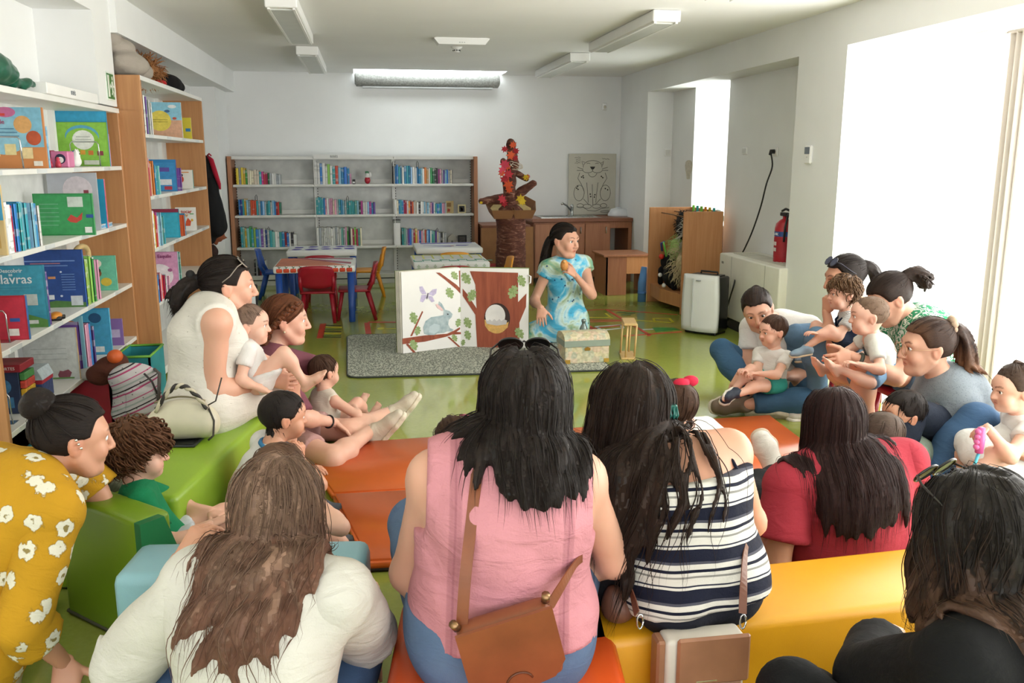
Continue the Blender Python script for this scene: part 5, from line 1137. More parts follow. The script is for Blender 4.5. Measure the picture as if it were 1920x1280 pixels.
# ------------------------------------------------------------------ dehumidifier
def dehumidifier(c, rz, label):
    o = empty('dehumidifier', c, label, 'dehumidifier'); M = Matrix.Translation(Vector(c)) @ Matrix.Rotation(RAD(rz), 4, 'Z')     # front faces -y
    def mb(): b = MB(); b.M = M; return b
    b = mb(); b.box((-.165, -.02, .02), (.165, .17, .505), .02); b.build('rear_body', plain('#101113', .25), o)
    b = mb(); b.box((-.15, -.03, .0), (.15, .16, .025), .006); b.build('base', plain('#0b0b0c', .4), o)
    nx, nz = 13, 12; b = mb(); vs = []
    for k in range(nz):
        v = k/(nz-1); w = .178-.02*v*v-.012*(1-v)**3
        for i in range(nx): u = i/(nx-1)*2-1; vs.append((u*w, -.06-.035*(1-u*u)*(1-.4*v), .03+.49*v))
    n0 = len(vs); vs += [(x, -.015, z) for x, y, z in vs]; fs = []
    for k in range(nz-1):
        for i in range(nx-1): a = k*nx+i; fs.append((a, a+1, a+nx+1, a+nx)); fs.append((n0+a+nx, n0+a+nx+1, n0+a+1, n0+a))
    rim = list(range(nx))+[nx*j+nx-1 for j in range(1, nz)]+[nx*(nz-1)+i for i in range(nx-2, -1, -1)]+[nx*j for j in range(nz-2, 0, -1)]
    for a, c_ in zip(rim, rim[1:]+rim[:1]): fs.append((c_, a, n0+a, n0+c_))
    b.add(vs, fs, 0, True); f_ = b.build('front_cover', plain('#dfe1de', .3, 0, .02), o)
    b = mb(); b.box((-.02, -.0985, .47), (.02, -.085, .478)); b.build('badge', plain('#8a8d8f', .3), f_)
    b = mb(); b.box((-.05, -.099, .06), (-.047, -.088, .49)); b.build('seam', plain('#bfc2c0', .4), f_)
    b = mb(); b.box((-.13, -.0, .505), (.13, .14, .515)); b.build('top_grille', m_blk, o)
    b = mb(); b.tube([(-.08, .1, .51), (-.08, .1, .535), (.08, .1, .535), (.08, .1, .51)], .008, 8); b.build('handle', m_blk, o)
    return o
dehumidifier((2.86, 7.2, 0), -50, 'white and black dehumidifier standing beside the cream heater')

# ------------------------------------------------------------------ rug and storyteller props
m_rug, t = mk('rug weave', '#6d726a', .95); c = t.coord(); v1 = t.new('ShaderNodeTexVoronoi', i_Scale=85.0); t.link(t.mapping(c, (1, .55, 1)), v1.inputs['Vector']); n = t.noise(c, 130, 3); f = t.math('ADD', v1.outputs['Distance'], t.math('MULTIPLY', n.outputs[0], .6))
t.color(t.ramp(f, [(.35, srgb('#474c47')), (.75, srgb('#868b80')), (.95, srgb('#b6b9aa'))])); t.bump(f, .8, .006)
rc = [(-.17, 6.05), (1.72, 5.97), (1.72, 7.5), (-.2, 7.58)]; poly = []
for i, (x, y) in enumerate(rc):
    a = V3(*rc[i-1], 0); b_ = V3(x, y, 0); c_ = V3(*rc[(i+1) % 4], 0); r = .1
    p, q = b_+nrm(a-b_)*r, b_+nrm(c_-b_)*r
    for k in range(7): tt = k/6; s_ = p*(1-tt)**2+b_*2*tt*(1-tt)+q*tt*tt; poly.append((s_[0], s_[1]))
o = empty('rug', (.77, 6.75, 0), 'grey speckled rug with dark edging under the storybook', 'rug')
b = MB(); b.prism(poly, (0, 0, .003), (1, 0, 0), (0, 1, 0), .009); b.build('pile', m_rug, o); b = MB(); b.tube([(x, y, .007) for x, y in poly]+[(poly[0][0], poly[0][1], .007)], .007, 6); b.build('edging', plain('#3c403c', .9), o)

SB0, SB1, SB2 = V3(.245, 6.74, .014), V3(.715, 6.93, .014), V3(1.235, 6.79, .014); SH = .635
o = empty('storybook', (SB1[0], SB1[1], .012), 'giant open storybook with painted rabbit, tree and egg on the rug', 'book')
m_pg = plain('#f0efec', .55, 0, .015)
def leaf_board(a, c, t0, t1, name, m, z0=0, z1=SH):
    d = nrm(c-a); n_ = V3(-d[1], d[0], 0)     # back side
    b = MB(); vs = [tuple(p+n_*t_+V3(0, 0, z)) for z in (z0, z1) for p, t_ in ((a, t0), (c, t0), (c, t1), (a, t1))]
    b.add(vs, [(3, 2, 1, 0), (4, 5, 6, 7), (0, 1, 5, 4), (1, 2, 6, 5), (2, 3, 7, 6), (3, 0, 4, 7)]); return b.build(name, m, o)
leaf_board(SB0, SB1, 0, .004, 'page', m_pg); leaf_board(SB1, SB2, 0, .004, 'page', m_pg); 
for i in range(5): leaf_board(SB0-nrm(SB1-SB0)*(.012+.004*i)+V3(0, .006, 0), SB1, .006+.009*i, .013+.009*i, 'page', plain(['#e9e4d6', '#dcd8cc'][i % 2], .7), 0, SH+.004)
for i in range(3): leaf_board(SB1, SB2+nrm(SB2-SB1)*.008, .006+.009*i, .013+.009*i, 'page', m_pg, 0, SH)
leaf_board(SB0-nrm(SB1-SB0)*.03+V3(0, .01, 0), SB1, .052, .058, 'cover', plain('#7b8a50', .6), -.001, SH+.006); leaf_board(SB1, SB2+nrm(SB2-SB1)*.012, .034, .04, 'cover', plain('#7b8a50', .6), -.001, SH+.006)
def onplane(px, py, a, c):
    d = nrm(c-a); n_ = V3(d[1], -d[0], 0); r = ray(px, py); return EYE+r*(((a-EYE)@n_)/(r@n_)), n_
def art(name, m, pts, a, c, lift=.001, th=.0008):
    P = [onplane(px, py, a, c) for px, py in pts]; n_ = P[0][1]; d = nrm(c-a); poly = [((p-a)@d, (p-a)[2]) for p, _ in P]
    b = MB(); b.prism(poly, tuple(a+n_*lift), tuple(d), (0, 0, 1), th); return b.build(name, m, o)
Z8 = lambda pts: [(630+x/3.368, 480+y/3.368) for x, y in pts]
L, Rr = (SB0, SB1), (SB1, SB2)
m_br, t = mk('painted brown', '#9a4a33', .7); n = t.noise(t.mapping(t.coord(), (30, 30, 3)), 1, 4, .6); t.color(t.ramp(n.outputs[0], [(.3, srgb('#86402c')), (.7, srgb('#a95a3f'))]))
m_lf, t = mk('painted leaf green', '#8ea56a', .7); n = t.noise(t.coord(), 60, 3); t.color(t.ramp(n.outputs[0], [(.3, srgb('#7d9758')), (.7, srgb('#a9ba86'))]))
m_rab, t = mk('painted grey blue', '#a9bcc2', .7); n = t.noise(t.coord(), 28, 3); t.color(t.ramp(n.outputs[0], [(.3, srgb('#97adb5')), (.7, srgb('#bccbce'))]))
art('painted_branch', m_br, Z8([(419, 520), (560, 500), (700, 490), (745, 470), (782, 448), (784, 460), (760, 478), (800, 480), (800, 492), (730, 496), (690, 510), (560, 540), (419, 556)]), *L)
art('painted_branch', m_br, Z8([(630, 104), (655, 104), (760, 180), (795, 215), (797, 250), (760, 210), (690, 150)]), *L)
art('painted_branch', m_br, Z8([(776, 92), (794, 90), (797, 210), (780, 210)]), *L)
art('painted_branch', m_br, Z8([(468, 505), (480, 505), (550, 352), (543, 346)]), *L); art('painted_branch', m_br, Z8([(440, 556), (455, 552), (508, 612), (494, 618)]), *L); art('painted_branch', m_br, Z8([(702, 510), (715, 508), (786, 572), (780, 580)]), *L)
OAK = [(0, -1.25), (.12, -.95), (.5, -.9), (.55, -.6), (.35, -.45), (.75, -.3), (.8, .05), (.45, .15), (.72, .4), (.55, .75), (.3, .7), (.25, 1.05), (0, 1.2)]
def leafshape(cx, cy, s_, rot=0):
    P = OAK+[(-x, y) for x, y in OAK[-2:0:-1]]; r = (rot % 1.6)-.8
    return [(cx+s_*(x*math.cos(r)-y*math.sin(r)), cy+s_*(x*math.sin(r)+y*math.cos(r))) for x, y in P]
for x, y, s_, r_ in ((748, 122, 26, .2), (718, 232, 32, 2), (490, 390, 34, .5), (515, 470, 26, 1), (490, 560, 32, 2), (748, 515, 22, .3), (772, 420, 24, 1), (788, 335, 20, 1.5)): art('painted_leaf', m_lf, Z8(leafshape(x, y, s_, r_)), *L, .0014)
for x, y, s_, r_ in ((822, 140, 36, .2), (858, 248, 36, 1.2), (832, 420, 32, 2), (832, 498, 28, .5), (803, 545, 18, 1)): art('painted_leaf', m_lf, Z8(leafshape(x, y, s_, r_)), *Rr, .0014)
art('painted_rabbit', m_rab, Z8([(556, 490), (550, 450), (565, 410), (600, 385), (650, 378), (678, 372), (680, 345), (668, 335), (645, 310), (650, 285), (668, 300), (688, 338), (715, 345), (735, 365), (730, 385), (712, 402), (708, 430), (720, 455), (742, 462), (735, 475), (700, 475), (680, 485), (640, 488), (620, 498), (580, 498)]), *L, .0016)
art('painted_ear', plain('#e6c3c3', .7), Z8([(668, 345), (640, 328), (628, 305), (638, 302), (660, 318), (678, 340)]), *L, .0018); art('painted_eye', m_blk, Z8([(698, 364), (706, 362), (712, 367), (705, 371)]), *L, .002)
art('painted_haunch', plain('#bfcfd4', .7), Z8([(585, 480), (590, 445), (620, 425), (655, 435), (650, 470), (620, 490)]), *L, .0019)
mbf = plain('#c3b9d8', .7, 0, .15, 60)
for pts in ([(572, 240), (545, 190), (526, 192), (530, 220), (545, 240)], [(572, 244), (540, 245), (530, 285), (548, 292), (568, 265)], [(580, 240), (610, 210), (636, 206), (632, 235), (612, 252)], [(580, 246), (608, 255), (622, 285), (604, 291), (584, 268)]): art('painted_butterfly', mbf, Z8(pts), *L, .0014)
art('butterfly_body', plain('#5b5568', .7), Z8([(573, 275), (570, 262), (578, 232), (583, 234), (579, 262)]), *L, .002)
# right page
art('painted_trunk', m_br, Z8([(862, 95), (845, 95), (880, 180), (888, 330), (830, 240), (800, 205), (800, 250), (880, 370), (892, 583), (1160, 590), (1158, 420), (1200, 320), (1203, 235), (1150, 290), (1150, 105), (1050, 102)]), *Rr)
for x, y, s_, r_ in ((1172, 155, 34, .4), (1118, 225, 40, 1.2), (1158, 485, 34, .2)): art('painted_leaf', m_lf, Z8(leafshape(x, y, s_, r_)), *Rr, .0018)
elp = lambda cx, cy, rx, ry, a0=0, a1=6.28, n_=26: [(cx+rx*math.cos(a), cy+ry*math.sin(a)) for a in np.linspace(a0, a1, n_, endpoint=a1 < 6.2)]
art('painted_hollow', plain('#3a2a26', .8), Z8(elp(1018, 392, 82, 96)), *Rr, .0018)
art('painted_nest', plain('#d9ac62', .7, 0, .15, 50), Z8([(938, 400)]+elp(1015, 408, 76, 80, 3.0, .15, 16)[::1]), *Rr, .0024)
art('painted_egg', plain('#e9e6e3', .5), Z8(elp(1006, 375, 63, 70)), *Rr, .0026)
art('painted_nest', plain('#d9ac62', .7, 0, .15, 50), Z8([(938, 400), (955, 425), (1010, 436), (1070, 432), (1092, 412), (1084, 450), (1050, 480), (1010, 488), (965, 472), (942, 440)]), *Rr, .003)
art('painted_shell', plain('#c9c5c4', .6), Z8([(944, 400), (960, 408), (972, 398), (985, 412), (1000, 396), (1015, 410), (1032, 396), (1045, 410), (1060, 398), (1080, 406), (1076, 430), (1015, 438), (952, 426)]), *Rr, .0034)
b = MB(); c, _ = onplane(990, 518, *Rr); b.tube([(c[0], c[1]-.005, c[2]+.01), (c[0]+.02, c[1]-.01, c[2]-.0), (c[0]+.018, c[1]-.01, c[2]-.05), (c[0]+.004, c[1]-.006, c[2]-.055)], .006, 6); b.build('ribbon_tab', m_pg, o)
# chest
CX0, CX1, CY0, CY1 = 1.40, 1.75, 6.2, 6.43
o = empty('treasure_chest', (1.575, 6.31, .012), 'small paper-covered treasure chest with domed lid and clasp', 'chest')
m_dec, t = mk('decoupage', '#cdbf98', .6); v = t.new('ShaderNodeTexVoronoi', i_Scale=22.0); t.link(t.coord(), v.inputs['Vector']); n = t.noise(t.coord(), 50, 3); t.color(t.mix(.35, t.ramp(v.outputs['Color'], [(0, srgb('#b9b48c')), (.35, srgb('#d8caa0')), (.55, srgb('#a9b9a4')), (.75, srgb('#d9b79b')), (1, srgb('#e3d9bd'))]), t.ramp(n.outputs[0], [(.35, srgb('#8a8566')), (.65, srgb('#e6dcc0'))])))
M = Matrix.Translation((1.575, 6.31, .012)) @ Matrix.Rotation(RAD(3), 4, 'Z'); b = MB(); b.M = M; b.box((-.17, -.11, 0), (.17, .11, .125), .004); b.build('chest_body', m_dec, o)
b = MB(); b.M = M; prof = [(-.112, .0), (-.112, .045)]+[(-.112*math.cos(a), .045+.055*math.sin(a)) for a in np.linspace(.15, 3.0, 9)]+[(.112, .045), (.112, 0)]
b.prism(prof, (-.174, 0, .128), (0, 1, 0), (0, 0, 1), .348); lid = b.build('lid', m_dec, o)
b = MB(); b.M = M; b.box((-.176, -.115, .126), (.176, .115, .172)); b.build('lid_band', plain('#8d9a8c', .6, 0, .06), lid)
b = MB(); b.M = M; b.prism([(-.02, -.012), (.02, -.012), (.024, .004), (0, .016), (-.024, .004)], (0, -.117, .108), (1, 0, 0), (0, 0, 1), -.002); b.build('clasp', plain('#b58a3c', .35, .8), o)
for x in (-.15, .15): b = MB(); b.M = M; b.box((x-.02, -.112, 0), (x+.02, -.109, .03)); b.build('corner_plate', plain('#c9a24a', .4, .6), o)
b = MB(); c = atz(1107, 640, .2); b.lathe((1.63, 6.52, .012), [(.03, 0), (.032, .01), (.032, .2), (.02, .225), (.014, .235), (.014, .25), (.018, .252), (.018, .27), (.005, .275)], 14); tag(b.build('glass_bottle', plain('#7d8a86', .15, .4)), 'small metallic bottle standing behind the treasure chest', 'bottle')
# small wooden stand
lw = wood('light wood', '#c7a368', '#dab97f', 2); o = empty('wooden_stand', (1.96, 6.42, 0), 'small pale wooden frame standing on the floor', 'stand')
for x, y in ((1.915, 6.33), (1.995, 6.36), (1.925, 6.5), (2.0, 6.53)): b = MB(); b.tube([(x, y, .012), (x+.012, y, .262)], .008, 8); b.build('post', lw, o)
b = MB(); b.M = Matrix.Translation((1.968, 6.43, .262)) @ Matrix.Rotation(RAD(-12), 4, 'Z'); b.box((-.05, -.13, 0), (.05, .13, .018), .003); b.build('top_board', lw, o); b = MB(); b.M = Matrix.Translation((1.958, 6.43, 0)) @ Matrix.Rotation(RAD(-12), 4, 'Z'); b.box((-.055, -.13, 0), (.055, .13, .014), .003); b.build('base_board', lw, o)
# ------------------------------------------------------------------ left bookcases
lw2 = wood('beech side', '#b07a4c', '#c28d5c', 2)
U1, U2 = -1.537, -1.40
def unit(label, xf, xb, y0, y1, zs, top, panels):
    o = empty('bookcase', ((xf+xb)/2, (y0+y1)/2, 0), label, 'bookcase')
    for y in panels: box1('side_panel', (xb, y, 0), (xf+.005, y+.032, top), lw2, o, .003)
    for z in zs:
        sh = MB(); sh.box((xb+.01, y0+.034, z-.025), (xf, y1-.002, z), .002); s_ = sh.build('shelf', wm, o)
        k = 0; y = y0+.15
        while y < y1-.2: box1('label_holder', (xf, y, z-.022), (xf+.003, y+.13, z-.003), plain('#d4d9da', .3), s_); y += .55
    box1('top_board', (xb, y0+.01, top-.03), (xf+.006, y1, top), wm, o, .002)
    box1('base_board', (xb, y0+.034, .04), (xf-.01, y1, .09), wm, o)
    for y in np.arange(y0+.9, y1-.2, .95): box1('upright', (xb+.0, y, 0), (xb+.035, y+.04, top-.03), wm, o)
    box1('back_panel', (xb-.004, y0+.03, .06), (xb+.004, y1, top-.03), plain('#dcdedb', .5), o)
    return o
Z1 = [.345, .70, 1.09, 1.453]; Z2 = [.55, .913, 1.258, 1.658]
unit('near left bookcase with white shelves full of picture books', U1, -1.84, 3.86, 6.1, Z1, 1.81, (3.88, 6.066))
o = unit('far left bookcase, taller, with beech sides and picture books', U2, -1.72, 6.12, 8.32, Z2, 2.02, (6.12, 8.29))
box1('side_panel', (-1.84, 6.105, 0), (-1.398, 6.118, 1.8), lw2, o)
b = MB(); b.box((-1.70, 4.75, 1.81), (-1.515, 5.6, 1.865), .003); sgn = b.build('sign_holder', m_white); tag(sgn, 'white sign holder lying on the near bookcase top', 'sign holder')
b = MB(); text_mesh(b, 'BEBÉS', (-1.514, 5.15, 1.838), (0, 1, 0), (0, 0, 1), .03, .0008); b.build('lettering', plain('#777d80', .5), sgn)
def Y1(px, z, xf=U1): 
    # room depth of a photo column on a shelf front
    lo, hi = 2.0, 10.0
    for _ in range(40):
        m = (lo+hi)/2; p = V3(xf, m, z)-EYE; c, s_ = math.cos(CAM_YAW), math.sin(CAM_YAW); x = c*p[0]-s_*p[1]; y = s_*p[0]+c*p[1]; d = y*math.cos(CAM_PITCH)-p[2]*math.sin(CAM_PITCH)
        if 960+CAM_F*x/d < px: lo = m
        else: hi = m
    return lo
def row1(codes, px, k, hs, ws, where, seed, depth=.2): book_row(codes, (U1-.005, Y1(px, Z1[k]), Z1[k]), (0, 1, 0), (1, 0, 0), hs, ws, depth, where, 'picture books on the left bookcases', seed)
def row2(codes, px, k, hs, ws, where, seed, depth=.2): book_row(codes, (U2+.006, max(Y1(px, Z2[k], U2), 6.158), Z2[k]), (0, 1, 0), (1, 0, 0), hs, ws, depth, where, 'picture books on the left bookcases', seed)
def cover_book(label, px, z, w, h, t_, col, xf=U1, art=(), txt=(), yoff=0, lean=0, spine=None, name='picture_book'):
    """book standing spine out whose back cover faces the camera; art = (colour, polygon) with u from the inner edge (0) to the spine (1), v up"""
    y = Y1(px, z, xf)+yoff; x1 = xf-.004; x0 = x1-w
    o = empty(name, ((x0+x1)/2, y+t_/2, z), label, 'book', 'picture books on the left bookcases'); cm = plain(col, .35, 0, .06, 12)
    b = MB(); b.box((x0, y, z), (x1, y+.003, z+h)); b.box((x0, y+t_-.003, z), (x1, y+t_, z+h)); b.box((x1-.003, y+.003, z), (x1, y+t_-.003, z+h)); b.build('cover', [plain(spine, .35) if spine and False else cm], o)
    b = MB(); b.box((x0+.004, y+.003, z+.003), (x1-.003, y+t_-.003, z+h-.004)); b.build('pages', m_page, o)
    if spine: b = MB(); b.box((x1, y, z), (x1+.001, y+t_, z+h)); b.build('spine_print', plain(spine, .4, 0, .3, 25), o)
    for i, (c_, poly) in enumerate(art):
        b = MB(); b.prism([(u*w, v*h) for u, v in poly], (x0, y-.0004-.0003*i, z), (1, 0, 0), (0, 0, 1), -.0006 if False else .0006); b.build('cover_print', plain(c_, .5, 0, .12, 40), o)
    for s_, u, v, size, c_ in txt: b = MB(); text_mesh(b, s_, (x0+u*w, y-.0035, z+v*h), (1, 0, 0), (0, 0, 1), size, .0006, 0, 'CENTER', .0006); b.build('lettering', plain(c_, .5), o)
    return o
rect = lambda a, b_, c_, d_: [(a, b_), (c_, b_), (c_, d_), (a, d_)]
disc = lambda u, v, r, k=1.0: [(u+r*math.cos(a), v+r*k*math.sin(a)) for a in np.linspace(0, 6.0, 20)]
# near unit, top visible shelf
cover_book('orange and blue picture book with animals, left end of the top shelf', 92, Z1[3], .34, .29, .014, '#d08a52', art=[('#7fb8cf', rect(0, .35, .98, 1)), ('#8fc3d6', disc(.42, .55, .36, .9)), ('#c96f9a', disc(.5, .92, .14, .6)), ('#d9a566', disc(.72, .72, .12, 1.2)), ('#b8522f', disc(.85, .5, .1, 1.2)), ('#e5d49a', rect(.2, .2, .38, .38)), ('#e5d49a', rect(.45, .22, .6, .4)), ('#e5cf9a', rect(.65, .16, .82, .34)), ('#5b8aa6', rect(.12, .52, .66, .54)), ('#5b8aa6', rect(.14, .58, .64, .60)), ('#5b8aa6', rect(.14, .64, .6, .66)), ('#d0473c', rect(.3, .86, .5, .9)), ('#efe9dc', rect(.82, .04, .94, .12))], txt=[('Vida de', .35, .76, .03, '#a05a7a')])
row1('bs', 97, 3, (.20, .2), (.014, .02), 'on near bookcase, top shelf, left group', 41, .12)
cover_book('tall plain blue book behind the green one, top shelf', 207, Z1[3], .29, .335, .012, '#2b97c2', yoff=.02, art=[('#3aa5cf', rect(.02, .02, .98, .98))])
cover_book('green picture book with white circle on the top shelf', 207, Z1[3], .285, .262, .014, '#7db53f', art=[('#8cc44a', rect(.02, .1, .98, .98)), ('#5aa6c4', disc(.5, .68, .34, .75)), ('#8cc44a', disc(.5, .62, .33, .75)), ('#e9ece4', disc(.52, .6, .22, 1.0)), ('#b9bfb6', rect(.38, .66, .66, .68)), ('#b9bfb6', rect(.36, .60, .68, .62)), ('#b9bfb6', rect(.38, .54, .66, .56)), ('#3c5a9a', rect(.28, .26, .38, .36)), ('#d89a3a', rect(.44, .27, .54, .37)), ('#d07a3a', rect(.6, .26, .7, .36)), ('#8a3a46', rect(.78, .25, .9, .35)), ('#d6dccb', rect(.5, .04, .8, .14))])
row1('pwpw', 210, 3, (.21, .2), (.01, .014), 'on near bookcase, top shelf, right group', 42, .2)
# shelf 1.09
cover_book('tan and blue picture book at the left end, second shelf', 16, Z1[2], .2, .30, .016, '#d9c08a', art=[('#4aa6cf', rect(0, .5, 1, 1)), ('#c9a35c', rect(.1, .1, .9, .3))])
row1('wwwrbtbstvsbwwc', 20, 2, (.22, .20), (.024, .036), 'on the near bookcase, second shelf', 43, .2)
cover_book('large grey-white board book behind the green hen book', 140, Z1[2], .27, .33, .012, '#b9bcc4', yoff=.5, art=[('#d9cfd6', disc(.6, .7, .3, .8)), ('#8d3a4a', rect(.72, .62, .82, .7))])
cover_book('green picture book with a red hen on the second shelf', 180, Z1[2], .30, .225, .02, '#2d8a4c', xf=U1+.07, art=[('#3a985a', rect(.03, .03, .97, .97)), ('#c9d4cc', rect(.58, .68, .84, .92)), ('#c2453a', [(.55, .38), (.62, .5), (.72, .42), (.82, .55), (.8, .38), (.7, .3), (.6, .32)]), ('#6aa884', rect(.1, .74, .42, .76)), ('#6aa884', rect(.1, .64, .42, .66)), ('#6aa884', rect(.1, .54, .42, .56)), ('#6aa884', rect(.1, .44, .42, .46)), ('#6aa884', rect(.1, .34, .42, .36)), ('#6aa884', rect(.1, .24, .4, .26)), ('#e8ece6', rect(.84, .06, .96, .2)), ('#2a4f9a', rect(.88, .42, 1.0, .5))], spine='#58a86c')
cover_book('white and blue book next to the green hen book', 150, Z1[2], .24, .29, .02, '#2f9cc2', yoff=.55, art=[('#e2e6e8', rect(0, .0, .6, .9))], spine='#d86a8a')
o = empty('picture_book', (-1.66, Y1(205, 1.09), 1.09), 'white and blue board book lying flat at the second shelf end', 'book', 'picture books on the left bookcases'); y = Y1(195, 1.09); b = MB(); b.box((-1.72, y, 1.091), (-1.55, y+.24, 1.096)); b.box((-1.72, y, 1.112), (-1.55, y+.24, 1.117)); b.build('cover', plain('#d9dde0', .4), o); b = MB(); b.box((-1.716, y+.003, 1.096), (-1.552, y+.237, 1.112)); b.build('pages', plain('#7fb3d6', .5, 0, .3, 60), o); b = MB(); b.box((-1.7, y+.05, 1.117), (-1.58, y+.19, 1.118)); b.build('cover_print', plain('#c2454a', .5), o)
# shelf .70
cover_book('red picture book with a cow at the left end, third shelf', 57, Z1[1], .21, .20, .02, '#b92c3c', xf=U1+.02, art=[('#c9344a', rect(.03, .03, .97, .97)), ('#d9d6cf', rect(.12, .68, .46, .94)), ('#e6e2dc', [(.1, .3), (.3, .42), (.42, .34), (.38, .2), (.2, .26)]), ('#4a2a2c', disc(.24, .34, .05)), ('#efece6', rect(.62, .1, .82, .26)), ('#2f5aa6', rect(.66, .42, .86, .5))], spine='#3a6fb0')
cover_book('teal picture book with the title Palavras on the third shelf', 93, Z1[1], .30, .30, .022, '#3893ae', art=[('#3f9db8', rect(.01, .2, .99, .99)), ('#5a8f46', [(0, .0), (1, .0), (1, .12), (.7, .22), (.4, .14), (0, .24)]), ('#c9d2cf', rect(.36, .34, .54, .5)), ('#c9d2cf', rect(.68, .36, .88, .54)), ('#dfe3df', rect(.7, .06, .86, .12)), ('#d9b23f', disc(.06, .88, .04)), ('#2f6b3a', disc(.06, .58, .06, 1.2)), ('#6a5a3a', rect(.04, .4, .07, .54)), ('#58aac2', rect(.2, .66, .8, .67)), ('#58aac2', rect(.2, .62, .8, .63))], txt=[('Palavras', .5, .78, .062, '#e6eef0'), ('Descobrir', .52, .92, .026, '#cfe2e6'), ('as', .52, .86, .022, '#cfe2e6')], spine='#2c7d97')
row1('vv', 99, 1, (.29, .28), (.016, .02), 'on the near bookcase, third shelf, beside Palavras', 44, .25)
cover_book('large navy blue picture book with stars on the third shelf', 164, Z1[1], .38, .315, .02, '#1f3f7d', art=[('#24478a', rect(.01, .1, .99, .99)), ('#4f7a3e', [(0, 0), (1, 0), (1, .08), (.6, .12), (.3, .06), (0, .14)]), ('#c9d0d6', rect(.8, .03, .96, .2)), ('#d9dde0', rect(.46, .14, .58, .22)), ('#6f8fc9', rect(.12, .8, .9, .82)), ('#b9787a', rect(.3, .76, .7, .775)), ('#6f8fc9', rect(.2, .72, .8, .735)), ('#c98a5a', rect(.52, .5, .62, .54)), ('#cfd9ea', disc(.1, .92, .018)), ('#cfd9ea', disc(.68, .2, .018)), ('#cfd9ea', disc(.7, .62, .015))]+[('#5f7fb8', rect(.7, .3+.045*i, .88, .315+.045*i)) for i in range(7)], spine='#2f5fae')
row1('gllglwgGwp', 168, 1, (.28, .23), (.016, .03), 'on near bookcase, third shelf, after navy', 45, .22)
cover_book('mint picture book with a boy at the third shelf end', 222, Z1[1], .16, .215, .016, '#5fb59a', art=[('#6cc2a6', rect(.02, .02, .98, .98)), ('#e9e6dc', disc(.3, .78, .2, .6)), ('#8a5a3c', disc(.3, .5, .17, .7)), ('#2f2320', disc(.3, .58, .15, .5)), ('#d9c24a', disc(.62, .25, .2, .6))], spine='#79c9ae')
o = empty('arch_toy', (-1.68, Y1(185, .7)+.25, .7), 'pale wooden arch toy behind the green books', 'toy'); b = MB(); y = Y1(185, .7)+.25; pts = [(-1.68, y+.13*math.cos(a), .94+.05*math.sin(a)) for a in np.linspace(0, 3.14, 14)]; b.tube([(-1.68, y+.13, .7)]+pts+[(-1.68, y-.13, .7)], .016, 8); b.build('arch', plain('#d9bd86', .6), o); b = MB(); b.box((-1.72, y-.15, .7), (-1.64, y+.15, .715), .004); b.build('base', plain('#d9bd86', .6), o)
o = empty('toy_car', (-1.57, Y1(115, .7), .7), 'small orange toy beetle car beside the teal book', 'toy'); y = Y1(118, .7); b = MB(); b.ball((-1.57, y, .722), (.03, .05, .02)); b.build('car_body', plain('#d88a2a', .35), o)
for q in (-.028, .028): b = MB(); b.tube([(-1.605, y+q, .712), (-1.535, y+q, .712)], .011, 10); b.build('axle', m_blk, o)
# shelf .345
o = empty('vehicle_box', (-1.62, Y1(62, .345), .345), 'red and blue tower of vehicle board books, lowest shelf', 'books'); y = Y1(70, .345)
for i, (c_, h0, h1, dx) in enumerate((('#9a2733', .2, .235, .02), ('#2b3a5c', .0, .2, 0))): b = MB(); b.box((-1.74-dx, y-dx, .345+h0), (-1.60+dx, y+.13+dx, .345+h1), .003); b.build('box_body' if i else 'lid', plain(c_, .45, 0, .2, 20), o)
b = MB(); text_mesh(b, 'TRANSPORTES', (-1.67, y-.0215, .345+.218), (1, 0, 0), (0, 0, 1), .02, .0006); b.build('lettering', plain('#f0e6e2', .5), o)
b = MB(); b.prism(disc(0, 0, .035), (-1.67, y-.0008, .345+.13), (1, 0, 0), (0, 0, 1), .0008); b.prism(rect(-.04, -.03, .04, .02), (-1.67, y-.0008, .345+.06), (1, 0, 0), (0, 0, 1), .0008); b.build('cover_print', plain('#4a86b8', .5, 0, .3, 40), o)
for i, c_ in enumerate(('#3a9a8a', '#6a4a9c', '#d9a92f', '#cf4a3c', '#4a8a4a')): b = MB(); b.box((-1.598, y+.004, .35+i*.038), (-1.575, y+.125, .384+i*.038), .002); b.build('board_book', plain(c_, .45, 0, .25, 40), o)
o = empty('toy_house', (-1.60, Y1(108, .345), .345), 'small cardboard toy house with red and white roof', 'toy'); y = Y1(100, .345); b = MB(); b.box((-1.68, y, .346), (-1.58, y+.15, .45), .002); b.build('house_body', plain('#3a4a7a', .5, 0, .35, 45), o); b = MB(); b.prism([(-.006, 0), (.106, 0), (.085, .05), (.015, .05)], (-1.68, y-.003, .45), (1, 0, 0), (0, 0, 1), -.156); b.build('roof', plain('#b9c6cc', .5, 0, .15, 40), o); b = MB(); b.box((-1.682, y-.002, .43), (-1.578, y+.152, .452)); b.build('eaves', plain('#b83040', .5), o)
cover_book('grey-white picture book with a small elephant, lowest shelf', 152, Z1[0], .27, .28, .016, '#c3c6c4', art=[('#cdd0ce', rect(.01, .01, .97, .98)), ('#8a4a5a', [(.62, .04), (.82, .05), (.86, .14), (.8, .2), (.7, .17), (.64, .18), (.6, .1)]), ('#5f8a4a', rect(.5, .02, .9, .05)), ('#b3b8b6', rect(.15, .6, .8, .615)), ('#b3b8b6', rect(.15, .5, .8, .515)), ('#b3b8b6', rect(.15, .4, .8, .415))], spine='#c9a87a')
cover_book('light blue picture book behind the elephant book', 160, Z1[0], .25, .32, .014, '#7db3c4', yoff=.05, art=[('#d07a3a', disc(.75, .85, .15, .5))])
row1('vmppbbBBv', 165, 0, (.28, .24), (.018, .03), 'on the near bookcase, lowest shelf', 46, .2)
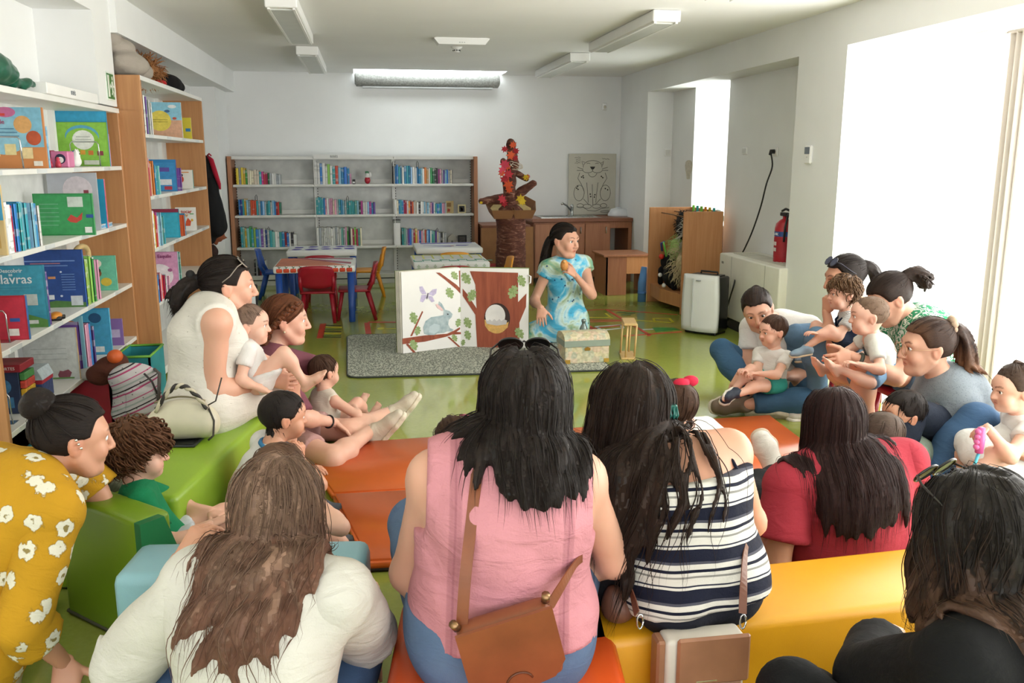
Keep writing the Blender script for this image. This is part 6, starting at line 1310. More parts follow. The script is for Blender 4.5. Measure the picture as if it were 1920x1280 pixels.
cover_book('bright blue picture book near the lowest shelf end', 212, Z1[0], .2, .28, .022, '#3a97c4', art=[('#4aa6d0', rect(.02, .02, .98, .98)), ('#2a5a86', disc(.6, .8, .18, .6)), ('#e6eaea', rect(.5, .06, .8, .18)), ('#5fa05a', rect(0, .3, .5, .4))], spine='#5fb3d6')
cover_book('small lilac book at the right end, lowest shelf', 234, Z1[0], .12, .17, .012, '#8f6fb0', art=[('#c9b9dc', rect(.15, .3, .85, .6))])
# wire bookends in front of books
for i, (px, k, w, lab) in enumerate(((45, 3, .13, 'in front of the orange animal book'), (185, 3, .16, 'in front of the green circle book'), (20, 1, .1, 'above the red cow book'), (26, 0, .12, 'on the empty lowest shelf end'), (60, 0, .1, 'beside the vehicle tower'))):
    y = Y1(px+18, Z1[k]); z = Z1[k]; o = empty('bookend', (-1.6, y, z), 'bent steel wire bookend '+lab, 'bookend', 'wire bookends'); b = MB(); b.tube([(-1.58-w, y, z+.003), (-1.58-w, y-.01, z+.13), (-1.57-w, y-.01, z+.145), (-1.59, y-.01, z+.145), (-1.58, y-.01, z+.13), (-1.58, y, z+.003)], .0035, 6); b.build('wire', plain('#c9cdd0', .2, .9), o); b = MB(); b.box((-1.585-w, y-.005, z), (-1.575, y+.06, z+.002)); b.build('foot_plate', plain('#c9cdd0', .2, .9), o)
# toys on the top visible shelf
y = Y1(120, Z1[3]); z = Z1[3]; o = empty('toy_set', (-1.58, y, z), 'red and dark blue little toy figures on the top shelf', 'toy')
for i, (dx, c_) in enumerate(((-.03, '#5a2a5c'), (0, '#b92c4a'), (.025, '#c23a50'))): b = MB(); b.lathe((-1.62+dx, y+.1*i*.5, z), [(.012, 0), (.016, .01), (.012, .03), (.008, .036), (.011, .045), (.004, .055)], 12); b.build('figure', plain(c_, .4), o)
y = Y1(135, z); o = empty('penguin_box', (-1.6, y, z), 'pink penguin box with a red back on the top shelf', 'toy'); b = MB(); b.box((-1.64, y, z), (-1.55, y+.1, z+.085), .006); b.build('box_body', plain('#d77fa8', .45), o); b = MB(); b.box((-1.7, y+.01, z), (-1.642, y+.1, z+.09), .006); b.build('box_back', plain('#b52a4a', .45), o); b = MB(); b.prism(disc(-1.59, z+.045, .026), (0, y-.0012, 0), (1, 0, 0), (0, 0, 1), .001); b.build('penguin_print', plain('#2a2f4a', .5), o); b = MB(); b.prism(disc(-1.59, z+.04, .016), (0, y-.002, 0), (1, 0, 0), (0, 0, 1), .0008); b.build('belly_print', m_white, o)
y = Y1(162, z); o = empty('toy_animal', (-1.6, y, z), 'small white toy animal beside the green book', 'toy'); P, F = solid([Ell((-1.59, y, z+.03), (.03, .035, .03)), Ell((-1.585, y, z+.068), (.02, .02, .02)), Cone((-1.58, y-.014, z+.08), (-1.58, y-.018, z+.1), .006, .004), Cone((-1.58, y+.014, z+.08), (-1.58, y+.018, z+.1), .006, .004)], .006, cuts=[((0, 0, z), (0, 0, -1))]); place('body', np_mesh('body', P, F), m_white, o); b = MB(); b.ball((-1.566, y-.004, z+.072), .004); b.build('eye', m_blk, o)
# far left unit rows
row2('owvGGww', 270, 3, (.25, .21), (.022, .034), 'on the far left bookcase, top shelf', 51)
cover_book('picture book with yellow circle on sky blue, far left top shelf', 344, Z2[3], .26, .27, .016, '#6fb3cf', xf=U2, art=[('#d9a98a', rect(0, 0, 1, .5)), ('#8cc6dc', rect(0, .5, 1, 1)), ('#e2cf5a', disc(.38, .48, .32, .9)), ('#e6e9ea', disc(.75, .88, .12, .4)), ('#3f6a9a', disc(.6, .75, .08, .5)), ('#c2553f', disc(.8, .55, .06, .6)), ('#a89a3a', rect(.16, .5, .6, .52)), ('#a89a3a', rect(.16, .44, .6, .46))], spine='#cfd6da')
cover_book('yellow picture book at the right end, far left top shelf', 361, Z2[3], .15, .17, .016, '#d8c63c', xf=U2, art=[('#3a7a9a', rect(.3, .5, .5, .7)), ('#2f7ab0', rect(.7, .35, .95, .5))])
row2('rroworvbttq', 274, 2, (.235, .2), (.024, .036), 'on the far left bookcase, second shelf', 52)
cover_book('blue picture book with label, far left second shelf', 334, Z2[2], .24, .235, .018, '#2f7fb8', xf=U2, art=[('#3a8cc4', rect(.03, .03, .97, .9)), ('#5a4a9c', rect(.2, .62, .8, .75)), ('#d9dce0', rect(.5, .2, .85, .38)), ('#b83a4a', rect(.62, .05, .85, .16))], spine='#6a3f8a')
row2('vo', 340, 2, (.17, .16), (.02, .03), 'on far left bookcase, second shelf, end', 53)
cover_book('white board book with a little figure, far left second shelf', 364, Z2[2], .15, .15, .02, '#e4e2da', xf=U2, art=[('#c9503a', disc(.4, .5, .12, 1.4)), ('#2f2a2c', disc(.4, .72, .09, .8)), ('#d98a3a', rect(.2, .85, .8, .9))], spine='#3aa09a')
row2('wyprrmwsbtqt', 281, 1, (.24, .2), (.024, .034), 'on the far left bookcase, third shelf', 54)
cover_book('teal picture book, far left third shelf', 339, Z2[1], .2, .215, .02, '#2c9cb8', xf=U2, art=[('#39abc6', rect(.03, .03, .97, .85)), ('#8a2a44', rect(.0, .88, 1, 1))], spine='#2490ac')
row2('rbkn', 346, 1, (.17, .16), (.018, .026), 'on far left bookcase, third shelf, end', 55, .16)
cover_book('white board book with coloured letters, far left third shelf', 370, Z2[1], .16, .19, .02, '#e8e6e0', xf=U2, art=[('#d4552f', [(.45, .2), (.7, .2), (.75, .4), (.6, .55), (.5, .4)]), ('#3f9a4a', rect(.7, .7, .9, .74)), ('#d9a92f', disc(.8, .45, .06))], txt=[('tocar', .55, .82, .04, '#c2453a'), ('ouvir', .4, .66, .035, '#d9962f')])
cover_book('pink picture book, far left lowest shelf', 338, Z2[0], .27, .27, .018, '#c98ab4', xf=U2, art=[('#d79ac0', rect(.02, .02, .98, .98)), ('#ece2e8', disc(.5, .35, .36, .9)), ('#a85a8a', disc(.78, .5, .06, .8))], txt=[('Dona Esquilo', .5, .88, .035, '#8a2f6a')], spine='#b9d0d4')
row2('qt', 341, 0, (.25, .25), (.02, .024), 'on far left bookcase, lowest shelf, end', 56)
row2('bbrwsprrvsbwbp', 290, 0, (.2, .14), (.02, .03), 'on the far left bookcase, lowest shelf', 57, .14)
# fabric pile on top of the far left unit
def blob(name, label, cat, prims, mat, h=.012, seed=1, amp=.012, freq=22, part='fabric', cuts=()):
    lo = np.min([q.bb()[0] for q in prims], 0); c = np.mean([getattr(q, 'c', getattr(q, 'a', None)) for q in prims], 0); o = empty(name, (c[0], c[1], lo[2]), label, cat)
    P, F = solid(prims, h, cuts=cuts, wr=lambda p: wrinkle(p, seed, amp, freq)); place(part, np_mesh(part, P, F, P-c), mat, o); return o
blob('folded_blanket', 'pale grey folded blanket on top of the far left bookcase', 'blanket', [Ell((-1.53, 6.32, 2.10), (.15, .2, .09)), Ell((-1.57, 6.3, 2.2), (.12, .14, .07)), Ell((-1.55, 6.6, 2.08), (.13, .16, .07)), Ell((-1.6, 6.22, 2.26), (.08, .08, .05))], cloth_mat('grey blanket', '#a89f94'), cuts=[((0, 0, 2.021), (0, 0, -1))])
tuft('shaggy_wig', 'shaggy light brown wig on top of the far left bookcase', 'wig', (-1.55, 6.92, 2.12), (.1, .2, .08), hair_mat('#8a5a34', '#bd8452'), 330, .09, .009, 6, .4)
blob('red_cloth', 'folded red cloth under the shaggy wig', 'cloth', [Ell((-1.46, 7.0, 2.04), (.05, .12, .025))], cloth_mat('red cloth', '#b52a2c'), .008, 3, .004, cuts=[((0, 0, 2.021), (0, 0, -1))])
blob('black_cloth', 'crumpled black cloth at the end of the far left bookcase top', 'cloth', [Ell((-1.5, 7.5, 2.08), (.1, .22, .07)), Ell((-1.5, 7.75, 2.07), (.08, .1, .06))], cloth_mat('black cloth', '#121214'), .012, 5, .014, cuts=[((0, 0, 2.021), (0, 0, -1))])
o = blob('gift_bag', 'dark green shiny wrapped bundle on top of the near bookcase', 'bundle', [Ell((-1.62, 4.25, 1.88), (.12, .28, .08)), Ell((-1.6, 4.05, 1.96), (.12, .2, .1)), Cone((-1.58, 4.5, 1.84), (-1.57, 4.72, 1.85), .03, .018)], plain('#1d5a45', .3, 0, .25, 30), .012, 8, .014, cuts=[((0, 0, 1.811), (0, 0, -1))])
# coats on the hook
cy = 8.62; cx = -1.30; hx = -1.42
p0 = aty(386, 295, cy); 
o = empty('black_coat', (p0[0]+.06, cy, aty(395, 470, cy)[2]), 'black jacket hanging from the end of the far left bookcase', 'coat')
C = lambda px, py, dy=0: aty(px, py, cy+dy)
P, F = solid([Cone(C(388, 300), C(392, 350), .035, .06, .05), Cone(C(392, 350), C(400, 400), .07, .09, .05), Cone(C(395, 380), C(405, 425), .085, .1, .05), Cone(C(388, 310), C(384, 385), .035, .045, .03), Cone(C(398, 340), C(414, 425), .04, .05, .04), Cone(C(396, 420), C(394, 448), .06, .045, .04)], .013, wr=lambda p: wrinkle(p*V3(1.6, 1.6, .6), 5, .012, 26)); place('jacket', np_mesh('jacket', P, F, P), cloth_mat('black jacket', '#18191b'), o)
b = MB(); b.tube([C(386, 292, .02), C(392, 296, -.02), C(385, 297, -.03)], .006, 6); b.build('hanger_loop', m_blk, o)
o = empty('red_scarf', C(412, 355), 'thin red scarf hanging beside the black jacket', 'scarf'); b = MB(); b.tube([C(389, 292), C(396, 300, -.05), C(403, 322, -.05), C(411, 345, -.05), C(413, 355, -.05)], [.01, .022, .022, .016, .008], 8); b.build('band', cloth_mat('red scarf', '#a81f36'), o)
b = MB(); b.tube([C(389, 291), C(392, 288, -.02), C(396, 292, -.03)], .007, 6); b.build('knot', cloth_mat('red scarf', '#a81f36'), o)
o = empty('brown_apron', C(405, 470), 'brown scalloped cloth hanging below the black jacket', 'cloth'); P, F = solid([Seg(C(402, 430, .05), C(406, 446, .05), (.09, .03), (.09, .02), np.eye(3), .03), Cone(C(398, 446, .05), C(397, 453, .05), .03, .015), Cone(C(404, 446, .05), C(405, 456, .05), .03, .015), Cone(C(411, 446, .05), C(412, 450, .05), .025, .015)], .011, wr=lambda p: wrinkle(p, 6, .006, 30)); place('cloth', np_mesh('cloth', P, F, P), cloth_mat('brown felt', '#8a5138'), o)
o = empty('shoulder_bag', C(400, 475, -.02), 'dark strapped bag hanging under the brown cloth', 'bag'); P, F = solid([Ell(C(398, 472), (.05, .05, .07))], .01, wr=lambda p: wrinkle(p, 2, .006, 30)); place('bag_body', np_mesh('bag_body', P, F, P), cloth_mat('dark bag', '#3a2a26'), o); b = MB(); b.tube([C(394, 468), C(398, 455), C(402, 462), C(404, 476)], .006, 6); b.build('strap', cloth_mat('brown felt', '#8a5138'), o)
# black framed white flip board behind the mother's head
o = empty('flip_board', aty(455, 575, 7.9)*V3(1, 1, 0), 'white board in a black frame standing on the floor left', 'board'); M = Matrix.Translation(Vector(aty(452, 560, 7.6)*V3(1, 1, 0))) @ Matrix.Rotation(RAD(-8), 4, 'X'); b = MB(); b.M = M; b.box((-.13, 0, .0), (.13, .03, .46), .008); b.build('frame', m_blk, o); b = MB(); b.M = M; b.box((-.11, -.004, .05), (.112, .0, .43)); b.build('panel', plain('#dcdfe2', .3), o)
for x in (-.12, .12): b = MB(); b.M = M; b.tube([(x, .02, .3), (x, .16, .03)], .01, 6); b.build('leg', m_blk, o)
# ------------------------------------------------------------------ soft-play blocks and mats
def vinyl(name, col, rough=.35):
    if name in MATS: return MATS[name]
    m, t = mk(name, col, rough); c = srgb(col); co = t.coord(); n = t.noise(co, 3, 4, .6); n2 = t.noise(co, 400, 2)
    t.color(t.ramp(n.outputs[0], [(.3, tuple(x*.93 for x in c)), (.7, tuple(min(1, x*1.06) for x in c))])); t.bump(t.math('ADD', n2.outputs[0], t.math('MULTIPLY', n.outputs[0], 3)), .10, .004); return m
v_green, v_lime, v_blue, v_org, v_yel, v_dk = vinyl('green vinyl', '#6f8f1f'), vinyl('lime vinyl block', '#86a82a'), vinyl('light blue vinyl', '#7fa9b3'), vinyl('orange vinyl', '#d5531f', .3), vinyl('yellow vinyl', '#d99a18', .38), vinyl('dark green vinyl', '#1f6b3f')
def block(name, label, c, size, rz, m, ch=.025, seam=True):
    o = empty(name, (c[0], c[1], 0), label, 'foam block'); w, d, h = size; M = Matrix.Translation((c[0], c[1], 0)) @ Matrix.Rotation(RAD(rz), 4, 'Z')
    b = MB(); b.M = M; b.box((-w/2, -d/2, .001), (w/2, d/2, h), ch); b.build('cushion', m, o)
    b = MB(); b.M = M; e = .003
    for (x0, y0), (x1, y1) in (((-w/2, -d/2), (w/2, -d/2)), ((w/2, -d/2), (w/2, d/2)), ((w/2, d/2), (-w/2, d/2)), ((-w/2, d/2), (-w/2, -d/2))): b.tube([(x0*.985, y0*.985, .012), (x1*.985, y1*.985, .012)], .006, 6)
    b.build('seam_piping', plain('#4a4a3a', .6), o)
    return o, M
SEAT_G = .36
o, M = block('foam_bench', 'long lime green foam bench the mother in white sits on', (-.80, 3.72), (.52, 1.35, SEAT_G), -11.5, v_lime)
o, M = block('foam_block', 'tall green foam block beside the woman in yellow', (-.835, 2.82), (.44, .125, .43), -53+10, v_green, .02)
b = MB(); b.M = M; b.prism([(-.0625, .0), (.0625, .0), (.0625, .3), (.02, .425), (-.0625, .425)], (.215, 0, .004), (0, 1, 0), (0, 0, 1), .03); b.build('end_panel', v_dk, o)
o, M = block('foam_block', 'light blue foam block in front of the woman in the white shirt', (-.36, 2.36), (.66, .22, .42), -7, v_blue, .03)
o, M = block('foam_pouf', 'orange foam seat block under the woman in the pink top', (.30, 1.92), (.58, .72, .28), -8, v_org, .03)
o, M = block('foam_bench', 'yellow foam bench under the woman in the striped top', (1.17, 2.2), (1.36, .33, .28), 3.5, v_yel, .025)
o = empty('play_mat', (1.0, 3.8, 0), 'large orange folding play mat on the floor in the middle', 'mat')
def mquad(nm, P): b = MB(); vs = [(x, y, z) for z in (.004, .05) for x, y in P]; bm = bmesh.new(); V = [bm.verts.new(v) for v in vs]; [bm.faces.new([V[i] for i in f]) for f in ((3, 2, 1, 0), (4, 5, 6, 7), (0, 1, 5, 4), (1, 2, 6, 5), (2, 3, 7, 6), (3, 0, 4, 7))]; bmesh.ops.bevel(bm, geom=bm.edges[:], offset=.012, segments=3, affect='EDGES'); b.bm(bm, 0, True); b.build(nm, vinyl('mat orange', '#ee7535', .32), o)
mquad('mat_panel', [(-.04, 3.06), (2.19, 3.0), (2.21, 3.73), (-.19, 3.76)]); mquad('mat_panel', [(-.192, 3.765), (2.212, 3.735), (2.27, 4.6), (-.38, 4.47)])
b = MB(); b.tube([(-.04, 3.062, .01), (2.19, 3.002, .01)], .007, 6); b.build('mat_edging', plain('#2a2320', .6), o)

# ------------------------------------------------------------------ bags and bins on the left
def canvas(name, col): return cloth_mat(name, col)
A = aty
by = 4.75
def pat(t, Avec, base):
    s = t.new('ShaderNodeSeparateXYZ'); t.link(Avec, s.inputs[0]); d = t.math('ADD', t.math('MULTIPLY', s.outputs[2], 1.0), t.math('MULTIPLY', s.outputs[0], -.45))
    w = t.math('FRACT', t.math('MULTIPLY', d, 9.0)); stripes = t.ramp(w, [(0, srgb('#d8d2d4')), (.12, srgb('#c2557f')), (.2, srgb('#d8d2d4')), (.3, srgb('#3a3538')), (.36, srgb('#d8d2d4')), (.5, srgb('#b0b8b6')), (.58, srgb('#d8d2d4')), (.74, srgb('#c9698e')), (.8, srgb('#d8d2d4'))], 'CONSTANT')
    v = t.new('ShaderNodeTexVoronoi', i_Scale=38.0); t.link(Avec, v.inputs['Vector']); m = t.ramp(v.outputs['Distance'], [(.13, (1, 1, 1)), (.18, (0, 0, 0))])
    return t.mix(t.math('MULTIPLY', m, .75), stripes, srgb('#3a3538'))
m_pack = cloth_mat('patterned canvas', '#d8d2d4', fn=pat)
o = empty('backpack', A(258, 775, by), 'pale backpack with pink and black geometric pattern', 'backpack')
P, F = solid([Seg(A(258, 770, by), A(252, 712, by), (.13, .08), (.12, .075), np.eye(3), .05), Ell(A(246, 705, by), (.10, .07, .06), None, .05)], .011, wr=lambda p: wrinkle(p, 4, .007, 18)); place('pack_body', np_mesh('pack_body', P, F, P-A(258, 770, by)), m_pack, o)
P, F = solid([Seg(A(266, 768, by-.08), A(262, 735, by-.08), (.085, .03), (.08, .03), np.eye(3), .03)], .01, wr=lambda p: wrinkle(p, 5, .005, 18)); place('front_pocket', np_mesh('front_pocket', P, F, P-A(258, 770, by)), m_pack, o)
b = MB(); b.tube([A(296, 768, by-.05), A(298, 735, by-.09), A(299, 700, by-.09), A(290, 692, by)], .009, 6); b.build('strap', plain('#6d6563', .7), o)
b = MB(); b.tube([A(270, 700, by-.08), A(285, 715, by-.09), A(295, 738, by-.09)], .006, 6); b.build('zip', plain('#4a4446', .5), o)
def bin_(label, px0, px1, py0, py1, y, d, m, rim):
    a, c = A(px0, py1, y), A(px1, py0, y); z0 = 0.0; o = empty('storage_bin', ((a[0]+c[0])/2, y+d/2, z0), label, 'bin')
    for nm, lo, hi in (('bin_wall', (a[0], y, z0), (c[0], y+.012, c[2])), ('bin_wall', (a[0], y+d, z0), (c[0], y+d+.012, c[2])), ('bin_wall', (a[0], y, z0), (a[0]+.012, y+d, c[2])), ('bin_wall', (c[0]-.012, y, z0), (c[0], y+d, c[2])), ('bin_base', (a[0], y, z0), (c[0], y+d, z0+.012))): box1(nm, lo, hi, m, o)
    b = MB(); b.tube([(a[0], y, c[2]), (c[0], y, c[2]), (c[0], y+d, c[2]), (a[0], y+d, c[2]), (a[0], y, c[2])], .008, 6); b.build('rim', rim, o); return o
bin_('teal storage bin with lime rim under the bookcase', 222, 281, 668, 760, 5.45, .35, plain('#2e8c94', .5), plain('#6fae3a', .5))
bin_('red storage bin with toys beside the backpack', 128, 206, 700, 800, 4.95, .3, plain('#a82430', .45), plain('#b92c38', .4))
blob('soft_toy', 'brown soft toy with orange top lying over the bins', 'toy', [Ell(A(205, 690, 4.85), (.09, .09, .06)), Ell(A(222, 680, 4.85), (.05, .06, .05)), Ell(A(190, 702, 4.85), (.08, .08, .06))], cloth_mat('brown plush', '#5a3226'), .011, 3, .008)
blob('orange_toy', 'small orange toy on the brown soft toy', 'toy', [Ell(A(216, 668, 4.8), (.04, .04, .035))], plain('#d8622a', .5), .008, 2, .004)
o = empty('striped_towel', A(170, 690, 5.0), 'black and white striped cloth under the lowest shelf', 'cloth'); P, F = solid([Ell(A(175, 700, 5.0), (.12, .1, .03))], .011, wr=lambda p: wrinkle(p, 5, .006, 20)); place('cloth', np_mesh('cloth', P, F, P), cloth_mat('striped towel', '#b9b6b2', fn=lambda t, v, b_: t.mix(t.ramp(t.math('FRACT', t.math('MULTIPLY', t.math('ADD', *[t.new('ShaderNodeSeparateXYZ').outputs[0], 0.0]), 1.0)), [(0, (0, 0, 0)), (1, (0, 0, 0))]), b_, srgb('#2a2a2c'))), o)
o = empty('storage_crate', (-1.6, 4.6, 0), 'dark teal crate on the floor under the near bookcase', 'crate'); b = MB(); b.box((-1.8, 4.1, 0), (-1.55, 4.9, .22), .01); b.build('crate_body', plain('#1f5a6a', .5), o); b = MB(); b.box((-1.81, 4.09, .19), (-1.54, 4.91, .22), .005); b.build('crate_rim', plain('#2a7a8a', .5), o)
# handbag and tablet on the green bench
hy = 3.27
c0 = A(345, 800, hy); zb = SEAT_G
o = empty('tablet', (c0[0], hy, zb), 'dark tablet lying under the cream handbag', 'tablet'); M = Matrix.Translation((atz(332, 828, SEAT_G)[0], atz(332, 828, SEAT_G)[1], zb)) @ Matrix.Rotation(RAD(-9), 4, 'Z'); b = MB(); b.M = M; b.box((-.10, -.08, .001), (.1, .08, .01), .003); b.build('case', plain('#2a2d30', .4), o); b = MB(); b.M = M; b.box((-.09, -.07, .01), (.09, .07, .011)); b.build('screen', plain('#17191c', .1), o)
m_cream = plain('#cfc8b2', .4, 0, .06, 14)
bx = atz(345, 825, SEAT_G+.012); bc = V3(bx[0], bx[1]+.03, SEAT_G+.012)
o = empty('handbag', bc, 'cream half-moon handbag with braided handle on the green bench', 'handbag')
P, F = solid([Seg(bc+V3(-.1, 0, .045), bc+V3(.09, 0, .045), (.05, .045), (.05, .045), np.array([[0, 1, 0], [0, 0, 1], [1, 0, 0]]), .03), Ell(bc+V3(0, 0, .10), (.115, .042, .07), None, .05), Seg(bc+V3(-.1, 0, .07), bc+V3(.09, 0, .07), (.042, .04), (.042, .045), np.array([[0, 1, 0], [0, 0, 1], [1, 0, 0]]), .04)], .008, cuts=[(bc+V3(0, 0, .001), (0, 0, -1))], wr=lambda p: wrinkle(p, 6, .003, 25)); place('bag_body', np_mesh('bag_body', P, F, P-bc), m_cream, o)
b = MB()
for k in range(2): b.tube([tuple(bc+V3(-.1+.2*t_, -.03+.006*math.sin(t_*30+k*3.14), .13+.10*math.sin(math.pi*t_)+.006*math.cos(t_*30+k*3.14))) for t_ in np.linspace(0, 1, 34)], .0075, 6, mi=k)
b.build('braided_handle', [plain('#2b2624', .6), plain('#b9b09a', .5)], o)
b = MB(); b.tube([tuple(bc+V3(-.11+.2*t_, -.0, .155+.022*math.sin(math.pi*t_))) for t_ in np.linspace(0, 1, 12)], .004, 6); b.build('zip', plain('#8a8068', .3, .6), o)
b = MB(); b.tube([tuple(bc+V3(.1, -.02, .14)), tuple(bc+V3(.125, -.04, .08)), tuple(bc+V3(.12, -.05, .02)), tuple(bc+V3(.1, -.06, .004))], .004, 6); b.tube([tuple(bc+V3(.1, -.02, .14)), tuple(bc+V3(.135, -.03, .16)), tuple(bc+V3(.16, .0, .25))], .003, 6); b.build('cord', plain('#3a3430', .6), o)
# woven bag by the woman in yellow
o = blob('woven_bag', 'patterned woven bag with tan strap behind the green block', 'bag', [Ell(A(185, 905, 3.15), (.10, .09, .10)), Ell(A(195, 885, 3.15), (.08, .07, .07))], cloth_mat('woven bag', '#8d8a72', fn=lambda t, v, b_: t.mix(t.ramp(t.new('ShaderNodeTexWave', i_Scale=40.0, i_Distortion=3.0).outputs[0], [(.45, (0, 0, 0)), (.55, (1, 1, 1))]), b_, srgb('#2f2f28'))), .009, 4, .005, part='bag_body')
b = MB(); b.tube([A(160, 905, 3.05), A(172, 888, 3.04), A(190, 890, 3.04), A(208, 902, 3.05)], .014, 8); b.build('strap', plain('#a8673a', .5), o)
# bags on the right
o = empty('tote_bag', A(1860, 800, 3.9), 'grey and white cloth bag behind the woman in grey', 'bag'); P, F = solid([Ell(A(1860, 800, 3.9), (.14, .1, .08)), Ell(A(1850, 780, 3.9), (.1, .1, .05))], .012, wr=lambda p: wrinkle(p, 5, .012, 18)); place('bag_body', np_mesh('bag_body', P, F, P), cloth_mat('grey white cloth', '#d2d4d4'), o); b = MB(); b.tube([A(1830, 768, 3.85), A(1850, 765, 3.8), A(1875, 772, 3.8), A(1892, 785, 3.82)], .008, 6); b.build('handle', cloth_mat('grey strap', '#8a8d90'), o)
# ------------------------------------------------------------------ people
SK1, SK2, SK3 = '#cf9f87', '#c69378', '#d9ad98'
H_BLK = hair_mat('#0b0807', '#2a1d17'); H_DK = hair_mat('#100a08', '#38251a'); H_LB = hair_mat('#3a2619', '#9c7d69', '#6d4a3a'); H_RD = hair_mat('#140a0a', '#3c201d'); H_KID = hair_mat('#2a1a12', '#5a3c2a'); H_OMB = hair_mat('#0f0c0b', '#2e2620', '#5a4030'); H_TOD = hair_mat('#4a3224', '#7d5f4a')
def on(v, z): return V3(v[0], v[1], z)
PH = {'curl': .35}
white = lambda n, c='#dcdad4', **k: cloth_mat(n, c, **k)

# --- storyteller
y = 6.95
f = Fig('person', 'kneeling storyteller in a blue and green print dress beside the storybook', A(1062, 607, y+.1), A(1062, 488, y), 168, head=A(1060, 452, y-.05), face=(142, -4, 0), scale=1.0, headscale=1.14, skin=SK1, girth=.92, bust=.75,
        arms={'R': (A(1012, 545, y-.02), A(1014, 577, y-.22), {'dir': (-.05, -.45, -.9), 'palm': (.3, .8, -.4), 'curl': .18}), 'L': (A(1122, 560, y-.05), A(1078, 515, y-.2), {'dir': (-.75, -.25, .62), 'palm': (-.2, .75, -.5), 'curl': .62})},
        legs={'R': (A(1020, 640, y-.6), on(A(1022, 640, y+.35), .07), {'toe': (0, .6, -.8)}), 'L': (A(1080, 640, y-.6), on(A(1080, 640, y+.35), .07), {'toe': (0, .6, -.8)})})
f.body(hands=True, lips=(.95, .55, .52))
def dress_pat(t, v, base):
    n = t.noise(v, 4.2, 4, .55, .8); c = t.ramp(n.outputs[0], [(.30, srgb('#2b93c4')), (.42, srgb('#58b6da')), (.50, srgb('#c9e2e0')), (.56, srgb('#a7bd9a')), (.64, srgb('#4f9a86')), (.72, srgb('#3fa6d2'))])
    vo = t.new('ShaderNodeTexVoronoi', i_Scale=17.0); t.link(v, vo.inputs['Vector']); return t.mix(t.ramp(vo.outputs['Distance'], [(.10, (1, 1, 1)), (.16, (0, 0, 0))]), c, srgb('#234a78'))
m_dress = cloth_mat('print dress', '#4aa6cc', fn=dress_pat)
f.top('dress_bodice', m_dress, sleeve=.22, g=.016, hem=.22, flare=.02)
kz = [f.leg[k][0] for k in 'LR']
sk = [f.torso[0].grow(.02), f.torso[1].grow(.012)]+[Cone(f.hip[k], f.leg[k][0]+V3(0, .0, .0), .115, .105, .07) for k in 'LR']+[Cone(f.P, (kz[0]+kz[1])/2+V3(0, .05, -.02), .13, .12, .08)]+[Cone(f.leg[k][0], f.leg[k][1], .11, .1, .06) for k in 'LR']+[Cone(f.leg['R'][0]+V3(-.08, 0, -.05), f.leg['R'][0]+V3(.0, .2, -.05), .08, .08, .06)]
f.garment('dress_skirt', sk, m_dress, cuts=[((0, 0, .014), (0, 0, -1)), (f.sp(.3), f.u)], amp=.009, freq=20, ani=(2, .3, 2), seed=4)
b = MB(); 
for q in (-1, 1): b.tube([f.sp(.95)+f.sr*q*.055+f.sf*.02, f.sp(.9)+f.sr*q*.06+f.sf*.08, f.sp(.74)+f.sr*q*.012+f.sf*.135], [.012, .018, .006], 8)
b.build('collar', m_dress, f.root)
f.hair(H_BLK, 'tied', tie=(0.02, -.105, .0), tail=.3, tail_dir=V3(-.6, .2, -.5), n=210, width=.014, tail_w=1.4, spreadtail=.03, cap=.008)
e = A(1058, 497, y-.26); o = empty('finger_puppet', e, 'small orange-tan toy held at the mouth of the storyteller', 'toy'); b = MB(); b.ball(tuple(e), (.032, .03, .045)); b.build('puppet_body', plain('#c98a4a', .7, 0, .2, 40), o); b = MB(); b.ball(tuple(e+V3(-.005, -.026, .03)), .012); b.build('puppet_face', plain('#d9a86a', .6), o)

# --- mother in white with baby (left bench)
y = 3.9
f = Fig('person', 'woman in white eyelet dress with a dark ponytail holding a baby on her lap', on(A(392, 778, y), .46), A(398, 575, y+.02), 72, head=A(430, 538, y+.06), face=(80, -3, 0), scale=1.03, girth=1.08, skin=SK1, sw=.168, headscale=1.06,
        arms={'R': (A(372, 755, y-.2), A(503, 712, y+.0), {'dir': (.9, .1, -.15), 'palm': (.1, .95, .0), 'curl': .3}), 'L': (A(500, 690, y+.35), A(520, 690, y+.22), {'dir': (.6, -.6, -.3), 'palm': (-.2, -.8, 0), 'curl': .4})},
        legs={'R': (A(498, 780, y+.12), on(A(540, 850, y+.2), .06), {'toe': (.8, .6, 0)}), 'L': (A(540, 770, y+.4), on(A(570, 830, y+.4), .06), {'toe': (.8, .6, 0)})})
f.body(feet='', nails=(.85, .25, .3))
def eyelet(t, v, base):
    vo = t.new('ShaderNodeTexVoronoi', i_Scale=34.0); vo.inputs['Randomness'].default_value = .25; t.link(v, vo.inputs['Vector']); return t.mix(t.ramp(vo.outputs['Distance'], [(.07, (.6,)*3), (.13, (0, 0, 0))]), base, srgb('#9d9488'))
m_eye = cloth_mat('white eyelet cotton', '#d6d1c8', fn=eyelet)
f.top('dress_bodice', m_eye, sleeve=0, g=.014, hem=-.1, amp=.006)
f.garment('dress_skirt', [f.torso[0].grow(.02)]+[f.torso[-1].grow(.02), f.torso[-2].grow(.02)]+[Cone(f.hip[k], f.leg[k][0], .112, .095, .07) for k in 'LR'], m_eye, cuts=[(f.hip['R']+(f.leg['R'][0]-f.hip['R'])*.82, nrm(f.leg['R'][0]-f.hip['R']+V3(0, 0, -.05))), (f.sp(.25), f.u)], amp=.006)
b = MB(); q = f.sh['R']; rs_ = random.Random(1)
